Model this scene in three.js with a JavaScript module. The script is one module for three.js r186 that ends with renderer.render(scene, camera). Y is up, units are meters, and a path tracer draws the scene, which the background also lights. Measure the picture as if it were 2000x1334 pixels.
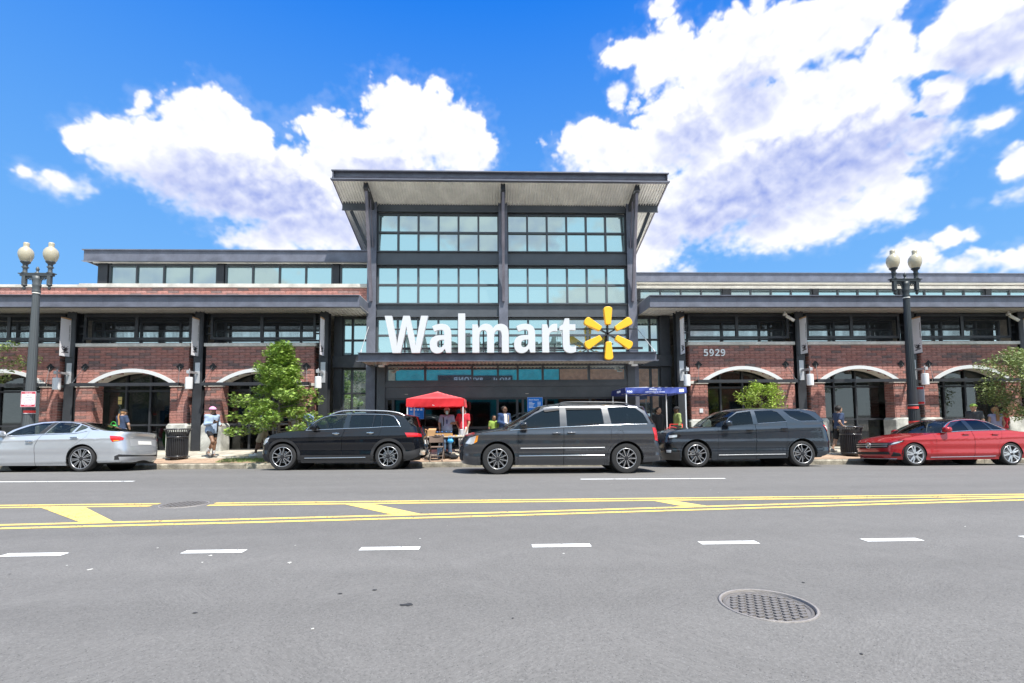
import * as THREE from 'three';
import { mergeGeometries, mergeVertices } from 'three/addons/utils/BufferGeometryUtils.js';
import { RoundedBoxGeometry } from 'three/addons/geometries/RoundedBoxGeometry.js';
import { TextGeometry } from 'three/addons/geometries/TextGeometry.js';
import { FontLoader } from 'three/addons/loaders/FontLoader.js';

const scene = new THREE.Scene();
const renderer = new THREE.WebGLRenderer({ antialias: true });
renderer.toneMapping = THREE.LinearToneMapping;
renderer.toneMappingExposure = 2.6;
renderer.shadowMap.enabled = true;
// camera: hand-held at chest height on the near side of the street, lens shifted a little
const camera = new THREE.PerspectiveCamera(2 * Math.atan(667 / 970) * 180 / Math.PI, 2000 / 1334, 0.1, 900);
camera.position.set(0, 1.33, 0);
camera.rotation.order = 'YXZ';
camera.rotation.set(Math.atan(0.0674), -Math.atan(0.036), -0.0082);
camera.setViewOffset(2000, 1334, 0, -88, 2000, 1334);
scene.add(camera);
// sun: early summer afternoon, high, a little right of and behind the camera
const SUN = new THREE.Vector3(0.30, 1, 0.265).normalize();
const sun = new THREE.DirectionalLight(new THREE.Color(1, 0.95, 0.87), 3.2);
sun.position.copy(SUN).multiplyScalar(80); sun.target.position.set(0, 0, -14);
sun.castShadow = true; sun.shadow.mapSize.set(4096, 4096); sun.shadow.radius = 1;
Object.assign(sun.shadow.camera, { left: -40, right: 40, top: 40, bottom: -40, near: 1, far: 200 });
scene.add(sun, sun.target);

function rng(seed) { let a = seed >>> 0; return () => { a = (a + 0x6D2B79F5) | 0; let t = Math.imul(a ^ (a >>> 15), 1 | a); t = (t + Math.imul(t ^ (t >>> 7), 61 | t)) ^ t; return ((t ^ (t >>> 14)) >>> 0) / 4294967296; }; }
const PERM = (() => { const r = rng(77), p = new Uint8Array(512), a = [...Array(256).keys()]; for (let i = 255; i > 0; i--) { const j = Math.floor(r() * (i + 1)); [a[i], a[j]] = [a[j], a[i]]; } for (let i = 0; i < 512; i++) p[i] = a[i & 255]; return p; })();
function noise3(x, y, z) {
  const X = Math.floor(x), Y = Math.floor(y), Z = Math.floor(z); x -= X; y -= Y; z -= Z;
  const u = x * x * x * (x * (x * 6 - 15) + 10), v = y * y * y * (y * (y * 6 - 15) + 10), w = z * z * z * (z * (z * 6 - 15) + 10);
  const A = PERM[X & 255] + (Y & 255), B = PERM[(X + 1) & 255] + (Y & 255), zz = Z & 255;
  const g = (h, a, b, c) => { h &= 15; const p = h < 8 ? a : b, q = h < 4 ? b : h === 12 || h === 14 ? a : c; return ((h & 1) ? -p : p) + ((h & 2) ? -q : q); };
  const a0 = PERM[(A & 255)] + zz, a1 = PERM[(A + 1) & 255] + zz, b0 = PERM[B & 255] + zz, b1 = PERM[(B + 1) & 255] + zz;
  const L = (t, a, b) => a + t * (b - a);
  return L(w, L(v, L(u, g(PERM[a0 & 255], x, y, z), g(PERM[b0 & 255], x - 1, y, z)), L(u, g(PERM[a1 & 255], x, y - 1, z), g(PERM[b1 & 255], x - 1, y - 1, z))),
    L(v, L(u, g(PERM[(a0 + 1) & 255], x, y, z - 1), g(PERM[(b0 + 1) & 255], x - 1, y, z - 1)), L(u, g(PERM[(a1 + 1) & 255], x, y - 1, z - 1), g(PERM[(b1 + 1) & 255], x - 1, y - 1, z - 1))));
}
function fbm(x, y, z, o) { let s = 0, a = 0.5, f = 1; for (let i = 0; i < o; i++) { s += a * noise3(x * f, y * f, z * f); a *= 0.5; f *= 2.03; } return s; }
function billow(x, y, z, o) { let s = 0, a = 0.5, f = 1; for (let i = 0; i < o; i++) { s += a * (Math.abs(noise3(x * f, y * f, z * f)) * 2.2 - 0.5); a *= 0.52; f *= 2.1; } return s; }
const clamp = (x, a = 0, b = 1) => x < a ? a : x > b ? b : x, lerp = (a, b, t) => a + (b - a) * t, sstep = (a, b, x) => { const t = clamp((x - a) / (b - a)); return t * t * (3 - 2 * t); };

// ---- sky: blue air and fair-weather cumulus (azimuth and elevation in degrees, half widths)
{
  const CL = [[-37.1, 24.1, 3.5, 2.4], [-30.5, 28, 4.4, 3.1], [-33.3, 24.1, 6.1, 3.2], [-27.7, 25.9, 5.1, 3.1], [-26.7, 22.2, 8.9, 2.6], [-18.8, 28.7, 2.9, 3], [-8.6, 31.2, 7.4, 4.1], [-14.4, 27.1, 9.5, 3.6], [-3.8, 29.4, 4.5, 3.6], [-20.8, 24.4, 12.3, 3.6], [-24.7, 18.4, 4.1, 1.4], [-19.7, 19.8, 6.8, 2], [-16.5, 21.5, 6.5, 2], [-40.8, 20, 2, 1], [-42.9, 20.2, 0.7, 0.5], [-35.4, 28.3, 0.9, 0.7], [-10.4, 34, 2.4, 1.3], [-6.8, 34.9, 1.5, 1.1],
    [27.8, 34.5, 9.5, 3.7], [34.9, 34.5, 8.3, 2.9], [20.9, 35.9, 4.4, 2.8], [16.3, 36.7, 3.5, 1.4], [24.4, 29.7, 9.9, 5.3], [11.4, 30, 4.5, 1.9], [16.1, 28.2, 8.6, 2.9], [33.2, 27.4, 11.2, 5.5], [30.2, 23.6, 14.6, 4.1], [39.1, 26.5, 4.3, 4.4], [40.9, 30.6, 2.3, 2.9], [44.3, 26.3, 2, 1.7], [42.8, 24.1, 2.5, 1.6], [24.1, 21.7, 5.7, 3.5], [32.8, 18.8, 8.9, 2.4], [39.5, 19.6, 3.4, 2.6], [17.5, 18.1, 4.2, 2.9], [36.9, 22.9, 6.2, 3.5], [19.2, 20.8, 3.9, 3.1],
    [47.2, 30.2, 5.3, 2.5], [48.3, 28, 3.6, 1.7], [49.1, 25.9, 0.7, 0.9], [20.2, 39.8, 1.6, 0.8], [14.8, 33.3, 1.3, 1.2], [41.3, 14.7, 1.8, 1], [45.2, 12.8, 3.5, 1.1], [48.1, 12.6, 1.5, 1.1], [40.7, 13.5, 2.2, 0.9], [47.1, 23.4, 1.8, 0.8], [48.7, 19.8, 1.3, 1.3], [47.6, 17.6, 1.5, 0.5], [44.5, 15.1, 1.2, 0.8], [21.8, 16.1, 1.3, 0.7]];
  const r = rng(5);   // the same kind of clouds all round
  for (let i = 0; i < 34; i++) { const az = 62 + r() * 236, el = 9 + r() * 26, s = 2.5 + r() * 5; for (let k = 0; k < 5; k++) CL.push([az + (r() - 0.5) * s * 3, el + (r() - 0.35) * s * 0.8, s * (0.5 + r()), s * (0.25 + 0.35 * r())]); }
  const SH = [[-22.8, 21.4, 12, 2.6], [-27.5, 23.3, 7, 2.2], [32.1, 23, 11, 3.0], [25.1, 20.6, 8, 2.4], [35.5, 24.4, 8, 2.2], [28.5, 31, 3, 2.6], [22.3, 28.3, 3.4, 2.2], [47.5, 28.6, 3.5, 1.5], [-12.1, 26.3, 5, 1.4]];
  const W = 4096, H = 2048, data = new Float32Array(W * H * 4), D = Math.PI / 180;
  const near = Array.from({ length: 360 }, (_, k) => CL.filter((c) => { let d = Math.abs(c[0] - (k - 179.5)); d = Math.min(d, 360 - d); return d < c[2] * 1.35 + 1.5; }));
  const blob = (az, el) => { let m = -1; for (const c of near[clamp(Math.floor(az + 180), 0, 359)]) { let da = az - c[0]; if (da > 180) da -= 360; if (da < -180) da += 360; const q = da / c[2], e = (el - c[1]) / c[3]; const v = (1 - Math.sqrt(q * q + e * e)) * Math.min(1, c[3] / 2); if (v > m) m = v; } return m; };
  for (let j = 0; j < H; j++) {
    const el = ((j + 0.5) / H - 0.5) * 180, ce = Math.cos(el * D), se = Math.sin(el * D);
    for (let i = 0; i < W; i++) {
      const ph = ((i + 0.5) / W - 0.5) * 2 * Math.PI, dx = ce * Math.cos(ph), dz = ce * Math.sin(ph), o = (j * W + i) * 4;
      const t = clamp(el / 44), q = Math.pow(t, 0.8), zen = sstep(44, 80, el);
      let R = lerp(0.31, 0.008, q), G = lerp(0.61, 0.205, Math.pow(t, 1.05)), B = lerp(1.02, 0.88, t);
      R = lerp(R, 0.50, zen); G = lerp(G, 0.80, zen); B = lerp(B, 1.30, zen);   // brighter air round the high sun
      const back = sstep(-0.05, 0.65, dz);   // the air is paler on the sun's side, behind the photographer
      R = lerp(R, lerp(1.25, 0.60, q), back); G = lerp(G, lerp(1.48, 1.0, q), back); B = lerp(B, lerp(1.58, 1.45, q), back);
      if (el > 6 && el < 62) {
        const az = Math.atan2(dx, -dz) / D, f = 16;
        let b = blob(az, el);
        if (b > -0.55) {
          const n1 = fbm(dx * f, se * f * 1.25, dz * f, 2), n2 = billow(dx * 26 + 9, se * 31, dz * 26, 5), soft = sstep(-0.05, 0.5, blob(az, el + 2.4) - blob(az, el - 2.4)), wisp = fbm(dx * 70, se * 84, dz * 70, 3);
          const d = b + n1 * 0.40 + n2 * (0.42 - 0.24 * soft) + wisp * (0.10 + 0.3 * soft) + 0.02, veil = 0.10 * sstep(-0.35, 0.15, b + n1 * 0.8 + wisp * 0.5), a = Math.max(veil, sstep(-0.05 - 0.08 * soft, 0.18 + 0.26 * soft, d));
          if (a > 0.004) {
            let sh = 0; for (const s of SH) { const u = (az - s[0]) / s[2] + n1 * 0.7 + n2 * 0.2, v = (el - s[1]) / s[3] + n1 * 0.9 + n2 * 0.5; sh += Math.max(0, 1 - (u * u + v * v) * 0.62); } sh = 1 - Math.exp(-sh * 1.15);
            const ex = dx - 0.010 * dz, ez = dz + 0.010 * dx, es = se + 0.014, m2 = billow(ex * 26 + 9, es * 31, ez * 26, 4);   // a little towards the sun: thicker there means shaded here
            const above = clamp(blob(az, el + 3.2) * 2.2) * 0.28, puff = (m2 - n2);
            const k = clamp(sh * 0.72 + (Math.abs(az) > 52 ? above : above * 0.14) + puff * (0.26 + 0.08 * sh) + wisp * 0.04 * sh, 0, 1) * sstep(-0.10, 0.32, d);
            const cr = lerp(1.08, 0.27, k), cg = lerp(1.09, 0.37, k), cb = lerp(1.14, 0.83, k);
            R = lerp(R, cr, a); G = lerp(G, cg, a); B = lerp(B, cb, a);
          }
        }
      }
      if (el < 0) { R = 0.30; G = 0.30; B = 0.30; }
      data[o] = R / 2.6; data[o + 1] = G / 2.6; data[o + 2] = B / 2.6; data[o + 3] = 1;
    }
  }
  const tex = new THREE.DataTexture(data, W, H, THREE.RGBAFormat, THREE.FloatType);
  tex.mapping = THREE.EquirectangularReflectionMapping; tex.magFilter = THREE.LinearFilter; tex.minFilter = THREE.LinearFilter; tex.wrapS = THREE.RepeatWrapping; tex.needsUpdate = true;
  scene.background = tex; scene.environment = tex;
}

// ---- helpers
const used = {};
function numbered(n) { const k = used[n] = (used[n] || 0) + 1; return k === 1 ? n : `${n}_${String(k - 1).padStart(3, '0')}`; }
function thing(name, label, category, [x, y, z] = [0, 0, 0], turn = 0, group) {
  const o = new THREE.Group(); o.name = numbered(name); scene.add(o); o.position.set(x, y, z); o.rotation.y = turn;
  o.userData = { label, category }; if (group) o.userData.group = group; return o;
}
function shade(o) { o.castShadow = true; o.receiveShadow = true; return o; }
function part(parent, name, geom, mat, org) {   // geometry in the thing's own axes, or in the world's when org (the thing's place) is given
  const g = Array.isArray(geom) ? merge(geom) : geom;
  if (org) g.translate(-org[0], -org[1], -org[2]);
  const m = shade(new THREE.Mesh(g, mat)); m.name = name; parent.add(m); return m;
}
function single(name, geom, mat, label, category, group, pos) {
  const m = shade(new THREE.Mesh(Array.isArray(geom) ? merge(geom) : geom, mat)); m.name = numbered(name); m.userData = { label, category }; if (group) m.userData.group = group; if (pos) m.position.set(...pos); scene.add(m); return m;
}
function structure(name, geom, mat) { const m = shade(new THREE.Mesh(Array.isArray(geom) ? merge(geom) : geom, mat)); m.name = numbered(name); m.userData.kind = 'structure'; scene.add(m); return m; }
function dup(o, pos, turn, label) { const c = o.clone(); c.name = numbered(o.name.replace(/_\d{3}$/, '')); c.userData = { ...o.userData, label }; c.position.set(...pos); c.rotation.y = turn; scene.add(c); return c; }
function merge(list) {
  const out = list.map((g) => { const n = g.index ? g.toNonIndexed() : g; for (const k of Object.keys(n.attributes)) if (!['position', 'normal', 'uv', 'color'].includes(k)) n.deleteAttribute(k); if (!n.attributes.uv) n.setAttribute('uv', new THREE.BufferAttribute(new Float32Array(n.attributes.position.count * 2), 2)); n.morphAttributes = {}; return n; });
  if (out.some((g) => g.attributes.color)) for (const g of out) if (!g.attributes.color) g.setAttribute('color', new THREE.BufferAttribute(new Float32Array(g.attributes.position.count * 3).fill(1), 3));
  return mergeGeometries(out);
}
function uvm(g, s = 1) {   // uv in metres by the way each face points
  if (g.index) g = g.toNonIndexed();
  const p = g.attributes.position, uv = new Float32Array(p.count * 2), a = new THREE.Vector3(), b = new THREE.Vector3(), c = new THREE.Vector3();
  for (let i = 0; i < p.count; i += 3) {
    a.fromBufferAttribute(p, i); b.fromBufferAttribute(p, i + 1).sub(a); c.fromBufferAttribute(p, i + 2).sub(a); b.cross(c);
    const ax = Math.abs(b.x), ay = Math.abs(b.y), az = Math.abs(b.z);
    for (let k = i; k < i + 3; k++) { const x = p.getX(k), y = p.getY(k), z = p.getZ(k); const [u, v] = ay >= ax && ay >= az ? [x, z] : ax > az ? [z, y] : [x, y]; uv[2 * k] = u * s; uv[2 * k + 1] = v * s; }
  }
  g.setAttribute('uv', new THREE.BufferAttribute(uv, 2)); return g;
}
function box(x0, x1, y0, y1, Z0, Z1, bevel = 0) {   // Z is the distance in front of the photographer: z = -Z
  const w = x1 - x0, h = y1 - y0, d = Z1 - Z0;
  const g = bevel ? new RoundedBoxGeometry(w, h, d, 1, Math.min(bevel, w / 2.1, h / 2.1, d / 2.1)) : new THREE.BoxGeometry(w, h, d);
  g.translate((x0 + x1) / 2, (y0 + y1) / 2, -(Z0 + Z1) / 2); return uvm(g);
}
function rod(a, b, r, n = 8, r2 = r) {
  const A = new THREE.Vector3(...a), B = new THREE.Vector3(...b), L = A.distanceTo(B), g = new THREE.CylinderGeometry(r2, r, L, n);
  g.translate(0, L / 2, 0); g.applyQuaternion(new THREE.Quaternion().setFromUnitVectors(new THREE.Vector3(0, 1, 0), B.sub(A).normalize())); g.translate(...a); return g;
}
function beam(a, b, w, h) {   // a square bar between two points
  const A = new THREE.Vector3(...a), B = new THREE.Vector3(...b), L = A.distanceTo(B), g = new THREE.BoxGeometry(w, h, L);
  const m = new THREE.Matrix4().lookAt(A, B, new THREE.Vector3(0, 1, 0)); g.applyMatrix4(m); g.translate((a[0] + b[0]) / 2, (a[1] + b[1]) / 2, (a[2] + b[2]) / 2); return uvm(g);
}
function lathe(pts, n = 24) { return new THREE.LatheGeometry(pts.map((p) => new THREE.Vector2(p[0], p[1])), n); }
function tube(pts, r, seg = 20, n = 6, closed = false) { return new THREE.TubeGeometry(new THREE.CatmullRomCurve3(pts.map((p) => new THREE.Vector3(...p)), closed), seg, r, n, closed); }
// textures: fn(u, v) over one tile of size x size pixels returns linear-ish grey 0..1 or [r, g, b] (sRGB 0..1)
function tex(size, fn, srgb, rep = 1) {
  const d = new Uint8Array(size * size * 4);
  for (let j = 0; j < size; j++) for (let i = 0; i < size; i++) { const v = fn(i / size, j / size), o = (j * size + i) * 4; if (typeof v === 'number') d[o] = d[o + 1] = d[o + 2] = clamp(v) * 255; else for (let k = 0; k < 3; k++) d[o + k] = clamp(v[k]) * 255; d[o + 3] = 255; }
  const t = new THREE.DataTexture(d, size, size); t.wrapS = t.wrapT = THREE.RepeatWrapping; t.magFilter = THREE.LinearFilter; t.minFilter = THREE.LinearMipmapLinearFilter; t.generateMipmaps = true; if (srgb) t.colorSpace = THREE.SRGBColorSpace; t.repeat.set(rep, rep); t.needsUpdate = true; return t;
}
function tnoise(u, v, f, o, s = 0) {   // tiling noise
  const a = u * 2 * Math.PI, b = v * 2 * Math.PI, R = f / (2 * Math.PI);
  return fbm(Math.cos(a) * R + s, Math.sin(a) * R + Math.cos(b) * R * 1.0 + 31, Math.sin(b) * R + s * 2, o);
}
function canvasTex(w, h, draw) { const c = document.createElement('canvas'); c.width = w; c.height = h; draw(c.getContext('2d'), w, h); const t = new THREE.CanvasTexture(c); t.colorSpace = THREE.SRGBColorSpace; t.anisotropy = 8; return t; }
const lin = (r, g, b) => new THREE.Color().setRGB(r, g, b);
const std = (c, roughness = 0.7, metalness = 0, more = {}) => new THREE.MeshStandardMaterial({ color: Array.isArray(c) ? lin(...c) : c, roughness, metalness, ...more });
const phys = (c, more = {}) => new THREE.MeshPhysicalMaterial({ color: Array.isArray(c) ? lin(...c) : c, ...more });
const FONT = await new FontLoader().loadAsync('fonts/droid/droid_sans_bold.typeface.json');
// ---- ground
const PROF = [[-40, 0.15], [-2.25, 0.15], [-2.1, 0], [9, 0], [12.6, 0.0], [14.2, -0.045], [16.0, -0.16], [16.001, 0.0], [19.0, 0.235], [60, 0.235]];
function gY(x, Z) { let i = 0; while (i < PROF.length - 2 && Z > PROF[i + 1][0]) i++; const [a, ya] = PROF[i], [b, yb] = PROF[i + 1]; return lerp(ya, yb, clamp((Z - a) / (b - a))) - 0.0045 * clamp(x, -30, 30) * sstep(7, 13, Z); }
function sheet(xs, zs, lift = 0, skip, col) {   // a sheet that follows the ground; xs and zs are the grid lines
  const p = [], uv = [], c = [], idx = [], W = xs.length;
  for (const Z of zs) for (const x of xs) { p.push(x, gY(x, Z) + lift, -Z); uv.push(x, Z); if (col) c.push(...col(x, Z)); }
  for (let j = 0; j < zs.length - 1; j++) for (let i = 0; i < W - 1; i++) { if (skip && skip((xs[i] + xs[i + 1]) / 2, (zs[j] + zs[j + 1]) / 2)) continue; const a = j * W + i; idx.push(a, a + 1, a + W, a + 1, a + W + 1, a + W); }
  const g = new THREE.BufferGeometry(); g.setAttribute('position', new THREE.Float32BufferAttribute(p, 3)); g.setAttribute('uv', new THREE.Float32BufferAttribute(uv, 2)); if (col) g.setAttribute('color', new THREE.Float32BufferAttribute(c, 3)); g.setIndex(idx); g.computeVertexNormals(); return g;
}
const span = (a, b, d) => { const n = Math.max(1, Math.round((b - a) / d)); return Array.from({ length: n + 1 }, (_, i) => a + (b - a) * i / n); };
const asphaltTex = (() => { const r = rng(3); const N = 1024, sp = new Float32Array(N * N);
  for (let k = 0; k < 30000; k++) { const x = Math.floor(r() * N), y = Math.floor(r() * N), v = r() < 0.62 ? -0.30 * r() : 0.34 * r(), s = r() < 0.25 ? 3 : 2; for (let a = 0; a < s; a++) for (let b = 0; b < s; b++) sp[((y + a) % N) * N + (x + b) % N] += v * (0.6 + 0.4 * r()); }
  return { sp, N }; })();
const asphaltMap = tex(1024, (u, v) => { const s = asphaltTex.sp[Math.floor(v * 1024) * 1024 + Math.floor(u * 1024)], n = tnoise(u, v, 9, 4) * 0.05 + tnoise(u, v, 120, 2, 5) * 0.16; const k = 0.86 + n + s * 0.85; return [k, k * 0.993, k * 0.982]; }, true, 1 / 2.3);
const asphaltBump = tex(1024, (u, v) => 0.5 + asphaltTex.sp[Math.floor(v * 1024) * 1024 + Math.floor(u * 1024)] * 0.9 + tnoise(u, v, 120, 2) * 0.25, false, 1 / 2.3);
const M = {};
M.asphalt = std([0.198, 0.191, 0.182], 0.88, 0, { map: asphaltMap, bumpMap: asphaltBump, bumpScale: 0.004, vertexColors: true });
const roadTone = (x, Z) => { const n = 1 + 0.20 * fbm(x * 0.10, 3, Z * 0.9, 3) + 0.06 * fbm(x * 0.9, 8, Z * 2.2, 3) + 0.16 * fbm(x * 0.04 + 3, 1, Z * 2.6, 2); return [n, n, n * 1.005]; };
const MH = [1.94, 3.58];
const road = structure('road', [sheet([-400, -120, ...span(-30, 30, 0.3), 120, 400], span(-2.25, 16, 0.25), 0, (x, Z) => Math.abs(x - MH[0]) < 0.46 && Math.abs(Z - MH[1]) < 0.46, roadTone)], M.asphalt);
{ // the patch of road round the near manhole, with its hole
  const xs = [-400, -120, ...span(-30, 30, 0.3), 120, 400].filter((x) => Math.abs(x - MH[0]) < 0.75), zs = span(-2.25, 16, 0.25).filter((z) => Math.abs(z - MH[1]) < 0.6);
  const cx = [], cz = []; for (let i = 0; i < xs.length - 1; i++) if (Math.abs((xs[i] + xs[i + 1]) / 2 - MH[0]) < 0.46) cx.push(xs[i], xs[i + 1]); for (let i = 0; i < zs.length - 1; i++) if (Math.abs((zs[i] + zs[i + 1]) / 2 - MH[1]) < 0.46) cz.push(zs[i], zs[i + 1]);
  const s = new THREE.Shape([[Math.min(...cx), Math.min(...cz)], [Math.max(...cx), Math.min(...cz)], [Math.max(...cx), Math.max(...cz)], [Math.min(...cx), Math.max(...cz)]].map((p) => new THREE.Vector2(...p)));
  const h = new THREE.Path(); h.absarc(MH[0], MH[1], 0.325, 0, Math.PI * 2, true); s.holes.push(h);
  const g = new THREE.ShapeGeometry(s, 32), p = g.attributes.position, c = []; for (let i = 0; i < p.count; i++) { const x = p.getX(i), Z = p.getY(i); p.setXYZ(i, x, 0, -Z); g.attributes.uv.setXY(i, x, Z); c.push(...roadTone(x, Z)); }
  g.setAttribute('color', new THREE.Float32BufferAttribute(c, 3)); g.computeVertexNormals(); part(road, 'road_patch', g, M.asphalt);
}
M.groundFar = std([0.16, 0.16, 0.15], 0.95);
structure('ground', (() => { const g = new THREE.PlaneGeometry(1600, 1600); g.rotateX(-Math.PI / 2); g.translate(0, -0.75, 0); return g; })(), M.groundFar);
// paint on the road, each stroke a sheet of its own with worn, speckled paint
const paintBump = tex(512, (u, v) => 0.5 + tnoise(u, v, 70, 3) * 0.7, false, 1 / 1.2);
const paintAlpha = (s) => tex(512, (u, v) => { const n = tnoise(u, v, 60, 3, s) + 0.55 * tnoise(u, v, 9, 2, s + 3); return n < -0.30 ? 0.2 : 1; }, false, 1 / 1.7);
M.yellow = std([0.78, 0.56, 0.15], 0.75, 0, { bumpMap: paintBump, bumpScale: 0.003, alphaMap: paintAlpha(2), transparent: true });
M.white = std([0.80, 0.80, 0.78], 0.75, 0, { bumpMap: paintBump, bumpScale: 0.003, alphaMap: paintAlpha(7), transparent: true });
function stroke(name, pts, mat) {   // polygon of [x, Z]
  const s = new THREE.Shape(pts.map((p) => new THREE.Vector2(...p))), g = new THREE.ShapeGeometry(s), p = g.attributes.position;
  for (let i = 0; i < p.count; i++) { const x = p.getX(i), Z = p.getY(i); p.setXYZ(i, x, gY(x, Z) + 0.004, -Z); g.attributes.uv.setXY(i, x, Z); }
  g.computeVertexNormals(); return part(road, name, g, mat);
}
function line(name, pts, w, mat) { const a = pts.map(([x, Z]) => [x, Z - w / 2]), b = pts.map(([x, Z]) => [x, Z + w / 2]).reverse(); return stroke(name, [...a, ...b], mat); }
{
  const top = (o, a, b) => span(a, b, 3).map((x) => [x, 8.38 - 0.015 * x + o]);
  for (const o of [0, -0.205]) { line('yellow_line', top(o, -40, -5.5), 0.10, M.yellow); line('yellow_line', top(o, -4.6, 42), 0.10, M.yellow); }
  const low = [[-40, 5.6], [-12, 6.63], [-6.5, 6.9], [-3.28, 7.055], [0.25, 7.27], [4.2, 7.585], [8.7, 7.935], [13, 8.0]];
  for (const o of [0, -0.235]) line('yellow_line', low.map(([x, Z]) => [x, Z + o]), 0.10, M.yellow);
  for (const q of [[[-7.2, 8.25], [-6.5, 8.23], [-5.15, 7.01], [-5.57, 6.99]], [[-2.4, 8.16], [-1.95, 8.16], [-1.06, 7.24], [-1.45, 7.21]], [[2.58, 8.08], [2.9, 8.08], [3.22, 7.56], [2.86, 7.53]], [[-12.0, 8.36], [-11.3, 8.36], [-8.9, 6.82], [-9.5, 6.8]]]) stroke('yellow_bar', q, M.yellow);
  for (let k = -5; k < 7; k++) { const x0 = 0.39 + k * 1.797; line('lane_dash', [[x0, 5.335], [x0 + 0.62, 5.325]], 0.125, M.white); }
  for (const [a, b] of [[-24.3, -21.2], [-11.1, -8.06], [1.92, 5.16], [15.1, 18.3]]) line('lane_line', [[a, 11.24 - 0.034 * a], [b, 11.24 - 0.034 * b]], 0.10, M.white);
}
// tar spots and flecks
{ const r = rng(12); M.tar = std([0.03, 0.03, 0.032], 0.8); M.fleck = std([0.62, 0.60, 0.55], 0.9); M.oil = std([0.085, 0.085, 0.09], 0.7);
  const spot = (x, Z, s, m, name, e = 0.6) => { const n = 14, pts = []; for (let i = 0; i < n; i++) { const a = i / n * 2 * Math.PI, k = s * (0.6 + 0.6 * r()); pts.push([x + Math.cos(a) * k, Z + Math.sin(a) * k * e]); } stroke(name, pts, m); };
  spot(-0.64, 3.72, 0.055, M.tar, 'tar_spot', 0.5); spot(-1.2, 3.98, 0.02, M.tar, 'tar_spot'); spot(-0.95, 4.05, 0.025, M.tar, 'tar_spot'); spot(-2.1, 3.65, 0.02, M.tar, 'tar_spot');
  for (let i = 0; i < 40; i++) { const x = (r() - 0.5) * 14, Z = 2.8 + r() * 9; spot(x, Z, 0.004 + r() * 0.009, r() < 0.6 ? M.fleck : M.tar, 'road_fleck', 1); }
  for (let i = 0; i < 7; i++) spot(-5 + r() * 3.4, 4.7 + r() * 0.6, 0.007 + r() * 0.018, M.fleck, 'road_fleck', 1); }
// manholes: a set-in cover with raised blocks
M.iron = std([0.20, 0.185, 0.175], 0.6, 0.35, { bumpMap: paintBump, bumpScale: 0.004 });
M.ironRing = std([0.34, 0.31, 0.29], 0.6, 0.3, { bumpMap: paintBump, bumpScale: 0.003 });
function manhole(name, label, x, Z, R, drop, turn) {
  const t = thing(name, label, 'manhole cover', [x, gY(x, Z), -Z], turn);
  part(t, 'frame_ring', lathe([[R, -0.06], [R, 0.004], [R * 0.955, 0.006], [R * 0.93, 0.002], [R * 0.925, -0.06]], 56), M.ironRing);
  const c = part(t, 'cover', (() => { const g = new THREE.CylinderGeometry(R * 0.9, R * 0.9, 0.03, 56); g.translate(0, -drop - 0.015, 0); return uvm(g); })(), M.iron);
  const studs = [], s = R * 0.115; for (let j = -9; j <= 9; j++) for (let i = -5; i <= 5; i++) { const px = (i + (j & 1) * 0.5) * s * 2.05, pz = j * s * 1.02; if (Math.hypot(px, pz) < R * 0.8) studs.push(box(px - s * 0.62, px + s * 0.62, -drop, -drop + 0.011, pz - s * 0.36, pz + s * 0.36)); }
  const st = part(c, 'raised_blocks', studs, M.iron); st.userData.kind = 'stuff';
  part(c, 'rim', lathe([[R * 0.9, -drop], [R * 0.895, -drop + 0.008], [R * 0.84, -drop + 0.008], [R * 0.83, -drop]], 56), M.iron);
}
manhole('manhole_cover', 'round iron manhole cover with raised blocks in the near lane', MH[0], MH[1], 0.325, 0.018, 0.35);
manhole('manhole_cover', 'rusty iron manhole cover set in the yellow double line', -5.05, 8.38, 0.36, -0.002, 0);
// pavement and kerb on the store's side
M.concrete = std([0.50, 0.475, 0.43], 0.9, 0, { map: tex(512, (u, v) => { const k = 0.88 + tnoise(u, v, 8, 5) * 0.32 + tnoise(u, v, 90, 2, 4) * 0.12; return [k, k * 0.985, k * 0.95]; }, true, 1 / 3), bumpMap: paintBump, bumpScale: 0.002 });
M.kerb = std([0.40, 0.375, 0.33], 0.9, 0, { map: tex(512, (u, v) => { const n = tnoise(u, v, 6, 5), k = 0.82 + n * 0.55 + tnoise(u, v, 60, 2, 4) * 0.25; return [k, k * 0.98, k * 0.93]; }, true, 1 / 1.7), bumpMap: paintBump, bumpScale: 0.005 });
const paverMap = tex(512, (u, v) => { const row = Math.floor(v * 16), c = Math.floor(u * 8 + (row & 1) * 0.5), h = PERM[(row * 17 + ((c + 8) % 8) * 5) & 255] / 255, fu = (u * 8 + (row & 1) * 0.5) % 1, fv = (v * 16) % 1, j = fu < 0.04 || fv < 0.09; const k = 0.8 + tnoise(u, v, 40, 3) * 0.2; return j ? [0.62, 0.58, 0.52] : [(0.70 + h * 0.16) * k + 0.08, (0.59 + h * 0.14) * k + 0.07, (0.50 + h * 0.12) * k + 0.06]; }, true, 1 / 1.65);
M.paver = std([0.78, 0.76, 0.74], 0.92, 0, { map: paverMap });
const walk = structure('pavement', sheet(span(-60, 60, 1), [16.14, 16.6, 17.12], 0), M.paver);
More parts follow.
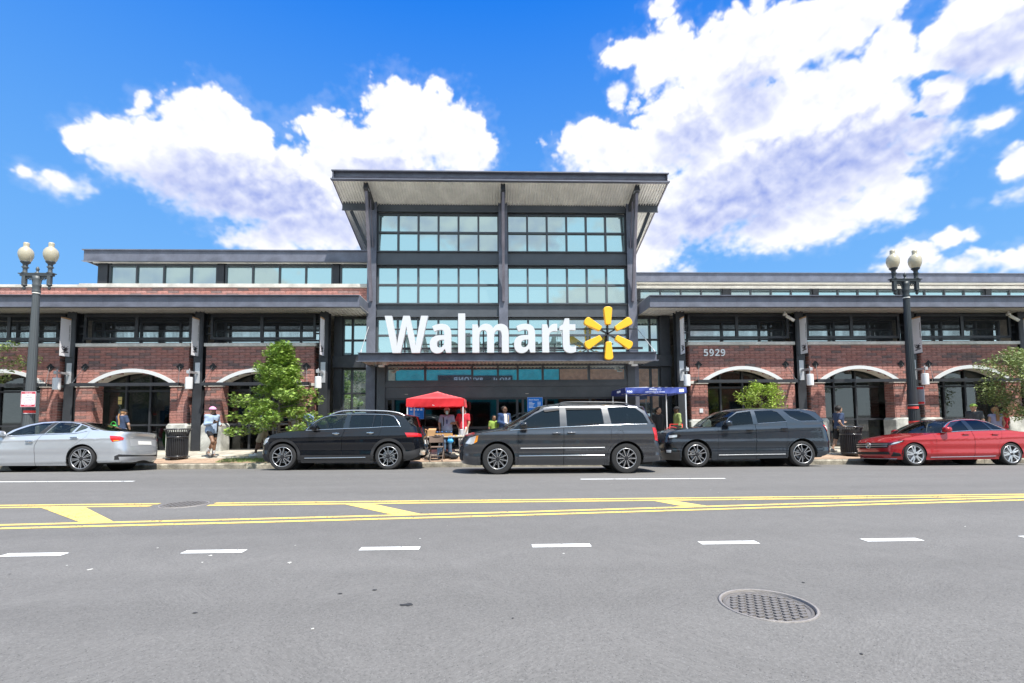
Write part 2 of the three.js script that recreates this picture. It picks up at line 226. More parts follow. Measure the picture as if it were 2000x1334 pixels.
{ const r = rng(9), mats = [0.93, 1, 1.07].map((k) => { const m = M.concrete.clone(); m.color.multiplyScalar(k); return m; });
  for (const [za, zb] of [[17.12, 18.02], [18.02, 18.92], [18.92, 20.2]]) for (let x = -30; x < 32; x += 1.5) {
    const c = [], g = 0.006; const xs = [x + g, x + 1.5 - g], zs = [za + g, zb - g], pos = [];
    for (const Z of zs) for (const X of xs) pos.push([X, gY(X, Z), -Z]); for (const q of [0, 1, 2, 3]) pos.push([pos[q][0], pos[q][1] - 0.08, pos[q][2]]);
    const F = [[0, 1, 3, 2], [0, 4, 5, 1], [1, 5, 7, 3], [3, 7, 6, 2], [2, 6, 4, 0]]; for (const f of F) for (const k of [0, 1, 2, 0, 2, 3]) c.push(...pos[f[k]]);
    const geo = new THREE.BufferGeometry(); geo.setAttribute('position', new THREE.Float32BufferAttribute(c, 3)); geo.computeVertexNormals(); part(walk, 'slab', uvm(geo), mats[Math.floor(r() * 3)]);
  }
  const bed = sheet(span(-60, 60, 2), [17.1, 18, 20.25], -0.03); part(walk, 'slab_bed', bed, M.groundFar);
  const kg = (x0, x1) => { const c = []; const prof = [[16.0, -0.36], [16.0, 0.125], [16.035, 0.16], [16.15, 0.162], [16.15, -0.3]]; const at = (x, [Z, y]) => [x, gY(x, 16.0) + y, -Z]; for (let i = 0; i < 4; i++) { const a = at(x0, prof[i]), b = at(x1, prof[i]), d = at(x1, prof[i + 1]), e = at(x0, prof[i + 1]); c.push(...a, ...b, ...d, ...a, ...d, ...e); } for (const x of [x0, x1]) for (let i = 1; i < 4; i++) c.push(...at(x, prof[0]), ...at(x, prof[i]), ...at(x, prof[i + 1])); const g = new THREE.BufferGeometry(); g.setAttribute('position', new THREE.Float32BufferAttribute(c, 3)); g.computeVertexNormals(); return uvm(g); };
  const mk = [0.9, 1, 1.08].map((k) => { const m = M.kerb.clone(); m.color.multiplyScalar(k); return m; });
  const kerb = structure('kerb', kg(-400, -27.01), M.kerb); part(kerb, 'kerb_run', kg(33.01, 400), M.kerb); for (let x = -27; x < 33; x += 2.4) part(kerb, 'kerb_stone', kg(x + 0.006, x + 2.394), mk[Math.floor(r() * 3)]); }
structure('opposite_pavement', [sheet(span(-60, 60, 5), [-40, -2.35], 0.0), (() => { const g = new THREE.BoxGeometry(120, 0.15, 0.15); g.translate(0, 0.075, 2.28); return uvm(g); })()], M.concrete);
// ---- the store
const ORG = [0, 0.2, -19];
const store = thing('store_building', 'long brick and steel store with a tall glass entrance tower and arched brick bays', 'building', ORG);
const sp = (name, g, mat, parent = store) => part(parent, name, g, mat, ORG);
const grimeMap = (s, k0, amp) => tex(256, (u, v) => { const k = k0 + tnoise(u, v, 5, 4, s) * amp + tnoise(u, v, 40, 2, s + 2) * amp * 0.4; return [k, k, k]; }, true, 1 / 2.3);
M.steel = std([0.150, 0.158, 0.198], 0.45, 0.15, { map: grimeMap(1, 0.92, 0.22) });
M.steelDark = std([0.040, 0.043, 0.050], 0.45, 0.1, { map: grimeMap(2, 0.9, 0.25) });
M.steelPurple = std([0.20, 0.18, 0.21], 0.45, 0.15, { map: grimeMap(3, 0.9, 0.25) });
M.frame = std([0.082, 0.090, 0.102], 0.4, 0.1, { map: grimeMap(4, 0.93, 0.15) });
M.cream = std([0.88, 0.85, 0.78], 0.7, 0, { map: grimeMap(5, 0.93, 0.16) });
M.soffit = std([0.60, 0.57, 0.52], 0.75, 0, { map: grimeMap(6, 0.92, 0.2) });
M.lime = std([0.52, 0.50, 0.45], 0.85, 0, { map: grimeMap(7, 0.9, 0.25), bumpMap: paintBump, bumpScale: 0.002 });
M.capStone = M.lime.clone(); M.capStone.color.setRGB(0.70, 0.67, 0.61);
M.plinth = std([0.55, 0.55, 0.53], 0.85, 0, { map: tex(512, (u, v) => { const k = 0.86 + tnoise(u, v, 5, 5, 3) * 0.5 + tnoise(u, v, 60, 2, 8) * 0.12; return [k, k, k * 0.98]; }, true, 1 / 2.1), bumpMap: paintBump, bumpScale: 0.002 });
M.archMetal = std([0.60, 0.61, 0.61], 0.5, 0.05);
M.mortar = std([0.60, 0.48, 0.44], 0.95);
M.black = std([0.02, 0.02, 0.021], 0.8);
M.galv = std([0.50, 0.51, 0.53], 0.45, 0.5); M.membrane = std([0.78, 0.77, 0.74], 0.85);
const brickBump = tex(256, (u, v) => 0.5 + tnoise(u, v, 30, 4) * 0.9, false, 1 / 0.5);
const brickGrain = tex(256, (u, v) => { const k = 0.9 + tnoise(u, v, 18, 4, 2) * 0.4 + tnoise(u, v, 60, 2, 6) * 0.2; return [k, k * 0.985, k * 0.97]; }, true, 1 / 0.6);
const BR = [[0.42, 0.195, 0.165], [0.445, 0.22, 0.19], [0.38, 0.185, 0.162], [0.395, 0.212, 0.19], [0.215, 0.15, 0.145], [0.265, 0.166, 0.155]];
const brickMats = BR.map((c) => std(c, 0.9, 0, { map: brickGrain, bumpMap: brickBump, bumpScale: 0.004 }));
M.brickAll = std([1, 1, 1], 0.9, 0, { vertexColors: true, map: brickGrain, bumpMap: brickBump, bumpScale: 0.004 });
const glassTint = (c, rough, metal, more) => phys(c, { roughness: rough, metalness: metal, ...more });
M.glassSky = glassTint([0.43, 0.57, 0.56], 0.02, 0.92);          // solar-control coated panes of the tower
M.glassMid = glassTint([0.62, 0.71, 0.71], 0.02, 0.9);
M.glassDark = phys([0.34, 0.37, 0.37], { roughness: 0.02, transmission: 1, thickness: 0, ior: 1.75 });   // grey-tinted clear panes
const rb = rng(21);
function pane(parent, x0, x1, y0, y1, Z, mat, tilt = 0.004) {   // each pane sits a hair out of true
  const g = new THREE.BoxGeometry(x1 - x0, y1 - y0, 0.012); g.rotateX((rb() - 0.5) * tilt); g.rotateY((rb() - 0.5) * tilt); g.translate((x0 + x1) / 2, (y0 + y1) / 2, -Z - 0.006); return sp('pane', g, mat, parent);
}
function windowGrid(name, xs, ys, Z, bar, mat, frameMat = M.frame, depth = 0.1, parent = store) {   // mullions on the lines xs, ys and a pane in every field
  const g = []; const X0 = xs[0] - bar / 2, X1 = xs[xs.length - 1] + bar / 2, Y0 = ys[0] - bar / 2, Y1 = ys[ys.length - 1] + bar / 2;
  for (const x of xs) g.push(box(x - bar / 2, x + bar / 2, Y0, Y1, Z - depth * 0.6, Z + depth * 0.4));
  for (const y of ys) for (let i = 0; i < xs.length - 1; i++) g.push(box(xs[i] + bar / 2, xs[i + 1] - bar / 2, y - bar / 2, y + bar / 2, Z - depth * 0.6 + 0.003, Z + depth * 0.4));
  const f = sp(name, g, frameMat, parent);
  for (let j = 0; j < ys.length - 1; j++) for (let i = 0; i < xs.length - 1; i++) pane(f, xs[i] + bar * 0.4, xs[i + 1] - bar * 0.4, ys[j] + bar * 0.4, ys[j + 1] - bar * 0.4, Z, typeof mat === 'function' ? mat(i, j) : mat);
  return f;
}
// brick bays: mortar core, bricks proud of it, stone cap, band and plinth, arched opening
const BL = 0.406, BH = 0.1016, brickGeo = uvm(new RoundedBoxGeometry(BL - 0.011, BH - 0.011, 0.05, 1, 0.004)), TH = 0.48;
let single_left = 300;
function colorize(g, c) { const n = g.attributes.position.count, a = new Float32Array(n * 3); for (let i = 0; i < n; i++) { a[3 * i] = c[0]; a[3 * i + 1] = c[1]; a[3 * i + 2] = c[2]; } g.setAttribute('color', new THREE.BufferAttribute(a, 3)); return g; }
function brickPlane(wall, rest, spans, y0, y1, place, singles) {   // spans(y) gives the lengths of wall in a course; place(u, y) puts a brick of the face
  const rows = Math.round((y1 - y0) / BH);
  for (let j = 0; j < rows; j++) {
    const y = y0 + (j + 0.5) * BH;
    for (const [a, b] of spans(y)) {
      const k0 = Math.floor((a - (j & 1) * BL / 2) / BL);
      for (let k = k0; ; k++) {
        let u0 = k * BL + (j & 1) * BL / 2, u1 = u0 + BL; if (u0 >= b) break; u0 = Math.max(u0, a); u1 = Math.min(u1, b); if (u1 - u0 < 0.04) continue;
        const v = rb(), ci = v < 0.30 ? 0 : v < 0.52 ? 1 : v < 0.68 ? 2 : v < 0.84 ? 3 : v < 0.92 ? 4 : 5, s = (u1 - u0 - 0.011) / (BL - 0.011), [x, z, ry] = place((u0 + u1) / 2);
        const off = (rb() - 0.5) * 0.003;
        if (singles && single_left > 0) {
          single_left--; const m = shade(new THREE.Mesh(brickGeo, brickMats[ci])); m.name = 'brick'; m.scale.x = s; m.position.set(x - ORG[0], y - ORG[1], z + off - ORG[2]); m.rotation.y = ry; wall.add(m);
        } else { const g = brickGeo.clone(); g.scale(s, 1, 1); g.rotateY(ry); g.translate(x, y, z + off); const c = BR[ci], q = 0.92 + rb() * 0.16; rest.push(colorize(g, c.map((t) => t * q))); }
      }
    }
  }
}
function brickBay(x0, x1, singles, base = 0.1) {
  const cx = (x0 + x1) / 2, ow = 1.385, jl = cx - ow, jr = cx + ow, SP = 2.80, CR = 3.22, Rr = (ow * ow + (CR - SP) ** 2) / (2 * (CR - SP)), cyc = CR - Rr, top = 4.17, Zf = 18.86;
  const arcX = (y) => y < SP ? ow : (y < CR ? Math.sqrt(Math.max(0, Rr * Rr - (y - cyc) ** 2)) : 0);
  // core with opening
  const s = new THREE.Shape(); s.moveTo(x0 + 0.012, base); s.lineTo(jl - 0.03, base); s.lineTo(jl - 0.03, SP); const a0 = Math.atan2(SP - cyc, -ow), a1 = Math.atan2(SP - cyc, ow); s.absarc(cx, cyc, Rr + 0.03, a0, a1, true); s.lineTo(jr + 0.03, base); s.lineTo(x1 - 0.012, base); s.lineTo(x1 - 0.012, top); s.lineTo(x0 + 0.012, top); s.closePath();
  const cg = new THREE.ExtrudeGeometry(s, { depth: TH - 0.03, bevelEnabled: false, curveSegments: 24 }); cg.translate(0, 0, -(Zf + TH));
  const wall = sp('brick_wall', uvm(cg), M.mortar), rest = [];
  const PT = 1.30;
  brickPlane(wall, rest, (y) => { const q = arcX(y + (y < cyc + Rr ? 0.02 : 0)); return q > 0.05 && y < CR ? [[x0, cx - q - 0.03], [cx + q + 0.03, x1]] : [[x0, x1]]; }, PT, top, (u) => [u, -(Zf + 0.019), 0], singles);
  // reveals of the opening and the two ends
  brickPlane(wall, rest, () => [[0, TH]], PT, SP, (u) => [jl - 0.02, -(Zf + u), Math.PI / 2], false);
  brickPlane(wall, rest, () => [[0, TH]], PT, SP, (u) => [jr + 0.02, -(Zf + u), Math.PI / 2], false);
  brickPlane(wall, rest, () => [[0, TH]], PT, top, (u) => [x0 + 0.022, -(Zf + u), Math.PI / 2], false);
  brickPlane(wall, rest, () => [[0, TH]], PT, top, (u) => [x1 - 0.022, -(Zf + u), Math.PI / 2], false);
  const st = sp('brick_courses', rest, M.brickAll, wall); st.userData.kind = 'stuff';
  sp('stone_cap', box(x0 - 0.06, x1 + 0.06, top, top + 0.125, Zf - 0.06, Zf + TH + 0.1, 0.01), M.capStone, wall);
  for (const [a, b] of [[x0, jl], [jr, x1]]) sp('stone_band', box(a - 0.02, b + 0.02, 2.665, 2.77, Zf - 0.035, Zf + 0.2, 0.006), M.capStone, wall);
  for (const [a, b] of [[x0, jl], [jr, x1]]) { // plinth with a sloping top
    const g = new THREE.ExtrudeGeometry(new THREE.Shape([[a - 0.07, -0.1], [b + 0.07, -0.1], [b + 0.07, PT - 0.09], [b, PT], [a, PT], [a - 0.07, PT - 0.09]].map((p) => new THREE.Vector2(...p))), { depth: TH + 0.06, bevelEnabled: true, bevelSize: 0.05, bevelThickness: 0.06, bevelOffset: -0.05, bevelSegments: 2 }); g.translate(0, 0, -(Zf + TH + 0.02)); sp('plinth', uvm(g), M.plinth, wall); }
  // arch: pale curved plate with a deep soffit
  const ring = (r0, r1, d, z) => { const h = new THREE.Shape(), A = (r) => [Math.atan2(SP - 0.02 - cyc, -Math.sqrt(Math.max(0, r * r - (SP - 0.02 - cyc) ** 2))), Math.atan2(SP - 0.02 - cyc, Math.sqrt(Math.max(0, r * r - (SP - 0.02 - cyc) ** 2)))]; const [p, q] = A(r1), [m, n] = A(r0); h.absarc(cx, cyc, r1, p, q, true); h.absarc(cx, cyc, r0, n, m, false); const g = new THREE.ExtrudeGeometry(h, { depth: d, bevelEnabled: false, curveSegments: 32 }); g.translate(0, 0, z); return g; };
  const ar = sp('arch_trim', ring(Rr - 0.005, Rr + 0.125, 0.07, -(Zf + 0.022)), M.archMetal, wall); sp('arch_soffit', ring(Rr - 0.012, Rr + 0.028, TH - 0.02, -(Zf + TH)), M.cream, wall);
  // steel eyebrow canopy on two tie rods
  const eb = [box(cx - 1.92, cx + 1.92, 2.675, 2.79, 18.44, 18.50), box(cx - 1.92, cx + 1.92, 2.675, 2.69, 18.50, 18.58), box(cx - 1.92, cx + 1.92, 2.775, 2.79, 18.50, 18.58)];
  for (const x of [cx - 1.89, cx - 0.63, cx + 0.63, cx + 1.89]) eb.push(box(x - 0.03, x + 0.03, 2.68, 2.785, 18.58, Zf - 0.04));
  const e = sp('eyebrow_canopy', eb, M.steelDark);
  for (const sx of [-1, 1]) {
    const x = cx + sx * 1.72, g = new THREE.BoxGeometry(0.2, 0.2, 0.02); g.rotateZ(Math.PI / 4); g.translate(x, 3.41, -(Zf - 0.02)); sp('anchor_plate', [g, (() => { const b = new THREE.SphereGeometry(0.025, 8, 6); b.translate(x, 3.41, -(Zf - 0.045)); return b; })()], M.black, e);
    sp('tie_rod', [rod([x, 3.41, -(Zf - 0.05)], [x + sx * 0.16, 2.79, -18.5], 0.008), rod([x + sx * 0.13, 2.9, -18.58], [x + sx * 0.16, 2.79, -18.5], 0.014)], M.frame, e);
  }
  // shopfront behind the opening
  windowGrid('shopfront', [jl - 0.3, cx - 0.62, cx + 0.28, jr + 0.3], [0.28, 1.25, 2.55, 3.4], 19.5, 0.07, M.glassDark, M.steelDark, 0.12);
  return wall;
}
const bays = [[-20.12, -16.06, 0], [-15.43, -11.39, 1], [-10.77, -6.77, 1], [7.57, 11.68, 0], [12.30, 16.20, 0], [16.82, 20.80, 0], [21.42, 25.4, 0]];
for (const [a, b, s] of bays) brickBay(a, b, s);
// columns: wide-flange steel with the web showing
const colX = [-20.4, -15.74, -11.08, -6.45, 7.26, 12.0, 16.51, 21.11];
for (const x of colX) sp('steel_column', [box(x - 0.165, x + 0.165, 0, 5.55, 18.90, 18.925), box(x - 0.165, x + 0.165, 0, 5.55, 19.2, 19.225), box(x - 0.012, x + 0.012, 0, 5.55, 18.925, 19.2), box(x - 0.25, x + 0.25, 0.12, 0.27, 18.86, 19.3)], M.steelDark);
// street canopies
function ribbed(x0, x1, Z0, Z1, yAt, pitch, depth, nz = 1) {   // ribbed metal deck, ribs running away from the street
  const p = [], n = Math.round((x1 - x0) / pitch), q = []; for (let i = 0; i < n; i++) { const x = x0 + i * pitch; q.push([x, 0], [x + pitch * 0.3, 0], [x + pitch * 0.42, depth], [x + pitch * 0.88, depth]); } q.push([x1, 0]);
  const zs = span(Z0, Z1, (Z1 - Z0) / nz);
  for (let i = 0; i < q.length - 1; i++) for (let k = 0; k < nz; k++) { const v = (a, Z) => [a[0], yAt(Z) + a[1], -Z], A = v(q[i], zs[k]), B = v(q[i + 1], zs[k]), C = v(q[i + 1], zs[k + 1]), D = v(q[i], zs[k + 1]); p.push(...A, ...C, ...B, ...A, ...D, ...C); }
  const g = new THREE.BufferGeometry(); g.setAttribute('position', new THREE.Float32BufferAttribute(p, 3)); g.computeVertexNormals(); return uvm(g);
}
for (const [x0, x1, near] of [[-32, -4.88, -1], [5.79, 34, 1]]) {
  const c = sp('street_canopy', [box(x0, x1, 5.47, 5.90, 17.98, 18.0), box(x0, x1, 5.875, 5.90, 17.88, 17.98), box(x0, x1, 5.455, 5.47, 17.88, 18.06), box(x0, x1, 5.84, 5.92, 18.001, 20.0), ...[[near < 0 ? x1 : x0]].map(([x]) => box(x - 0.01, x + 0.01, 5.47, 5.90, 18.0, 19.6))], M.steel);
  sp('roof_membrane', box(x0, x1, 5.921, 5.93, 18.06, 19.4), M.membrane, c);
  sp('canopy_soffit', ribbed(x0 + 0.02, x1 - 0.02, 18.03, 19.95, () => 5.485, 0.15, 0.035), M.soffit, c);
  sp('rear_trim', box(x0, x1, 5.44, 5.58, 19.9, 19.97), M.soffit, c);
}
// wall head, clerestory strip and screens between the columns
for (let i = 0; i < colX.length - 1; i++) {
  if (colX[i] < 0 && colX[i + 1] > 0) continue;
  const a = colX[i] + 0.17, b = colX[i + 1] - 0.17; const w = b - a;
  sp('head_beam', box(a, b, 5.26, 5.484, 19.25, 19.4), M.steelDark);
  windowGrid('clerestory', [a, a + w * 0.09, a + w * 0.42, a + w * 0.77, b], [4.25, 4.52, 4.92, 5.26], 19.72, 0.06, (ii, j) => (j === 2 ? M.glassDark : M.glassMid), M.frame, 0.1);
  const f0 = a + 0.18, f1 = b - 0.18;
  const sc = sp('screen_frame', [box(f0, f1, 5.33, 5.42, 19.02, 19.1), box(f0, f1, 4.46, 4.55, 19.02, 19.1), box(f0, f0 + 0.09, 4.55, 5.33, 19.02, 19.1), box(f1 - 0.09, f1, 4.55, 5.33, 19.02, 19.1), box(f0 + (f1 - f0) * 0.47, f0 + (f1 - f0) * 0.5, 4.55, 5.33, 19.03, 19.09), ...[4.66, 4.95].flatMap((y) => [box(a, f0, y, y + 0.06, 19.03, 19.09), box(f1, b, y, y + 0.06, 19.03, 19.09)])], M.steelDark);
  const wires = []; for (let x = f0 + 0.13; x < f1 - 0.1; x += 0.05) wires.push(box(x, x + 0.005, 4.55, 5.33, 19.055, 19.067)); for (let y = 4.59; y < 5.33; y += 0.05) wires.push(box(f0 + 0.09, f1 - 0.09, y, y + 0.005, 19.068, 19.078));
  const wm = sp('wire_mesh', wires, M.steelDark, sc); wm.userData.kind = 'stuff';
}
// the shop inside: floor, ceiling, walls, shelving and ceiling lights, dim because light comes only through the glass
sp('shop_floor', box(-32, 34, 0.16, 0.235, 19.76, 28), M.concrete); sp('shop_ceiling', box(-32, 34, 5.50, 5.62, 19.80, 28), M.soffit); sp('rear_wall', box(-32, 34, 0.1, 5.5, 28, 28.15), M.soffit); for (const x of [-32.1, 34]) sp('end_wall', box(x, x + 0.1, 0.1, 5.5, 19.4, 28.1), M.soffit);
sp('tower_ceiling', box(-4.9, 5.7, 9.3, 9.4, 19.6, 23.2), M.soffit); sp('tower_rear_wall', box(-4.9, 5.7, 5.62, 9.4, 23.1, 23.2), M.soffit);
{ const r = rng(17), cols = [[0.45, 0.06, 0.05], [0.08, 0.2, 0.5], [0.55, 0.5, 0.4], [0.5, 0.35, 0.06], [0.1, 0.35, 0.15], [0.6, 0.6, 0.6]].map((c) => std(c, 0.7));
  for (const x of [-18.6, -13.6, -9.2, 9.4, 14.0, 18.6]) { const sh = sp('shelving', [box(x - 1.3, x + 1.3, 0.24, 2.0, 22.5, 22.56), ...[0.3, 0.85, 1.4, 1.95].map((y) => box(x - 1.3, x + 1.3, y, y + 0.04, 22.1, 22.5))], M.galv); for (const y of [0.34, 0.89, 1.44]) for (let k = 0; k < 9; k++) { const a = x - 1.25 + k * 0.28; sp('goods_box', box(a, a + 0.24, y, y + 0.2 + r() * 0.25, 22.14, 22.44), cols[Math.floor(r() * 6)], sh); } } }
// parapet with sunlit brick
{ const p = sp('parapet', box(-32, -4.95, 5.92, 6.55, 19.42, 19.9), M.mortar), rest = []; brickPlane(p, rest, () => [[-32, -4.95]], 5.93, 6.56, (u) => [u, -19.41, 0], false); brickPlane(p, rest, () => [[0.02, 0.46]], 5.93, 6.56, (u) => [-4.955, -(19.42 + u), Math.PI / 2], false); const s = sp('brick_courses', rest, M.brickAll, p); s.userData.kind = 'stuff';
  sp('stone_cap', box(-32, -15.9, 6.56, 6.66, 19.33, 19.98, 0.01), M.lime, p); sp('stone_sill', box(-15.9, -4.9, 6.56, 6.70, 19.32, 19.98, 0.01), M.lime, p); }
// upper lit storey on the left
{ const xs1 = [-15.3, -14.26, -13.2, -12.14, -11.12], xs2 = [-10.76, -9.7, -8.64, -7.59, -6.54], xs3 = [-6.19, -5.1];
  sp('upper_side_wall', box(-15.72, -15.62, 6.7, 7.78, 20.4, 26), M.steelDark); for (const [a, b] of [[-15.72, -15.35], [-11.07, -10.81], [-6.49, -6.24]]) sp('upper_column', box(a, b, 6.7, 7.78, 19.96, 20.2), M.steelDark);
  for (const xs of [xs1, xs2, xs3]) windowGrid('upper_window', xs, [6.76, 7.64], 20.08, 0.06, M.glassSky, M.frame, 0.1);
  const r = sp('upper_roof', [box(-16.08, -4.7, 7.70, 8.12, 19.70, 19.74), box(-16.12, -4.7, 8.12, 8.16, 19.64, 27), box(-16.08, -16.04, 7.70, 8.12, 19.74, 27), box(-16.12, -4.7, 7.685, 7.70, 19.64, 19.78)], M.steel);
  sp('roof_soffit', ribbed(-16.02, -4.7, 19.76, 26, () => 7.80, 0.16, 0.04), M.cream, r); sp('cream_beam', [box(-15.9, -4.8, 7.70, 7.795, 19.92, 19.99)], M.cream, r); }
sp('roof_deck', [box(5.72, 36, 5.94, 5.98, 20.02, 24.38)], M.membrane); sp('roof_deck', [box(-32, -15.75, 6.2, 6.24, 19.92, 27)], M.membrane);
// upper storey on the right stands further back
{ const xs = []; for (const [a, n] of [[7.32, 4], [11.94, 4], [16.45, 4], [21.0, 4], [25.5, 4]]) xs.push(span(a, a + 4.16, 4.16 / n));
  sp('upper_wall', box(6.9, 34, 5.9, 7.29, 24.4, 24.6), M.steelDark); for (const [a, b] of [[6.95, 7.28], [11.5, 11.9], [16.13, 16.42], [20.63, 20.97], [25.18, 25.47]]) sp('upper_column', box(a, b, 7.3, 7.9, 24.15, 24.5), M.steelDark);
  for (const x of xs) windowGrid('upper_window', x, [7.32, 7.80], 24.3, 0.06, M.glassSky, M.frame, 0.1);
  const r = sp('upper_roof', [box(6.5, 36, 7.95, 8.36, 23.3, 23.34), box(6.5, 36, 8.345, 8.38, 23.24, 30), box(6.5, 36, 7.935, 7.95, 23.24, 23.42)], M.steel);
  sp('roof_soffit', ribbed(6.5, 36, 23.36, 29, () => 8.0, 0.16, 0.04), M.cream, r); sp('cream_beam', box(6.9, 36, 7.83, 7.93, 24.0, 24.14), M.cream, r); }
// ---- entrance tower
const TX = [-4.76, 0.385, 5.51];
for (const x of TX) sp('tower_column', [box(x - 0.175, x + 0.175, 0, 9.98, 19.24, 19.265), box(x - 0.175, x + 0.175, 0, 9.98, 19.5, 19.525), box(x - 0.014, x + 0.014, 0, 9.98, 19.265, 19.5)], M.steel);
for (const [y0, y1] of [[9.61, 9.99], [7.46, 8.0], [5.38, 5.90], [3.36, 3.72]]) for (const [a, b] of [[TX[0] + 0.176, TX[1] - 0.176], [TX[1] + 0.176, TX[2] - 0.176]]) sp('tower_beam', [box(a, b, y0 + 0.02, y1 - 0.02, 19.37, 19.39), box(a, b, y1 - 0.02, y1, 19.28, 19.39), box(a, b, y0, y0 + 0.02, 19.28, 19.39)], M.frame);
for (const [a, b] of [[-4.575, 0.2], [0.57, 5.325]]) {
  const xs = span(a, b, (b - a) / 6);
  windowGrid('tower_window', xs, [8.04, 8.82, 9.57], 19.52, 0.075, M.glassSky, M.frame, 0.12);
  windowGrid('tower_window', xs, [5.94, 6.70, 7.43], 19.52, 0.075, M.glassSky, M.frame, 0.12);
  windowGrid('tower_window', xs, [3.80, 4.68, 5.34], 19.52, 0.075, M.glassSky, M.frame, 0.12);
}
// shed roof of the tower rising to the street
{ const yb = (Z) => 10.27 - 0.29 * (Z - 18.1);
  const r = sp('tower_roof', (() => { const g = box(-5.97, 6.66, -0.03, 0.03, 0, 9.2); g.translate(0, 0.0, 4.6); g.rotateX(-Math.atan(0.29)); const c = 18.1 + 4.42; g.translate(0, yb(c) + 0.135, -c); return g; })(), M.steelPurple);
  sp('roof_soffit', ribbed(-5.94, 6.63, 18.14, 26.8, (Z) => yb(Z) + 0.0, 0.105, 0.032), M.cream, r);
  sp('fascia_beam', [box(-5.97, 6.66, 10.30, 10.60, 18.12, 18.14), box(-5.97, 6.66, 10.58, 10.62, 17.98, 18.14), box(-6.0, 6.69, 10.255, 10.30, 17.98, 18.14), ...[-5.9, 6.6].map((x) => box(x - 0.01, x + 0.01, 10.3, 10.58, 18.0, 18.12))], M.steel, r);
  for (const s of [-1, 1]) sp('side_fascia', beam([s < 0 ? -5.96 : 6.65, yb(18.1) + 0.07, -18.1], [s < 0 ? -5.96 : 6.65, yb(26.8) + 0.07, -26.8], 0.04, 0.16), M.steelPurple, r);
  sp('outrigger_beam', [box(-5.95, TX[0] - 0.176, 9.64, 9.97, 19.30, 19.32), box(-5.95, TX[0] - 0.176, 9.955, 9.975, 19.24, 19.32), box(-5.95, TX[0] - 0.176, 9.635, 9.65, 19.24, 19.32)], M.frame, r);
  sp('outrigger_beam', [box(TX[2] + 0.176, 6.64, 9.64, 9.97, 19.30, 19.32), box(TX[2] + 0.176, 6.64, 9.955, 9.975, 19.24, 19.32), box(TX[2] + 0.176, 6.64, 9.635, 9.65, 19.24, 19.32)], M.frame, r);
  for (const x of TX) {
    sp('rafter', beam([x, yb(18.2) - 0.10, -18.2], [x, yb(19.3) - 0.17, -19.3], 0.16, 0.26), M.steelDark, r);
    sp('strut', [beam([x, yb(18.35) - 0.22, -18.35], [x, 5.98, -19.2], 0.10, 0.14)], M.steelPurple, r);
    sp('strut', [beam([x - 0.05, yb(18.75) - 0.25, -18.75], [x - 0.05, 8.15, -19.22], 0.035, 0.06), beam([x + 0.05, yb(18.75) - 0.25, -18.75], [x + 0.05, 8.15, -19.22], 0.035, 0.06)], M.steelPurple, r);
    sp('bracket_plate', box(x - 0.10, x + 0.10, yb(18.35) - 0.2, yb(18.35) - 0.16, 18.27, 18.45), M.galv, r);
  }
  for (const s of [-1, 1]) sp('side_strut', beam([s < 0 ? -5.6 : 6.28, 9.62, -19.35], [s < 0 ? TX[0] - 0.15 : TX[2] + 0.15, 8.1, -19.35], 0.12, 0.12), M.steelDark, r);
  // side walls of the tower up to the roof
  sp('tower_side', [box(-4.93, -4.87, 5.9, 9.3, 19.55, 23), box(5.62, 5.68, 5.9, 9.3, 19.55, 23)], M.cream);
}
// glazed links beside the tower
for (const s of [-1, 1]) {
  const a = s < 0 ? -6.27 : 5.70, b = s < 0 ? -4.95 : 7.08;
  sp('link_beam', box(a, b, 3.42, 3.86, 19.42, 19.6), M.steelDark);
  sp('link_pier', s < 0 ? [box(a, a + 0.32, 0.1, 5.45, 19.55, 19.75)] : [box(b - 0.42, b, 0.1, 5.45, 19.55, 19.75)], M.steelDark);
  const x0 = s < 0 ? a + 0.33 : a + 0.02, x1 = s < 0 ? b - 0.02 : b - 0.43;
  windowGrid('link_window', s < 0 ? [x0, x0 + 0.36, x1] : [x0, x1 - 0.36, x1], [3.9, 4.52, 5.4], 19.7, 0.07, M.glassSky, M.steelDark, 0.12);
  windowGrid('link_window', s < 0 ? [x0, x0 + 0.36, x1] : [x0, x1 - 0.36, x1], [0.3, 2.42, 3.38], 19.7, 0.07, M.glassMid, M.steelDark, 0.12);
}
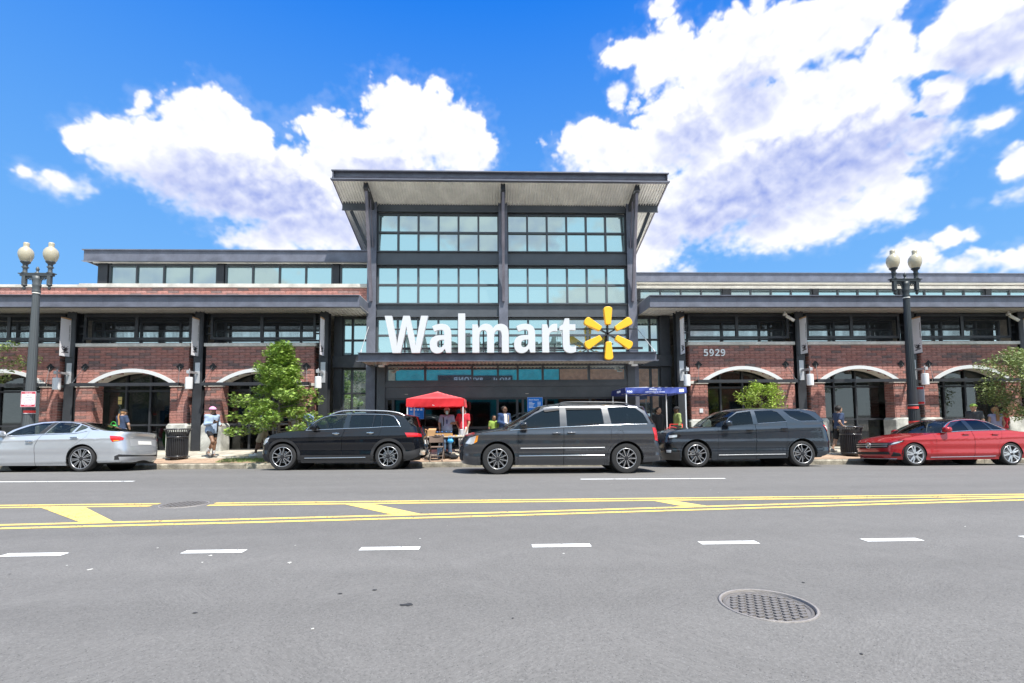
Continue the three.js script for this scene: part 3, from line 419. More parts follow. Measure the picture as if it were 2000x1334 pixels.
// entrance block under the sign canopy
{ const e = sp('entrance_canopy', [box(-4.82, 5.90, 3.46, 3.745, 17.72, 17.74), box(-4.82, 5.90, 3.735, 3.755, 17.6, 17.74), box(-4.86, 5.94, 3.43, 3.46, 17.6, 17.74), box(-4.82, -4.8, 3.46, 3.735, 17.74, 19.25), box(5.88, 5.90, 3.46, 3.735, 17.74, 19.25), box(-4.8, 5.88, 3.66, 3.72, 17.74, 19.25)], M.steel);
  sp('roof_membrane', box(-4.79, 5.87, 3.722, 3.732, 17.76, 19.24), M.membrane, e);
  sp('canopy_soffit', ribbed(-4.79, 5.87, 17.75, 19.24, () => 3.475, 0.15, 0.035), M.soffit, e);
  for (const [x, X] of [[-4.72, -4.85], [5.82, 5.6]]) sp('tie_rod', [rod([x, 3.77, -17.66], [X, 4.98, -19.24], 0.013), rod([x, 3.75, -17.66], [lerp(x, X, 0.07), 3.86, -17.78], 0.03)], M.galv, e);
  for (const x of [-2.2, 2.6]) sp('tie_rod', rod([x, 3.75, -17.8], [x, 4.98, -19.3], 0.013), M.galv, e);
  for (const [x, s] of [[-3.95, -1], [5.05, 1]]) sp('flood_lamp', [box(x - 0.08, x + 0.08, 3.36, 3.46, 17.95, 18.12, 0.01), box(x + s * 0.12 - 0.1, x + s * 0.12 + 0.1, 3.28, 3.36, 17.95, 18.1, 0.015), rod([x, 3.37, -18.03], [x + s * 0.12, 3.33, -18.03], 0.02)], M.cream, e);
  const xs = [-4.1, -2.64, -0.84, 0.15, 0.91, 1.88, 3.68, 5.12];
  windowGrid('transom', xs, [2.83, 3.45], 19.1, 0.075, M.glassMid, M.frame, 0.14);
  sp('door_head', [box(-4.25, 5.28, 2.62, 2.79, 18.98, 19.2), box(-4.25, 5.28, 2.20, 2.62, 19.02, 19.2), box(-4.45, -4.14, 0.1, 3.46, 18.96, 19.2), box(5.16, 5.45, 0.1, 3.46, 18.96, 19.2)], M.frame);
  const dx = [-4.1, -3.85, -2.87, -1.16, 0.13, 0.88, 1.1, 1.99, 3.70, 5.12];
  windowGrid('entrance_doors', dx, [0.25, 1.05, 2.17], 19.12, 0.09, M.glassDark, M.steelDark, 0.14);
  for (const x of [-3.4, 1.2]) sp('ceiling_strip', box(x, x + 0.12, 2.33, 2.35, 18.99, 19.02), M.lime);
}
// ---- vehicles: skins laid over a side elevation (x back, y up, near side +z), with real width, wrap-round ends, glass and cabins
function crom(pts, t) { const n = pts.length - 1, f = clamp(t) * n, i = Math.min(n - 1, Math.floor(f)), u = f - i, P = (k) => pts[clamp(k, 0, n)], a = P(i - 1), b = P(i), c = P(i + 1), d = P(i + 2); return b.map((_, k) => 0.5 * (2 * b[k] + (c[k] - a[k]) * u + (2 * a[k] - 5 * b[k] + 4 * c[k] - d[k]) * u * u + (3 * b[k] - a[k] - 3 * c[k] + d[k]) * u * u * u)); }
function interp(pts, x) { if (x <= pts[0][0]) return pts[0][1]; for (let i = 0; i < pts.length - 1; i++) if (x <= pts[i + 1][0]) { const t = (x - pts[i][0]) / (pts[i + 1][0] - pts[i][0]); return lerp(pts[i][1], pts[i + 1][1], t); } return pts[pts.length - 1][1]; }
function smoothInterp(pts, x) { let s = 0; for (const d of [-0.06, -0.03, 0, 0.03, 0.06]) s += interp(pts, x + d); return s / 5; }
function triPoly(outer, holes, max) {   // triangles of a polygon, split along long edges
  const V = [...outer, ...holes.flat()].map((p) => [...p]), F = THREE.ShapeUtils.triangulateShape(outer.map((p) => new THREE.Vector2(...p)), holes.map((h) => h.map((p) => new THREE.Vector2(...p))));
  let tris = F, mid = new Map();
  const M2 = (a, b) => { const k = a < b ? a * 1e6 + b : b * 1e6 + a; if (!mid.has(k)) { V.push([(V[a][0] + V[b][0]) / 2, (V[a][1] + V[b][1]) / 2]); mid.set(k, V.length - 1); } return mid.get(k); };
  for (let pass = 0; pass < 9; pass++) {
    const out = []; let any = false; const long = (a, b) => Math.hypot(V[a][0] - V[b][0], (V[a][1] - V[b][1]) * 1.6) > max;
    for (const [a, b, c] of tris) {
      const ab = long(a, b), bc = long(b, c), ca = long(c, a), n = ab + bc + ca; if (!n) { out.push([a, b, c]); continue; } any = true;
      if (n === 3) { const p = M2(a, b), q = M2(b, c), r = M2(c, a); out.push([a, p, r], [p, b, q], [r, q, c], [p, q, r]); }
      else if (n === 2) { const [A, B, C] = !ca ? [a, b, c] : !ab ? [b, c, a] : [c, a, b]; const p = M2(A, B), q = M2(B, C); out.push([p, B, q], [A, p, q], [A, q, C]); }
      else { const [A, B, C] = ab ? [a, b, c] : bc ? [b, c, a] : [c, a, b]; const p = M2(A, B); out.push([A, p, C], [p, B, C]); }
    }
    tris = out; if (!any) break;
  }
  return { V, tris };
}
function inset(poly, d) { let A = 0; const n = poly.length; for (let i = 0; i < n; i++) { const p = poly[i], q = poly[(i + 1) % n]; A += p[0] * q[1] - q[0] * p[1]; } const s = A > 0 ? 1 : -1; return poly.map((p, i) => { const a = poly[(i + n - 1) % n], b = poly[(i + 1) % n]; let e1 = [p[0] - a[0], p[1] - a[1]], e2 = [b[0] - p[0], b[1] - p[1]]; const l1 = Math.hypot(...e1) || 1, l2 = Math.hypot(...e2) || 1; let nx = -(e1[1] / l1 + e2[1] / l2) * s, ny = (e1[0] / l1 + e2[0] / l2) * s; const L = Math.hypot(nx, ny); if (L < 0.3) return p; const k = d * Math.min(1.6, 2 / L) / L; return [p[0] + nx * k, p[1] + ny * k]; }); }
M.tyre = std([0.022, 0.022, 0.023], 0.9); M.trim = std([0.018, 0.018, 0.02], 0.65); M.gloss = phys([0.008, 0.008, 0.009], { roughness: 0.15, clearcoat: 1, clearcoatRoughness: 0.03 }); M.chrome = std([0.78, 0.79, 0.80], 0.12, 1); M.alloy = std([0.62, 0.62, 0.63], 0.32, 0.85); M.alloyDark = std([0.05, 0.05, 0.055], 0.4, 0.6);
M.under = std([0.035, 0.034, 0.033], 0.9); M.lampRed = phys([0.55, 0.012, 0.015], { roughness: 0.1, clearcoat: 1, clearcoatRoughness: 0.02 }); M.lampClear = phys([0.62, 0.64, 0.66], { roughness: 0.12, metalness: 0.35, clearcoat: 1 }); M.amber = phys([0.75, 0.26, 0.02], { roughness: 0.15, clearcoat: 1 }); M.plate = std([0.75, 0.74, 0.70], 0.5);
M.carGlass = phys([0.42, 0.47, 0.46], { roughness: 0.02, transmission: 1, thickness: 0, ior: 1.45 }); M.carTint = phys([0.045, 0.055, 0.065], { roughness: 0.02, transmission: 1, thickness: 0, ior: 1.55 });
M.seatDark = std([0.035, 0.036, 0.04], 0.85); M.seatPale = std([0.36, 0.34, 0.31], 0.85);
function wheel(parent, name, R, rim, width, n, twin, dark, cap) {   // axle along z, outer face at +z
  const w = shade(new THREE.Group()); w.name = name; parent.add(w);
  const h = width / 2;
  const ty = new THREE.LatheGeometry([[rim * 0.98, -h * 0.86], [rim * 1.03, -h * 0.95], [R * 0.93, -h], [R * 0.985, -h * 0.8], [R, -h * 0.45], [R, h * 0.45], [R * 0.985, h * 0.8], [R * 0.94, h * 0.98], [rim * 1.05, h * 0.99], [rim * 1.0, h * 0.9]].map((p) => new THREE.Vector2(...p)), 48); ty.rotateX(Math.PI / 2); part(w, 'tyre', ty, M.tyre);
  const rg = new THREE.LatheGeometry([[rim * 1.02, h * 0.88], [rim * 1.0, h * 0.97], [rim * 0.94, h * 0.94], [rim * 0.92, h * 0.5], [rim * 0.9, -h * 0.8]].map((p) => new THREE.Vector2(...p)), 48); rg.rotateX(Math.PI / 2);
  const sp = []; for (let i = 0; i < n; i++) { const a = i / n * Math.PI * 2 + Math.PI / 2; for (const o of twin ? [-twin, twin] : [0]) { const s = new THREE.Shape([[rim * 0.12, -0.019], [rim * 0.93, -0.014 - (twin ? 0 : 0.012)], [rim * 0.93, 0.014 + (twin ? 0 : 0.012)], [rim * 0.12, 0.019]].map((p) => new THREE.Vector2(...p))); const g = new THREE.ExtrudeGeometry(s, { depth: 0.028, bevelEnabled: true, bevelSize: 0.004, bevelThickness: 0.005, bevelSegments: 1 }); g.rotateZ(a + o); g.translate(0, 0, h * 0.62); sp.push(g); } }
  const hub = new THREE.CylinderGeometry(rim * 0.2, rim * 0.22, 0.05, 20); hub.rotateX(Math.PI / 2); hub.translate(0, 0, h * 0.72);
  part(w, 'rim', [rg, ...sp.map((g) => g), hub], dark ? M.alloyDark : M.alloy);
  if (dark) { const e = []; for (let i = 0; i < n; i++) { const a = i / n * Math.PI * 2 + Math.PI / 2; for (const o of twin ? [-twin, twin] : [0]) { const s = new THREE.Shape([[rim * 0.2, -0.006], [rim * 0.93, -0.009], [rim * 0.93, 0.009], [rim * 0.2, 0.006]].map((p) => new THREE.Vector2(...p))); const g = new THREE.ExtrudeGeometry(s, { depth: 0.006, bevelEnabled: false }); g.rotateZ(a + o); g.translate(0, 0, h * 0.62 + 0.034); e.push(g); } } const lip = new THREE.TorusGeometry(rim * 0.975, 0.009, 6, 48); lip.translate(0, 0, h * 0.93); part(w, 'machined_faces', [...e, lip], M.alloy); }
  const disc = new THREE.CylinderGeometry(rim * 0.62, rim * 0.62, 0.02, 28); disc.rotateX(Math.PI / 2); disc.translate(0, 0, h * 0.15); part(w, 'brake_disc', disc, M.galv);
  const cp = new THREE.CylinderGeometry(rim * 0.13, rim * 0.14, 0.02, 16); cp.rotateX(Math.PI / 2); cp.translate(0, 0, h * 0.72 + 0.034); part(w, 'centre_cap', cp, cap || M.alloyDark);
  return w;
}
function makeCar(S) {
  const t = thing(S.name, S.label, S.category, S.at, 0, S.group); t.rotation.set(S.roll || 0, 0, -0.0045); const paint = S.paint;
  const W = (x, y) => { let w = smoothInterp(S.sec, y) - (S.barrel || 0.012) * (x - S.mid) ** 2; for (const [y0, k, a, s] of S.crease || []) w += a * Math.exp(-(((y - y0 - k * x) / s) ** 2)); return w; };
  const xF = S.xF, xR = S.xR, rF = S.rF || 0.55, rR = S.rR || 0.5, uF = xF + rF, uR = xR - rR, LF = rF + 0.8, LR = rR + 0.8, eS = 0.80, eC = 0.62;
  const fx = (y) => smoothInterp(S.front, y), bx = (y) => smoothInterp(S.rear, y);
  const P = (u, y, off = 0) => {   // point of the lower body: u follows the side, then the corner to the centre of the end
    if (u < uF) { const f = clamp((uF - u) / LF) * Math.PI / 2, s = Math.sin(f) ** eS, c = Math.cos(f) ** eC; return [uF - rF * s + fx(y) * s + off * s, y, Math.max(0, (W(uF, y) - off) * c)]; }
    if (u > uR) { const f = clamp((u - uR) / LR) * Math.PI / 2, s = Math.sin(f) ** eS, c = Math.cos(f) ** eC; return [uR + rR * s + bx(y) * s - off * s, y, Math.max(0, (W(uR, y) - off) * c)]; }
    return [u, y, W(u, y) - off];
  };
  const uMin = uF - LF, uMax = uR + LR;
  const G = (x, y, off = 0) => [x, y, W(x, y) - off];
  const ux = (x) => x < uF ? uF - Math.asin(clamp((uF - x) / rF, 0, 0.985) ** (1 / eS)) / (Math.PI / 2) * LF : x > uR ? uR + Math.asin(clamp((x - uR) / rR, 0, 0.985) ** (1 / eS)) / (Math.PI / 2) * LR : x;
  function skin(poly, holes, map, off = 0, max = 0.12, sides = [1, -1]) {
    const { V, tris } = triPoly(poly, holes, max), pos = [], nor = [], e = 0.004, cross = (a, b) => [a[1] * b[2] - a[2] * b[1], a[2] * b[0] - a[0] * b[2], a[0] * b[1] - a[1] * b[0]];
    const pv = V.map(([u, y]) => map(u, y, off)), nv = V.map(([u, y]) => { const a = map(u - e, y, off), b = map(u + e, y, off), c = map(u, y - e, off), d = map(u, y + e, off); let n = cross([b[0] - a[0], b[1] - a[1], b[2] - a[2]], [d[0] - c[0], d[1] - c[1], d[2] - c[2]]); const l = Math.hypot(...n) || 1; n = n.map((q) => q / l); if (n[2] < 0) n = n.map((q) => -q); return n; });
    for (const s of sides) for (const f of tris) { let o = f; const p = f.map((k) => pv[k]), c = cross([p[1][0] - p[0][0], p[1][1] - p[0][1], p[1][2] - p[0][2]], [p[2][0] - p[0][0], p[2][1] - p[0][1], p[2][2] - p[0][2]]); const n0 = nv[f[0]]; if ((c[0] * n0[0] + c[1] * n0[1] + c[2] * n0[2]) * s < 0) o = [f[0], f[2], f[1]]; for (const k of o) { pos.push(pv[k][0], pv[k][1], pv[k][2] * s); nor.push(nv[k][0], nv[k][1], nv[k][2] * s); } }
    const g = new THREE.BufferGeometry(); g.setAttribute('position', new THREE.Float32BufferAttribute(pos, 3)); g.setAttribute('normal', new THREE.Float32BufferAttribute(nor, 3)); g.setAttribute('uv', new THREE.Float32BufferAttribute(new Float32Array(pos.length / 3 * 2), 2)); return g;
  }
  const pair = (par, name, mat, fn) => { let o; for (const s of [1, -1]) { const m = part(par, name, fn(s), mat); o = o || m; } return o; };
  const topPts = [[uMin, S.noseTop], ...S.top.map(([x, y]) => [ux(x), y]), [uMax, S.tailTop]], botPts = [[uMin, S.noseBottom], ...S.bottom.map(([x, y]) => [ux(x), y]), [uMax, S.tailBottom]], topY = (u) => interp(topPts, u);
  const ar = S.arch, yb = (x) => { for (const [cx, cy, r] of ar) if (Math.abs(x - cx) < r) return Math.max(interp(botPts, x), cy + Math.sqrt(r * r - (x - cx) ** 2)); return interp(botPts, x); };
  const bottomRun = (x0, x1, fn = yb) => { const xs = new Set([x0, x1]); for (const x of span(x0, x1, 0.14)) xs.add(x); for (const [cx, , r] of ar) for (let k = 0; k <= 28; k++) { const x = cx - r * Math.cos(k / 28 * Math.PI) * 0.99999; if (x > x0 && x < x1) xs.add(x); } const a = [...xs].sort((p, q) => p - q), o = []; a.forEach((x, i) => { for (const [cx, , r] of ar) if (i && a[i - 1] < cx - r && x > cx - r && x < cx) o.push([cx - r, interp(botPts, cx - r)]); o.push([x, fn(x)]); for (const [cx, , r] of ar) if (i < a.length - 1 && x < cx + r && x > cx && a[i + 1] > cx + r) o.push([cx + r, interp(botPts, cx + r)]); }); return o; };
  const topRun = (x0, x1) => [[x0, topY(x0)], ...topPts.filter((p) => p[0] > x0 + 1e-4 && p[0] < x1 - 1e-4), [x1, topY(x1)]];
  const seams = [[[uMin, topY(uMin)], [uMin, interp(botPts, uMin)]], ...S.seams, [[uMax, topY(uMax)], [uMax, interp(botPts, uMax)]]];
  const names = S.panels;
  // inner dark shell first, then the panels with their gaps
  part(t, 'inner_shell', skin([...topRun(uMin, uMax), ...bottomRun(uMin, uMax).reverse()], [], P, 0.03, 0.2), M.under);
  const panels = {};
  for (let i = 0; i < seams.length - 1; i++) {
    const A = seams[i], B = seams[i + 1], a0 = A[0][0], b0 = B[0][0], a1 = A[A.length - 1][0], b1 = B[B.length - 1][0];
    const tr = (s) => s.slice(1, -1).map((p) => [...p]).filter((p) => p[1] > yb(p[0]) + 0.01);
    const poly = [...topRun(a0, b0), ...tr(B), ...bottomRun(a1, b1).reverse(), ...tr(A).reverse()];
    const ends = i === 0 || i === seams.length - 2;
    if (ends) { panels[names[i]] = part(t, names[i], skin(poly, [], P, 0, 0.10), paint); continue; }
    for (const s of [1, -1]) { const m = part(t, names[i], skin(inset(poly, 0.0055), [], P, 0, 0.10, [s]), paint);
    if (S.handles && /door/.test(names[i])) { const h = S.handles[/front/.test(names[i]) ? 0 : 1]; if (h) { const gs = []; { const z = W(h[0], h[1]) * s; const g = new RoundedBoxGeometry(0.20, 0.035, 0.03, 2, 0.012); g.translate(h[0], h[1], z + s * 0.032); const p = new THREE.SphereGeometry(0.055, 12, 8); p.scale(1.2, 0.7, 0.18); p.translate(h[0], h[1] - 0.012, z); gs.push(g, p); } part(m, 'handle', gs, S.handleMat || paint); } } }
  }
  // lamps, mouldings and other pieces laid on the skin: [name, polygon, material, lift, chart]
  for (const [name, poly, mat, lift = 0.006, chart = 'P', single] of S.patches || []) { const pl = chart === 'P' ? poly.map(([x, y]) => [ux(x), y]) : poly; if (pl.some((q) => q[0] <= uMin + 0.02 || q[0] >= uMax - 0.02)) part(t, name, skin(pl, [], P, -lift, 0.07), mat); else pair(t, name, mat, (s) => skin(pl, [], chart === 'G' ? G : P, -lift, 0.07, [s])); }
  // cabin sides with window openings
  const E = S.edge, belt = S.belt, cab = [...belt, ...[...E].reverse().slice(1, -1)];
  pair(t, 'cabin_side', S.cabinMat || paint, (s) => skin(cab, S.windows.map((w) => inset(w, -0.006)), G, 0, 0.12, [s]));
  S.windows.forEach((w, i) => pair(t, 'side_window', (S.tint || [])[i] ? M.carTint : M.carGlass, (s) => skin(w, [], G, 0.006, 0.3, [s])));
  for (const [name, pts, r, mat] of S.lines || []) { pair(t, name, mat, (s) => tube(span(0, 1, 1 / 16).map((k) => { const [x, y] = crom(pts, k), q = P(ux(x), y, -0.004); return [q[0], q[1], q[2] * s]; }), r, 24, 5)); }
  // top skins: rows across the car from the centre line to the edge
  const across = (xc, yc, xe, ye, n = 9) => { const z = W(xe, ye), o = []; for (let i = 0; i <= n; i++) { const s = i / n; o.push([lerp(xc, xe, s ** 2), lerp(yc, ye, s ** 2.4), z * s]); } return o; };
  const endRow = (u0, u1, n = 9) => { const o = []; for (let i = 0; i <= n; i++) { const u = lerp(u0, u1, i / n); o.push(P(u, topY(u))); } return o; };
  function loft(name, rows, mat, sub = 4, lift = 0) {
    const n = rows[0].length, R = []; const K = (rows.length - 1) * sub; for (let k = 0; k <= K; k++) { const row = []; for (let i = 0; i < n; i++) row.push(crom(rows.map((r) => r[i]), k / K)); R.push(row); }
    const pos = [], idx = [], full = 2 * n - 1; for (const row of R) { for (let i = n - 1; i > 0; i--) pos.push(row[i][0], row[i][1] + lift, -row[i][2]); for (let i = 0; i < n; i++) pos.push(row[i][0], row[i][1] + lift, row[i][2]); }
    for (let k = 0; k < K; k++) for (let i = 0; i < full - 1; i++) { const a = k * full + i; idx.push(a, a + 1, a + full, a + 1, a + full + 1, a + full); }
    const g = new THREE.BufferGeometry(); g.setAttribute('position', new THREE.Float32BufferAttribute(pos, 3)); g.setIndex(idx); g.computeVertexNormals(); g.setAttribute('uv', new THREE.Float32BufferAttribute(new Float32Array(pos.length / 3 * 2), 2)); return part(t, name, g, mat);
  }
  for (const [name, sts, mat, sub, lift] of S.tops) loft(name, sts.map((s) => s === 'front' ? endRow(uMin, ux(S.hoodX)) : s === 'rear' ? endRow(uMax, ux(S.deckX)) : across(...s)), mat || paint, sub || 4, lift || 0);
  // mirrors
  const [mx, my, ms = 1] = S.mirror; for (const s of [1, -1]) { const mg = [], mb = []; const z = (W(mx, my) + 0.13) * s, g = new THREE.SphereGeometry(0.12 * ms, 18, 12); const p = g.attributes.position; for (let i = 0; i < p.count; i++) { const q = [p.getX(i), p.getY(i), p.getZ(i)].map((v) => v / (0.12 * ms)), k = 1 / Math.pow(Math.abs(q[0]) ** 3.5 + Math.abs(q[1]) ** 3.5 + Math.abs(q[2]) ** 3.5, 1 / 3.5); p.setXYZ(i, q[0] * k * 0.085 * ms + (q[0] < 0 ? q[0] * 0.03 : 0), q[1] * k * 0.078 * ms, q[2] * k * 0.11 * ms); } g.computeVertexNormals(); g.translate(mx, my, z); mg.push(g); const a = beam([mx - 0.03, my - 0.06, (W(mx, my - 0.1) - 0.02) * s], [mx, my - 0.045, z], 0.06, 0.035); mb.push(a); const mm = part(t, 'mirror', mg, S.mirrorMat || paint); part(mm, 'mirror_foot', mb, M.trim); }
  // running gear
  ar.forEach(([cx, cy, r], i) => {
    const [wx, wy, R, rim] = S.wheels[i], w = smoothInterp(S.sec, 0.45) - 0.02;
    for (const s of [1, -1]) { const wh = wheel(t, 'wheel', R, rim, 0.225, ...S.spokes); wh.position.set(wx, R, s * (w - 0.115)); if (s < 0) wh.rotation.y = Math.PI; wh.rotation.z = (i ? 0.3 : 0.12) + (s < 0 ? 0.4 : 0);
      const lg = new THREE.CylinderGeometry(r + 0.004, r + 0.004, 0.34, 28, 1, true, 0, Math.PI); lg.rotateX(Math.PI / 2); lg.rotateZ(Math.PI / 2 * 0); lg.rotateZ(Math.PI / 2); const p = lg.attributes.position; let my2 = 0; for (let k = 0; k < p.count; k++) my2 += p.getY(k); if (my2 < 0) lg.rotateZ(Math.PI); lg.translate(cx, cy, s * (w - 0.185)); const lb = new THREE.CircleGeometry(r, 24); lb.translate(cx, cy, s * (w - 0.35)); part(t, 'wheel_well', [lg, lb], M.under); }
  });
  const fl = S.floor; part(t, 'underbody', [box(fl[0], fl[1], fl[2], fl[2] + 0.14, -0.68, 0.68, 0.04), ...S.wheels.map(([wx, , R]) => box(wx - 0.06, wx + 0.06, R - 0.06, R + 0.06, -0.62, 0.62))], M.under);
  for (const [cx, cy, r] of ar) { const lw = S.lip || 0.035, o = [], q = []; for (let k = 0; k <= 24; k++) { const a = Math.PI * (1.06 - k / 24 * 1.12); o.push([cx + (r + lw) * Math.cos(a), cy + (r + lw) * Math.sin(a)]); q.push([cx + (r - 0.002) * Math.cos(a), cy + (r - 0.002) * Math.sin(a)]); } q.reverse(); pair(t, 'wheel_arch', S.lipMat || paint, (s) => skin([...o, ...q], [], P, -(S.lipLift || 0.008), 0.12, [s])); }
  if (S.rails) for (const s of [1, -1]) part(t, 'roof_rail', tube(span(0, 1, 1 / 14).map((k) => { const [x, y] = crom(S.rails, k); return [x, y, s * (W(x, 1.58) - 0.03)]; }), 0.018, 30, 6), S.railMat || M.galv);
  // cabin
  const seat = (x, y, z, w2, hh, mat) => { const a = new RoundedBoxGeometry(0.5, 0.16, w2, 2, 0.06); a.translate(x, y, z); const b = new RoundedBoxGeometry(0.15, hh, w2, 2, 0.06); b.rotateZ(-0.22); b.translate(x + 0.3, y + hh / 2, z); const c = new RoundedBoxGeometry(0.11, 0.2, Math.min(w2, 0.28), 2, 0.05); c.translate(x + 0.38 + hh * 0.1, y + hh + 0.1, z); return [a, b, c]; };
  for (const [x, y, hh, rear] of S.seats) part(t, 'seat', rear ? [...seat(x, y, 0, 1.2, hh), ...[-0.4, 0.4].map((z) => { const c = new RoundedBoxGeometry(0.1, 0.17, 0.26, 2, 0.05); c.translate(x + 0.4 + hh * 0.1, y + hh + 0.09, z); return c; })] : [...seat(x, y, 0.36, 0.5, hh), ...seat(x, y, -0.36, 0.5, hh)], S.seatMat || M.seatDark);
  const [dx, dy] = S.dash; const stw = new THREE.TorusGeometry(0.18, 0.016, 6, 24); stw.rotateY(Math.PI / 2); stw.rotateZ(-0.4); stw.translate(dx + 0.42, dy + 0.02, 0.36);
  part(t, 'dashboard', [box(dx - 0.25, dx + 0.2, dy - 0.3, dy - 0.02, -0.7, 0.7, 0.06), stw], M.seatDark); part(t, 'cabin_floor', box(fl[0] + 0.8, fl[1] - 0.4, fl[2] + 0.15, fl[2] + 0.2, -0.72, 0.72), M.seatDark);
  return { t, P, G, W, skin, uMin, uMax, uF, uR, panels };
}
const carPaint = (c, metal = 0.5, rough = 0.32) => phys(c, { metalness: metal, roughness: rough, clearcoat: 1, clearcoatRoughness: 0.03, specularIntensity: metal ? 1 : 0.15 });
const parkedAt = (x, Zn, hw) => { const n = gY(x, Zn + 0.12), f = gY(x, Zn + 2 * hw - 0.12), w = 2 * hw - 0.24; return { at: [x, (n + f) / 2, -(Zn + hw)], roll: -Math.atan((n - f) / w) }; };
const curbCars = 'cars parked along the kerb';
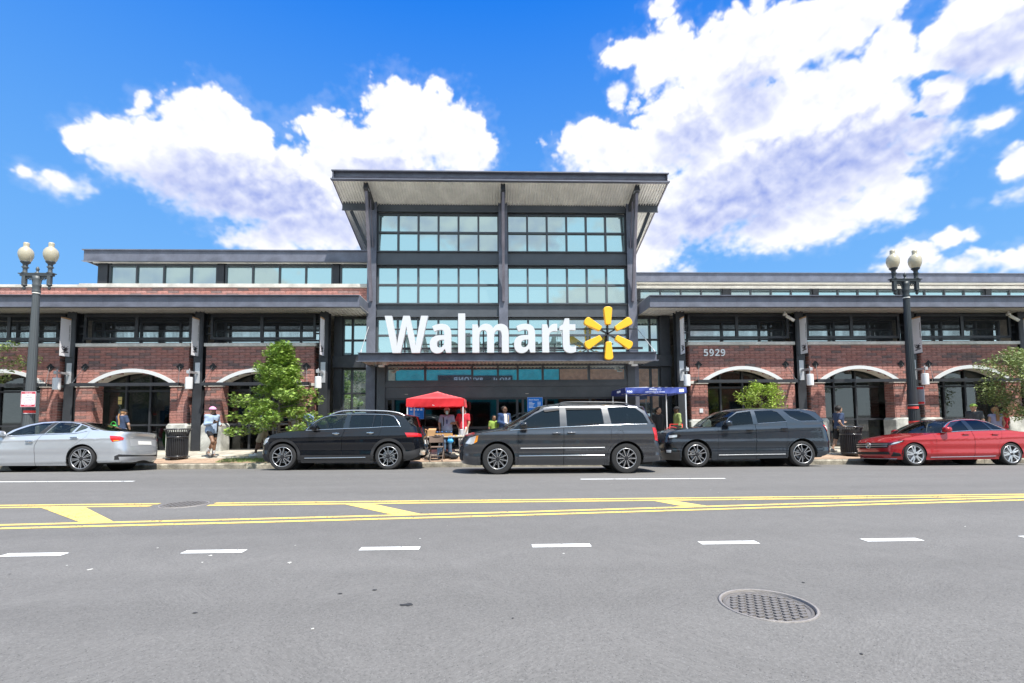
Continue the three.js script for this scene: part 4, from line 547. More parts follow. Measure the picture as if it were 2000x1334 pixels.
{ // grey minivan driving past in the inner lane
  const c = makeCar({ name: 'minivan', label: 'dark grey minivan in the lane, nearest vehicle, in front of the red tent', category: 'minivan', at: [1.72, gY(1.72, 12.4), -13.23], paint: carPaint([0.075, 0.079, 0.09], 0.7, 0.24), xF: -2.64, xR: 2.56, mid: 0, rF: 0.52, rR: 0.36,
    sec: [[0.2, 0.91], [0.4, 0.965], [0.7, 0.985], [1.0, 0.972], [1.2, 0.93], [1.45, 0.83], [1.7, 0.71], [1.8, 0.6]], crease: [[0.97, 0, 0.022, 0.07], [0.54, 0, -0.022, 0.10]],
    front: [[0.2, 0.10], [0.35, 0.02], [0.55, 0], [0.75, 0.03], [0.95, 0.16]], rear: [[0.3, 0.0], [0.6, 0.0], [0.68, -0.07], [1.22, -0.15]],
    noseTop: 0.95, noseBottom: 0.22, tailTop: 1.2, tailBottom: 0.33, top: [[-2.42, 0.93], [-2.1, 1.0], [-1.7, 1.05], [-1.36, 1.07], [-0.93, 1.10], [-0.03, 1.148], [1.09, 1.193], [2.11, 1.217], [2.3, 1.215]], bottom: [[-2.55, 0.25], [-2.1, 0.215], [-1.18, 0.222], [1.13, 0.206], [2.0, 0.268], [2.5, 0.33]],
    arch: [[-1.645, 0.385, 0.43], [1.55, 0.375, 0.43]], wheels: [[-1.645, 0, 0.378, 0.25], [1.545, 0, 0.375, 0.248]], spokes: [10, 0, true], lip: 0.06, lipLift: 0.014,
    panels: ['front_body', 'front_door', 'sliding_door', 'rear_body'], seams: [[[-1.142, 1.08], [-1.149, 0.2]], [[-0.009, 1.15], [-0.02, 0.2]], [[1.181, 1.19], [1.174, 0.867], [1.05, 0.7], [1.0, 0.2]]], handles: [[-0.2, 1.0], [0.17, 1.01]],
    belt: [[-1.36, 1.07], [-0.93, 1.10], [-0.03, 1.148], [1.09, 1.193], [2.11, 1.217], [2.22, 1.217]], edge: [[-1.36, 1.07], [-1.05, 1.3], [-0.72, 1.52], [-0.44, 1.65], [-0.05, 1.687], [0.79, 1.698], [1.63, 1.692], [1.9, 1.66], [2.09, 1.544], [2.22, 1.217]],
    windows: [[[-1.27, 1.105], [-1.0, 1.295], [-0.726, 1.467], [-0.477, 1.575], [-0.1, 1.614], [-0.11, 1.16], [-0.92, 1.125]], [[0.08, 1.618], [0.968, 1.633], [0.998, 1.205], [0.085, 1.17]], [[1.136, 1.645], [1.604, 1.658], [1.86, 1.618], [2.03, 1.482], [2.135, 1.24], [1.21, 1.215]]], tint: [1, 1, 1],
    tops: [['hood', ['front', [-2.2, 1.04, -2.15, 0.99], [-1.8, 1.105, -1.72, 1.047], [-1.52, 1.15, -1.36, 1.07]]], ['windscreen', [[-1.52, 1.15, -1.36, 1.07], [-1.2, 1.34, -1.05, 1.3], [-0.86, 1.53, -0.72, 1.52], [-0.6, 1.68, -0.5, 1.62]], M.carGlass], ['roof', [[-0.6, 1.68, -0.5, 1.62], [-0.3, 1.735, -0.2, 1.673], [0.3, 1.762, 0.3, 1.692], [1.1, 1.758, 1.1, 1.696], [1.7, 1.735, 1.7, 1.68], [2.24, 1.68, 1.95, 1.63]]], ['rear_window', [[2.24, 1.68, 1.95, 1.63], [2.34, 1.45, 2.12, 1.46], 'rear'], M.carTint]],
    hoodX: -2.36, deckX: 2.24, mirror: [-0.99, 1.2, 1], mirrorMat: M.gloss, floor: [-2.3, 2.3, 0.2], seats: [[-0.35, 0.62, 0.5], [0.65, 0.62, 0.5], [1.55, 0.66, 0.42, 1]], dash: [-1.15, 1.12], railMat: physPillar(), rails: [[-0.1, 1.72], [0.06, 1.772], [0.75, 1.776], [1.5, 1.762], [1.68, 1.715]],
    patches: [['headlamp', [[-2.47, 0.76], [-2.39, 0.9], [-2.2, 0.945], [-2.24, 0.76], [-2.3, 0.735]], M.lampClear, 0.008], ['turn_lamp', [[-2.2, 0.945], [-2.12, 0.955], [-2.155, 0.80], [-2.24, 0.76]], M.amber, 0.008], ['tail_lamp', [[2.24, 1.13], [2.36, 1.13], [2.5, 1.02], [2.5, 0.77], [2.3, 0.82]], M.lampRed, 0.008], ['grille', [[-2.9, 0.72], [-2.9, 0.90], [-3.45, 0.90], [-3.45, 0.72]], M.trim, 0.01, 'U'], ['lower_grille', [[-2.85, 0.32], [-2.8, 0.5], [-3.45, 0.5], [-3.45, 0.32]], M.trim, 0.008, 'U'], ['window_visor', [[-0.5, 1.58], [-0.1, 1.625], [-0.1, 1.575], [-0.46, 1.53]], M.trim, 0.02, 'G'], ['window_visor', [[0.07, 1.64], [0.97, 1.645], [0.97, 1.6], [0.08, 1.585]], M.trim, 0.02, 'G'], ['pillar_cover', [[-0.085, 1.66], [0.06, 1.66], [0.07, 1.17], [-0.1, 1.16]], physPillar(), 0.004, 'G'], ['pillar_cover', [[0.985, 1.67], [1.115, 1.67], [1.19, 1.215], [1.01, 1.205]], physPillar(), 0.004, 'G']],
    lines: [['belt_trim', [[-1.33, 1.078], [-0.93, 1.106], [-0.03, 1.152], [1.09, 1.197], [2.1, 1.22]], 0.012, M.chrome], ['side_moulding', [[-1.08, 0.635], [0, 0.64], [1.0, 0.646]], 0.011, M.galv], ['side_moulding', [[-1.12, 0.448], [0, 0.455], [1.0, 0.46]], 0.013, M.chrome], ['fuel_flap', span(0, 1, 1 / 16).map((k) => [1.41 + 0.075 * Math.cos(k * 6.283), 0.995 + 0.075 * Math.sin(k * 6.283)]), 0.0035, M.trim]] });
}
function physPillar() { return M.pillar || (M.pillar = phys([0.07, 0.072, 0.078], { roughness: 0.3, clearcoat: 0.6 })); }
{ // black crossover by the kerb
  const k = parkedAt(-4.4, 14.1, 0.92);
  makeCar({ name: 'crossover', label: 'glossy black crossover with chrome window trim parked beside the leafy maple', category: 'car', group: curbCars, ...k, paint: carPaint([0.004, 0.005, 0.008], 0.0, 0.5), xF: -2.27, xR: 2.36, mid: 0, rF: 0.5, rR: 0.42,
    sec: [[0.2, 0.84], [0.42, 0.895], [0.65, 0.91], [0.95, 0.915], [1.12, 0.885], [1.35, 0.80], [1.55, 0.715], [1.68, 0.62]], crease: [[0.92, 0.02, 0.012, 0.045], [0.56, 0, -0.022, 0.12]],
    front: [[0.25, 0.08], [0.45, 0], [0.7, 0.02], [0.9, 0.07], [1.0, 0.16]], rear: [[0.3, 0], [0.55, 0.03], [0.75, 0], [1.0, -0.03], [1.2, -0.10]], noseTop: 0.93, noseBottom: 0.25, tailTop: 1.2, tailBottom: 0.42,
    top: [[-2.2, 0.89], [-1.99, 0.95], [-1.74, 1.02], [-1.42, 1.065], [-1.08, 1.09], [-0.95, 1.095], [0.147, 1.141], [0.942, 1.169], [1.19, 1.182], [1.752, 1.207], [2.05, 1.215]], bottom: [[-2.2, 0.3], [-1.9, 0.22], [-1.02, 0.215], [0.98, 0.205], [1.85, 0.235], [2.3, 0.4]],
    arch: [[-1.524, 0.375, 0.425], [1.41, 0.375, 0.425]], wheels: [[-1.524, 0, 0.372, 0.275], [1.41, 0, 0.372, 0.275]], spokes: [5, 0.24, true], lip: 0.075, lipMat: M.trim, lipLift: 0.014,
    panels: ['front_body', 'front_door', 'rear_door', 'rear_body'], seams: [[[-1.025, 1.09], [-1.0, 0.2]], [[0.19, 1.143], [0.109, 0.921], [0.119, 0.2]], [[1.203, 1.182], [1.095, 0.787], [0.99, 0.6], [0.985, 0.2]]], handles: [[-0.05, 1.01], [0.9, 1.026]], handleMat: M.chrome,
    belt: [[-0.95, 1.095], [0.147, 1.141], [0.942, 1.169], [1.19, 1.182], [1.752, 1.207], [2.05, 1.215]], edge: [[-0.95, 1.095], [-0.744, 1.34], [-0.496, 1.495], [-0.146, 1.576], [0.282, 1.598], [0.964, 1.593], [1.395, 1.564], [1.648, 1.531], [1.82, 1.47], [2.05, 1.215]],
    windows: [[[-0.84, 1.125], [-0.68, 1.307], [-0.46, 1.45], [-0.19, 1.525], [0.175, 1.552], [0.12, 1.165]], [[0.318, 1.555], [0.946, 1.552], [0.907, 1.195], [0.29, 1.172]], [[0.99, 1.548], [1.14, 1.542], [1.175, 1.21], [0.955, 1.2]], [[1.19, 1.538], [1.395, 1.523], [1.545, 1.442], [1.69, 1.235], [1.215, 1.22]]], tint: [0, 1, 1, 1],
    tops: [['hood', ['front', [-1.95, 1.03, -1.9, 0.975], [-1.5, 1.13, -1.45, 1.06], [-1.15, 1.17, -0.95, 1.095]]], ['windscreen', [[-1.15, 1.17, -0.95, 1.095], [-0.88, 1.36, -0.744, 1.34], [-0.6, 1.54, -0.45, 1.51]], M.carGlass], ['roof', [[-0.6, 1.54, -0.45, 1.51], [-0.3, 1.635, -0.146, 1.576], [0.2, 1.67, 0.282, 1.6], [0.9, 1.675, 0.964, 1.593], [1.4, 1.65, 1.45, 1.557], [1.85, 1.59, 1.7, 1.515], [2.1, 1.54, 1.84, 1.46]]], ['rear_window', [[2.1, 1.535, 1.84, 1.46], [2.17, 1.37, 1.95, 1.33], 'rear'], M.carTint]],
    hoodX: -2.1, deckX: 2.08, mirror: [-0.64, 1.19, 1.05], floor: [-2.0, 2.1, 0.24], seats: [[-0.1, 0.6, 0.5], [0.8, 0.62, 0.46, 1]], dash: [-0.85, 1.1], rails: [[-0.33, 1.545], [0.09, 1.672], [1.08, 1.672], [1.58, 1.62], [1.8, 1.53]], railMat: M.alloy,
    patches: [['headlamp', [[-2.16, 0.735], [-2.09, 0.868], [-1.93, 0.912], [-1.965, 0.8], [-2.08, 0.71]], M.lampClear, 0.008], ['tail_lamp', [[1.86, 1.03], [2.2, 1.025], [2.31, 1.0], [2.31, 0.92], [1.93, 0.905]], M.lampRed, 0.01], ['lower_cladding', [[-1.06, 0.41], [0.96, 0.40], [0.98, 0.2], [-1.0, 0.2]], M.trim, 0.006], ['rear_cladding', [[1.88, 0.5], [2.3, 0.62], [2.34, 0.45], [1.86, 0.24]], M.trim, 0.006], ['front_cladding', [[-2.24, 0.45], [-1.97, 0.42], [-1.9, 0.22], [-2.2, 0.28]], M.trim, 0.006], ['diffuser', [[2.45, 0.40], [2.5, 0.55], [2.9, 0.55], [2.9, 0.40]], M.chrome, 0.02, 'U'], ['number_plate', [[2.95, 0.72], [2.95, 0.84], [3.1, 0.84], [3.1, 0.72]], M.plate, 0.012, 'U'], ['door_pillar', [[0.185, 1.56], [0.31, 1.56], [0.275, 1.165], [0.13, 1.16]], M.gloss, 0.004, 'G'], ['grille', [[-2.75, 0.55], [-2.75, 0.86], [-3.06, 0.86], [-3.06, 0.55]], M.trim, 0.012, 'U']],
    lines: [['window_chrome', [[-0.9, 1.108], [-0.72, 1.315], [-0.48, 1.472], [-0.15, 1.55], [0.282, 1.572], [0.964, 1.567], [1.39, 1.542], [1.56, 1.46], [1.715, 1.215]], 0.011, M.chrome], ['window_chrome', [[-0.9, 1.105], [0.147, 1.15], [0.942, 1.18], [1.19, 1.196], [1.715, 1.215]], 0.011, M.chrome], ['sill_chrome', [[-0.91, 0.332], [0, 0.338], [0.78, 0.345]], 0.015, M.chrome]] });
}
{ // dark blue-grey three-row SUV by the kerb
  const k = parkedAt(7.35, 14.1, 0.95);
  makeCar({ name: 'sport_utility_vehicle', label: 'dark slate three-row SUV parked right behind the grey minivan', category: 'car', group: curbCars, ...k, paint: carPaint([0.032, 0.041, 0.054], 0.5, 0.22), xF: -2.5, xR: 2.62, mid: 0, rF: 0.5, rR: 0.46,
    sec: [[0.2, 0.87], [0.42, 0.93], [0.75, 0.955], [1.05, 0.94], [1.25, 0.9], [1.5, 0.80], [1.7, 0.69], [1.8, 0.6]], crease: [[1.07, 0.03, 0.018, 0.055], [0.72, 0.0, 0.014, 0.05], [0.57, 0, -0.02, 0.09]],
    front: [[0.2, 0.10], [0.4, 0], [0.7, 0.0], [0.9, 0.04], [1.05, 0.14]], rear: [[0.3, 0], [0.55, 0.02], [0.8, 0], [1.05, -0.05], [1.32, -0.15]], noseTop: 1.04, noseBottom: 0.22, tailTop: 1.3, tailBottom: 0.42,
    top: [[-2.4, 0.99], [-2.13, 1.06], [-1.77, 1.105], [-1.385, 1.13], [-0.85, 1.15], [-0.78, 1.153], [0.104, 1.216], [1.144, 1.299], [1.519, 1.309], [2.122, 1.313], [2.38, 1.31]], bottom: [[-2.45, 0.22], [-2.0, 0.2], [-1.08, 0.215], [1.11, 0.245], [2.08, 0.275], [2.5, 0.43]],
    arch: [[-1.54, 0.375, 0.435], [1.577, 0.375, 0.44]], wheels: [[-1.535, 0, 0.37, 0.275], [1.569, 0, 0.372, 0.275]], spokes: [5, 0.22, true], lip: 0.04, lipLift: 0.012,
    panels: ['front_body', 'front_door', 'rear_door', 'rear_body'], seams: [[[-0.89, 1.14], [-0.935, 0.2]], [[0.224, 1.225], [0.2, 0.2]], [[1.167, 1.3], [1.161, 0.82], [1.11, 0.7], [1.1, 0.2]]], handles: [[0.02, 1.06], [1.05, 1.1]], handleMat: M.gloss,
    belt: [[-0.78, 1.153], [0.104, 1.216], [1.144, 1.299], [1.519, 1.309], [2.122, 1.313], [2.36, 1.311]], edge: [[-0.78, 1.153], [-0.52, 1.428], [-0.217, 1.609], [0.228, 1.67], [0.904, 1.694], [1.728, 1.675], [2.025, 1.64], [2.187, 1.574], [2.36, 1.311]],
    windows: [[[-0.68, 1.18], [-0.5, 1.405], [-0.235, 1.565], [0.181, 1.618], [0.164, 1.24]], [[0.318, 1.625], [0.855, 1.642], [0.995, 1.592], [1.175, 1.325], [0.312, 1.262]], [[1.206, 1.638], [1.672, 1.622], [1.95, 1.52], [2.15, 1.34], [1.61, 1.335], [1.36, 1.464]]], tint: [0, 1, 1],
    tops: [['hood', ['front', [-2.15, 1.12, -2.1, 1.063], [-1.7, 1.175, -1.65, 1.112], [-1.22, 1.19, -0.78, 1.153]]], ['windscreen', [[-1.22, 1.19, -0.78, 1.153], [-0.92, 1.43, -0.56, 1.385], [-0.52, 1.65, -0.25, 1.592]], M.carGlass], ['roof', [[-0.52, 1.65, -0.25, 1.592], [-0.15, 1.735, 0.05, 1.648], [0.66, 1.768, 0.7, 1.688], [1.5, 1.765, 1.5, 1.68], [2.1, 1.742, 2.0, 1.643], [2.48, 1.69, 2.16, 1.588]]], ['rear_window', [[2.46, 1.685, 2.16, 1.588], [2.45, 1.5, 2.26, 1.46], 'rear'], M.carTint]],
    hoodX: -2.28, deckX: 2.37, mirror: [-0.62, 1.25, 1.05], floor: [-2.2, 2.3, 0.26], seats: [[0.0, 0.66, 0.52], [0.9, 0.68, 0.5, 1]], dash: [-0.75, 1.16],
    patches: [['headlamp', [[-2.37, 0.935], [-2.0, 0.96], [-1.98, 0.885], [-2.07, 0.84], [-2.34, 0.81]], M.gloss, 0.006], ['headlamp_lens', [[-2.33, 0.92], [-2.1, 0.935], [-2.1, 0.87], [-2.31, 0.845]], M.lampClear, 0.01], ['tail_lamp', [[2.3, 1.205], [2.5, 1.205], [2.58, 1.01], [2.42, 1.022]], M.lampRed, 0.01], ['tail_lamp_lens', [[2.36, 1.17], [2.47, 1.17], [2.52, 1.06], [2.43, 1.07]], M.plate, 0.013], ['grille', [[-2.72, 0.8], [-2.72, 0.97], [-3.3, 0.97], [-3.3, 0.8]], M.trim, 0.012, 'U'], ['bumper_dark', [[-2.46, 0.72], [-2.2, 0.66], [-2.03, 0.5], [-2.02, 0.21], [-2.45, 0.22]], M.gloss, 0.005], ['fog_lamp', [[-2.36, 0.5], [-2.25, 0.5], [-2.26, 0.42], [-2.36, 0.42]], M.lampClear, 0.012]],
    lines: [['window_chrome', [[0.3, 1.248], [0.75, 1.277], [1.19, 1.31]], 0.006, M.chrome], ['window_chrome', [[1.3, 1.46], [1.45, 1.375], [1.6, 1.32], [1.9, 1.322], [2.17, 1.325]], 0.006, M.chrome], ['sill_strip', [[-0.9, 0.345], [0, 0.355], [1.06, 0.362]], 0.01, M.galv]] });
}
{ // red saloon at the right
  const k = parkedAt(13.85, 14.1, 0.91);
  const c = makeCar({ name: 'saloon_car', label: 'bright red saloon with a star badge on its grille at the right end', category: 'car', group: curbCars, ...k, paint: carPaint([0.42, 0.017, 0.022], 0.3, 0.26), xF: -2.30, xR: 2.38, mid: 0, rF: 0.56, rR: 0.55, barrel: 0.016,
    cabinMat: M.gloss, sec: [[0.18, 0.82], [0.36, 0.885], [0.6, 0.91], [0.82, 0.9], [0.97, 0.86], [1.15, 0.76], [1.36, 0.62], [1.45, 0.52]], crease: [[0.79, 0.025, 0.014, 0.04], [0.34, 0, 0.010, 0.05], [0.5, 0, -0.012, 0.08]],
    front: [[0.18, 0.10], [0.32, 0.01], [0.5, 0], [0.65, 0.03], [0.78, 0.14]], rear: [[0.3, -0.03], [0.55, 0], [0.8, -0.03], [0.95, -0.08]], noseTop: 0.74, noseBottom: 0.2, tailTop: 0.98, tailBottom: 0.3,
    top: [[-2.22, 0.70], [-2.1, 0.735], [-1.9, 0.795], [-1.577, 0.85], [-1.2, 0.9], [-0.9, 0.942], [-0.75, 0.95], [0.154, 1.005], [0.77, 1.017], [1.396, 1.018], [1.7, 0.99], [2.1, 0.95]], bottom: [[-2.25, 0.22], [-1.98, 0.18], [-1.18, 0.173], [0.89, 0.175], [1.63, 0.2], [2.3, 0.3]],
    arch: [[-1.577, 0.33, 0.362], [1.344, 0.33, 0.362]], wheels: [[-1.577, 0, 0.325, 0.255], [1.344, 0, 0.325, 0.255]], spokes: [5, 0.19, false], lip: 0.02,
    panels: ['front_body', 'front_door', 'rear_door', 'rear_body'], seams: [[[-0.97, 0.935], [-0.922, 0.757], [-0.933, 0.15]], [[0.218, 1.008], [0.24, 0.771], [0.2, 0.15]], [[1.181, 1.017], [1.057, 0.76], [0.955, 0.58], [0.95, 0.15]]], handles: [[-0.005, 0.915], [0.9, 0.91]],
    belt: [[-0.75, 0.95], [0.154, 1.005], [0.77, 1.017], [1.396, 1.018]], edge: [[-0.75, 0.95], [-0.464, 1.164], [-0.196, 1.304], [0.172, 1.363], [0.64, 1.36], [0.946, 1.277], [1.196, 1.139], [1.396, 1.018]],
    windows: [[[-0.63, 0.985], [-0.475, 1.15], [-0.23, 1.28], [0.104, 1.332], [0.15, 1.03]], [[0.267, 1.33], [0.557, 1.328], [0.735, 1.295], [0.84, 1.045], [0.327, 1.04]], [[0.815, 1.27], [0.937, 1.215], [1.085, 1.115], [1.2, 1.05], [0.93, 1.046]]], tint: [1, 1, 1],
    tops: [['hood', ['front', [-1.96, 0.845, -1.92, 0.785], [-1.7, 0.91, -1.5, 0.862], [-1.40, 0.965, -0.75, 0.95]]], ['windscreen', [[-1.40, 0.965, -0.75, 0.95], [-1.04, 1.165, -0.53, 1.115], [-0.62, 1.33, -0.25, 1.28]], M.carGlass], ['glass_roof', [[-0.62, 1.33, -0.25, 1.28], [-0.3, 1.385, -0.02, 1.335], [0.2, 1.415, 0.25, 1.364]], M.gloss], ['roof', [[0.2, 1.415, 0.25, 1.364], [0.6, 1.42, 0.5, 1.364], [0.95, 1.4, 0.74, 1.34], [1.2, 1.36, 0.9, 1.29]]], ['rear_window', [[1.2, 1.36, 0.9, 1.29], [1.58, 1.22, 1.15, 1.165], [1.9, 1.075, 1.396, 1.018]], M.carTint], ['boot_lid', [[1.9, 1.075, 1.396, 1.018], [2.1, 1.03, 1.8, 0.98], 'rear']]],
    hoodX: -2.06, deckX: 2.12, mirror: [-0.6, 1.045, 1], floor: [-2.1, 2.1, 0.2], seats: [[-0.1, 0.5, 0.48], [0.75, 0.5, 0.45, 1]], dash: [-0.85, 0.95],
    patches: [['headlamp', [[-2.2, 0.6], [-2.18, 0.67], [-1.88, 0.75], [-1.91, 0.70], [-2.08, 0.63]], M.gloss, 0.006], ['headlamp_lens', [[-2.17, 0.625], [-2.12, 0.68], [-1.93, 0.735], [-1.95, 0.70], [-2.1, 0.64]], M.lampClear, 0.01], ['grille', [[-2.52, 0.53], [-2.47, 0.68], [-3.1, 0.685], [-3.1, 0.52]], M.trim, 0.008, 'U'], ['lower_grille', [[-2.46, 0.33], [-2.5, 0.41], [-3.1, 0.41], [-3.1, 0.33]], M.trim, 0.008, 'U'], ['roof_edge', [[-0.75, 0.95], [-0.464, 1.164], [-0.196, 1.304], [0.172, 1.363], [0.64, 1.36], [0.946, 1.277], [1.196, 1.139], [1.396, 1.018], [1.3, 1.04], [1.1, 1.17], [0.92, 1.262], [0.63, 1.34], [0.172, 1.342], [-0.21, 1.288], [-0.49, 1.15], [-0.7, 0.965]], carPaint([0.42, 0.017, 0.022], 0.3, 0.26), 0.003, 'G'], ['corner_vent', [[-2.17, 0.27], [-2.12, 0.40], [-1.99, 0.37], [-1.96, 0.28]], M.trim, 0.007]],
    lines: [['window_chrome', [[-0.72, 0.965], [-0.49, 1.16], [-0.21, 1.298], [0.172, 1.352], [0.63, 1.35], [0.92, 1.272], [1.1, 1.17], [1.3, 1.04]], 0.010, M.chrome], ['window_chrome', [[-0.72, 0.965], [0.154, 1.017], [0.77, 1.03], [1.3, 1.033]], 0.010, M.chrome], ['sill_chrome', [[-1.1, 0.245], [0, 0.257], [0.86, 0.27]], 0.012, M.chrome]] });
  // star badge and grille bars on the nose
  const xg = -2.298, st = [new THREE.TorusGeometry(0.088, 0.009, 8, 36)]; for (let i = 0; i < 3; i++) { const a = Math.PI / 2 + i * 2.0944, s = new THREE.Shape([[Math.cos(a + 1.57) * 0.016, Math.sin(a + 1.57) * 0.016], [Math.cos(a) * 0.088, Math.sin(a) * 0.088], [Math.cos(a - 1.57) * 0.016, Math.sin(a - 1.57) * 0.016], [-Math.cos(a) * 0.01, -Math.sin(a) * 0.01]].map((p) => new THREE.Vector2(...p))); const g = new THREE.ExtrudeGeometry(s, { depth: 0.01, bevelEnabled: false }); g.translate(0, 0, -0.005); st.push(g); }
  const sg = merge(st); sg.rotateY(-Math.PI / 2); sg.translate(xg - 0.005, 0.605, 0); part(c.t, 'star_badge', sg, M.chrome);
  for (const y of [0.575, 0.635]) { const pts = []; for (let k = -10; k <= 10; k++) { const u = c.uMin + Math.abs(k) / 10 * 0.55, q = c.P(u, y, -0.012); pts.push([q[0], q[1], q[2] * Math.sign(k || 1)]); } part(c.t, 'grille_bar', tube(pts, 0.010, 40, 6), M.alloy); }
  { const pts = []; for (let k = -10; k <= 10; k++) { const u = c.uMin + Math.abs(k) / 10 * 0.9, q = c.P(u, 0.205, -0.01); pts.push([q[0], q[1], q[2] * Math.sign(k || 1)]); } part(c.t, 'front_lip_chrome', tube(pts, 0.010, 40, 6), M.alloy); }
}
{ // silver saloon at the left
  const k = parkedAt(-11.8, 14.1, 0.92);
  const c = makeCar({ name: 'saloon_car', label: 'silver saloon seen from its rear quarter at the left end of the kerb', category: 'car', group: curbCars, ...k, paint: carPaint([0.53, 0.55, 0.58], 0.55, 0.26), xF: -3.4, xR: 1.56, mid: -0.9, rF: 0.6, rR: 0.44, barrel: 0.016, seatMat: M.seatPale,
    sec: [[0.17, 0.83], [0.36, 0.895], [0.6, 0.92], [0.85, 0.91], [1.0, 0.87], [1.2, 0.76], [1.38, 0.63], [1.46, 0.52]], crease: [[0.90, 0.02, 0.014, 0.045], [0.45, 0, -0.012, 0.1], [0.27, 0.02, 0.012, 0.05]],
    front: [[0.18, 0.10], [0.35, 0.01], [0.5, 0], [0.65, 0.03], [0.78, 0.14]], rear: [[0.22, -0.08], [0.4, 0.0], [0.55, 0], [0.78, -0.05], [0.95, -0.08], [1.08, -0.02]], noseTop: 0.78, noseBottom: 0.2, tailTop: 1.075, tailBottom: 0.30,
    top: [[-3.3, 0.72], [-3.0, 0.8], [-2.5, 0.88], [-2.0, 0.93], [-1.78, 0.955], [-0.696, 1.016], [0.167, 1.047], [0.45, 1.11], [0.563, 1.15], [0.75, 1.135], [0.9, 1.125], [1.25, 1.108], [1.42, 1.09]], bottom: [[-3.3, 0.22], [-2.9, 0.18], [-1.7, 0.173], [0.06, 0.167], [0.86, 0.24], [1.3, 0.25], [1.55, 0.24]],
    arch: [[-2.46, 0.355, 0.405], [0.434, 0.355, 0.405]], wheels: [[-2.46, 0, 0.352, 0.278], [0.434, 0, 0.352, 0.278]], spokes: [9, 0.11, true], lip: 0.02,
    panels: ['front_body', 'front_door', 'rear_door', 'rear_body'], seams: [[[-1.85, 0.945], [-1.83, 0.16]], [[-0.695, 1.016], [-0.816, 0.725], [-0.786, 0.16]], [[0.52, 1.13], [0.488, 0.951], [0.1, 0.63], [0.045, 0.5], [0.04, 0.16]]], handles: [[-0.948, 0.834], [0.204, 0.936]], handleMat: M.chrome,
    belt: [[-1.78, 0.955], [-0.696, 1.016], [0.167, 1.047], [0.45, 1.11], [0.563, 1.15], [0.75, 1.135], [0.9, 1.125]], edge: [[-1.78, 0.955], [-1.561, 1.156], [-1.25, 1.302], [-0.934, 1.379], [-0.614, 1.398], [-0.186, 1.39], [0.139, 1.339], [0.422, 1.253], [0.66, 1.175], [0.9, 1.125]],
    windows: [[[-1.64, 0.998], [-1.465, 1.135], [-1.16, 1.278], [-0.862, 1.342], [-0.61, 1.362], [-0.81, 1.04]], [[-0.46, 1.37], [-0.118, 1.362], [0.148, 1.31], [0.055, 1.075], [-0.615, 1.055]], [[0.205, 1.295], [0.41, 1.232], [0.38, 1.19], [0.135, 1.085]]], tint: [0, 0, 0],
    tops: [['hood', ['front', [-2.9, 0.92, -2.9, 0.82], [-2.3, 1.0, -2.2, 0.91], [-2.1, 1.01, -1.78, 0.955]]], ['windscreen', [[-2.1, 1.01, -1.78, 0.955], [-1.75, 1.2, -1.561, 1.156], [-1.3, 1.38, -1.1, 1.345]], M.carGlass], ['roof', [[-1.3, 1.38, -1.1, 1.345], [-1.0, 1.425, -0.934, 1.379], [-0.6, 1.44, -0.614, 1.398], [-0.25, 1.428, -0.186, 1.39], [0.05, 1.385, 0.1, 1.347]]], ['rear_window', [[0.05, 1.385, 0.1, 1.347], [0.5, 1.265, 0.42, 1.253], [1.05, 1.135, 0.9, 1.125]], M.carTint], ['boot_lid', [[1.05, 1.135, 0.9, 1.125], [1.35, 1.12, 1.25, 1.108], 'rear']]],
    hoodX: -3.1, deckX: 1.38, mirror: [-1.72, 1.05, 1], floor: [-3.0, 1.4, 0.2], seats: [[-1.15, 0.5, 0.48], [-0.3, 0.5, 0.45, 1]], dash: [-1.95, 0.96],
    patches: [['tail_lamp', [[1.1, 0.985], [1.5, 0.975], [1.72, 0.93], [1.7, 0.87], [1.24, 0.815], [1.16, 0.88]], M.lampRed, 0.01, 'U'], ['tail_lamp_lens', [[1.27, 0.86], [1.5, 0.865], [1.5, 0.84], [1.27, 0.83]], M.amber, 0.013, 'U'], ['rear_bumper_dark', [[1.33, 0.42], [1.5, 0.47], [2.36, 0.44], [2.36, 0.34], [1.35, 0.32]], M.trim, 0.006, 'U'], ['rear_diffuser', [[1.5, 0.40], [2.36, 0.41], [2.36, 0.30], [1.6, 0.28]], M.galv, 0.012, 'U'], ['plate_recess', [[1.98, 0.70], [1.95, 0.90], [2.36, 0.90], [2.36, 0.70]], M.galv, 0.002, 'U'], ['number_plate', [[2.23, 0.745], [2.23, 0.85], [2.36, 0.85], [2.36, 0.745]], M.plate, 0.012, 'U'], ['quarter_trim', [[0.42, 1.24], [0.58, 1.19], [0.75, 1.14], [0.56, 1.155]], M.trim, 0.005, 'G'], ['door_pillar', [[-0.59, 1.37], [-0.475, 1.375], [-0.64, 1.05], [-0.8, 1.04]], M.trim, 0.004, 'G']],
    lines: [['belt_trim', [[-1.75, 0.965], [-0.7, 1.024], [0.16, 1.055], [0.44, 1.118]], 0.008, M.chrome]] });
}
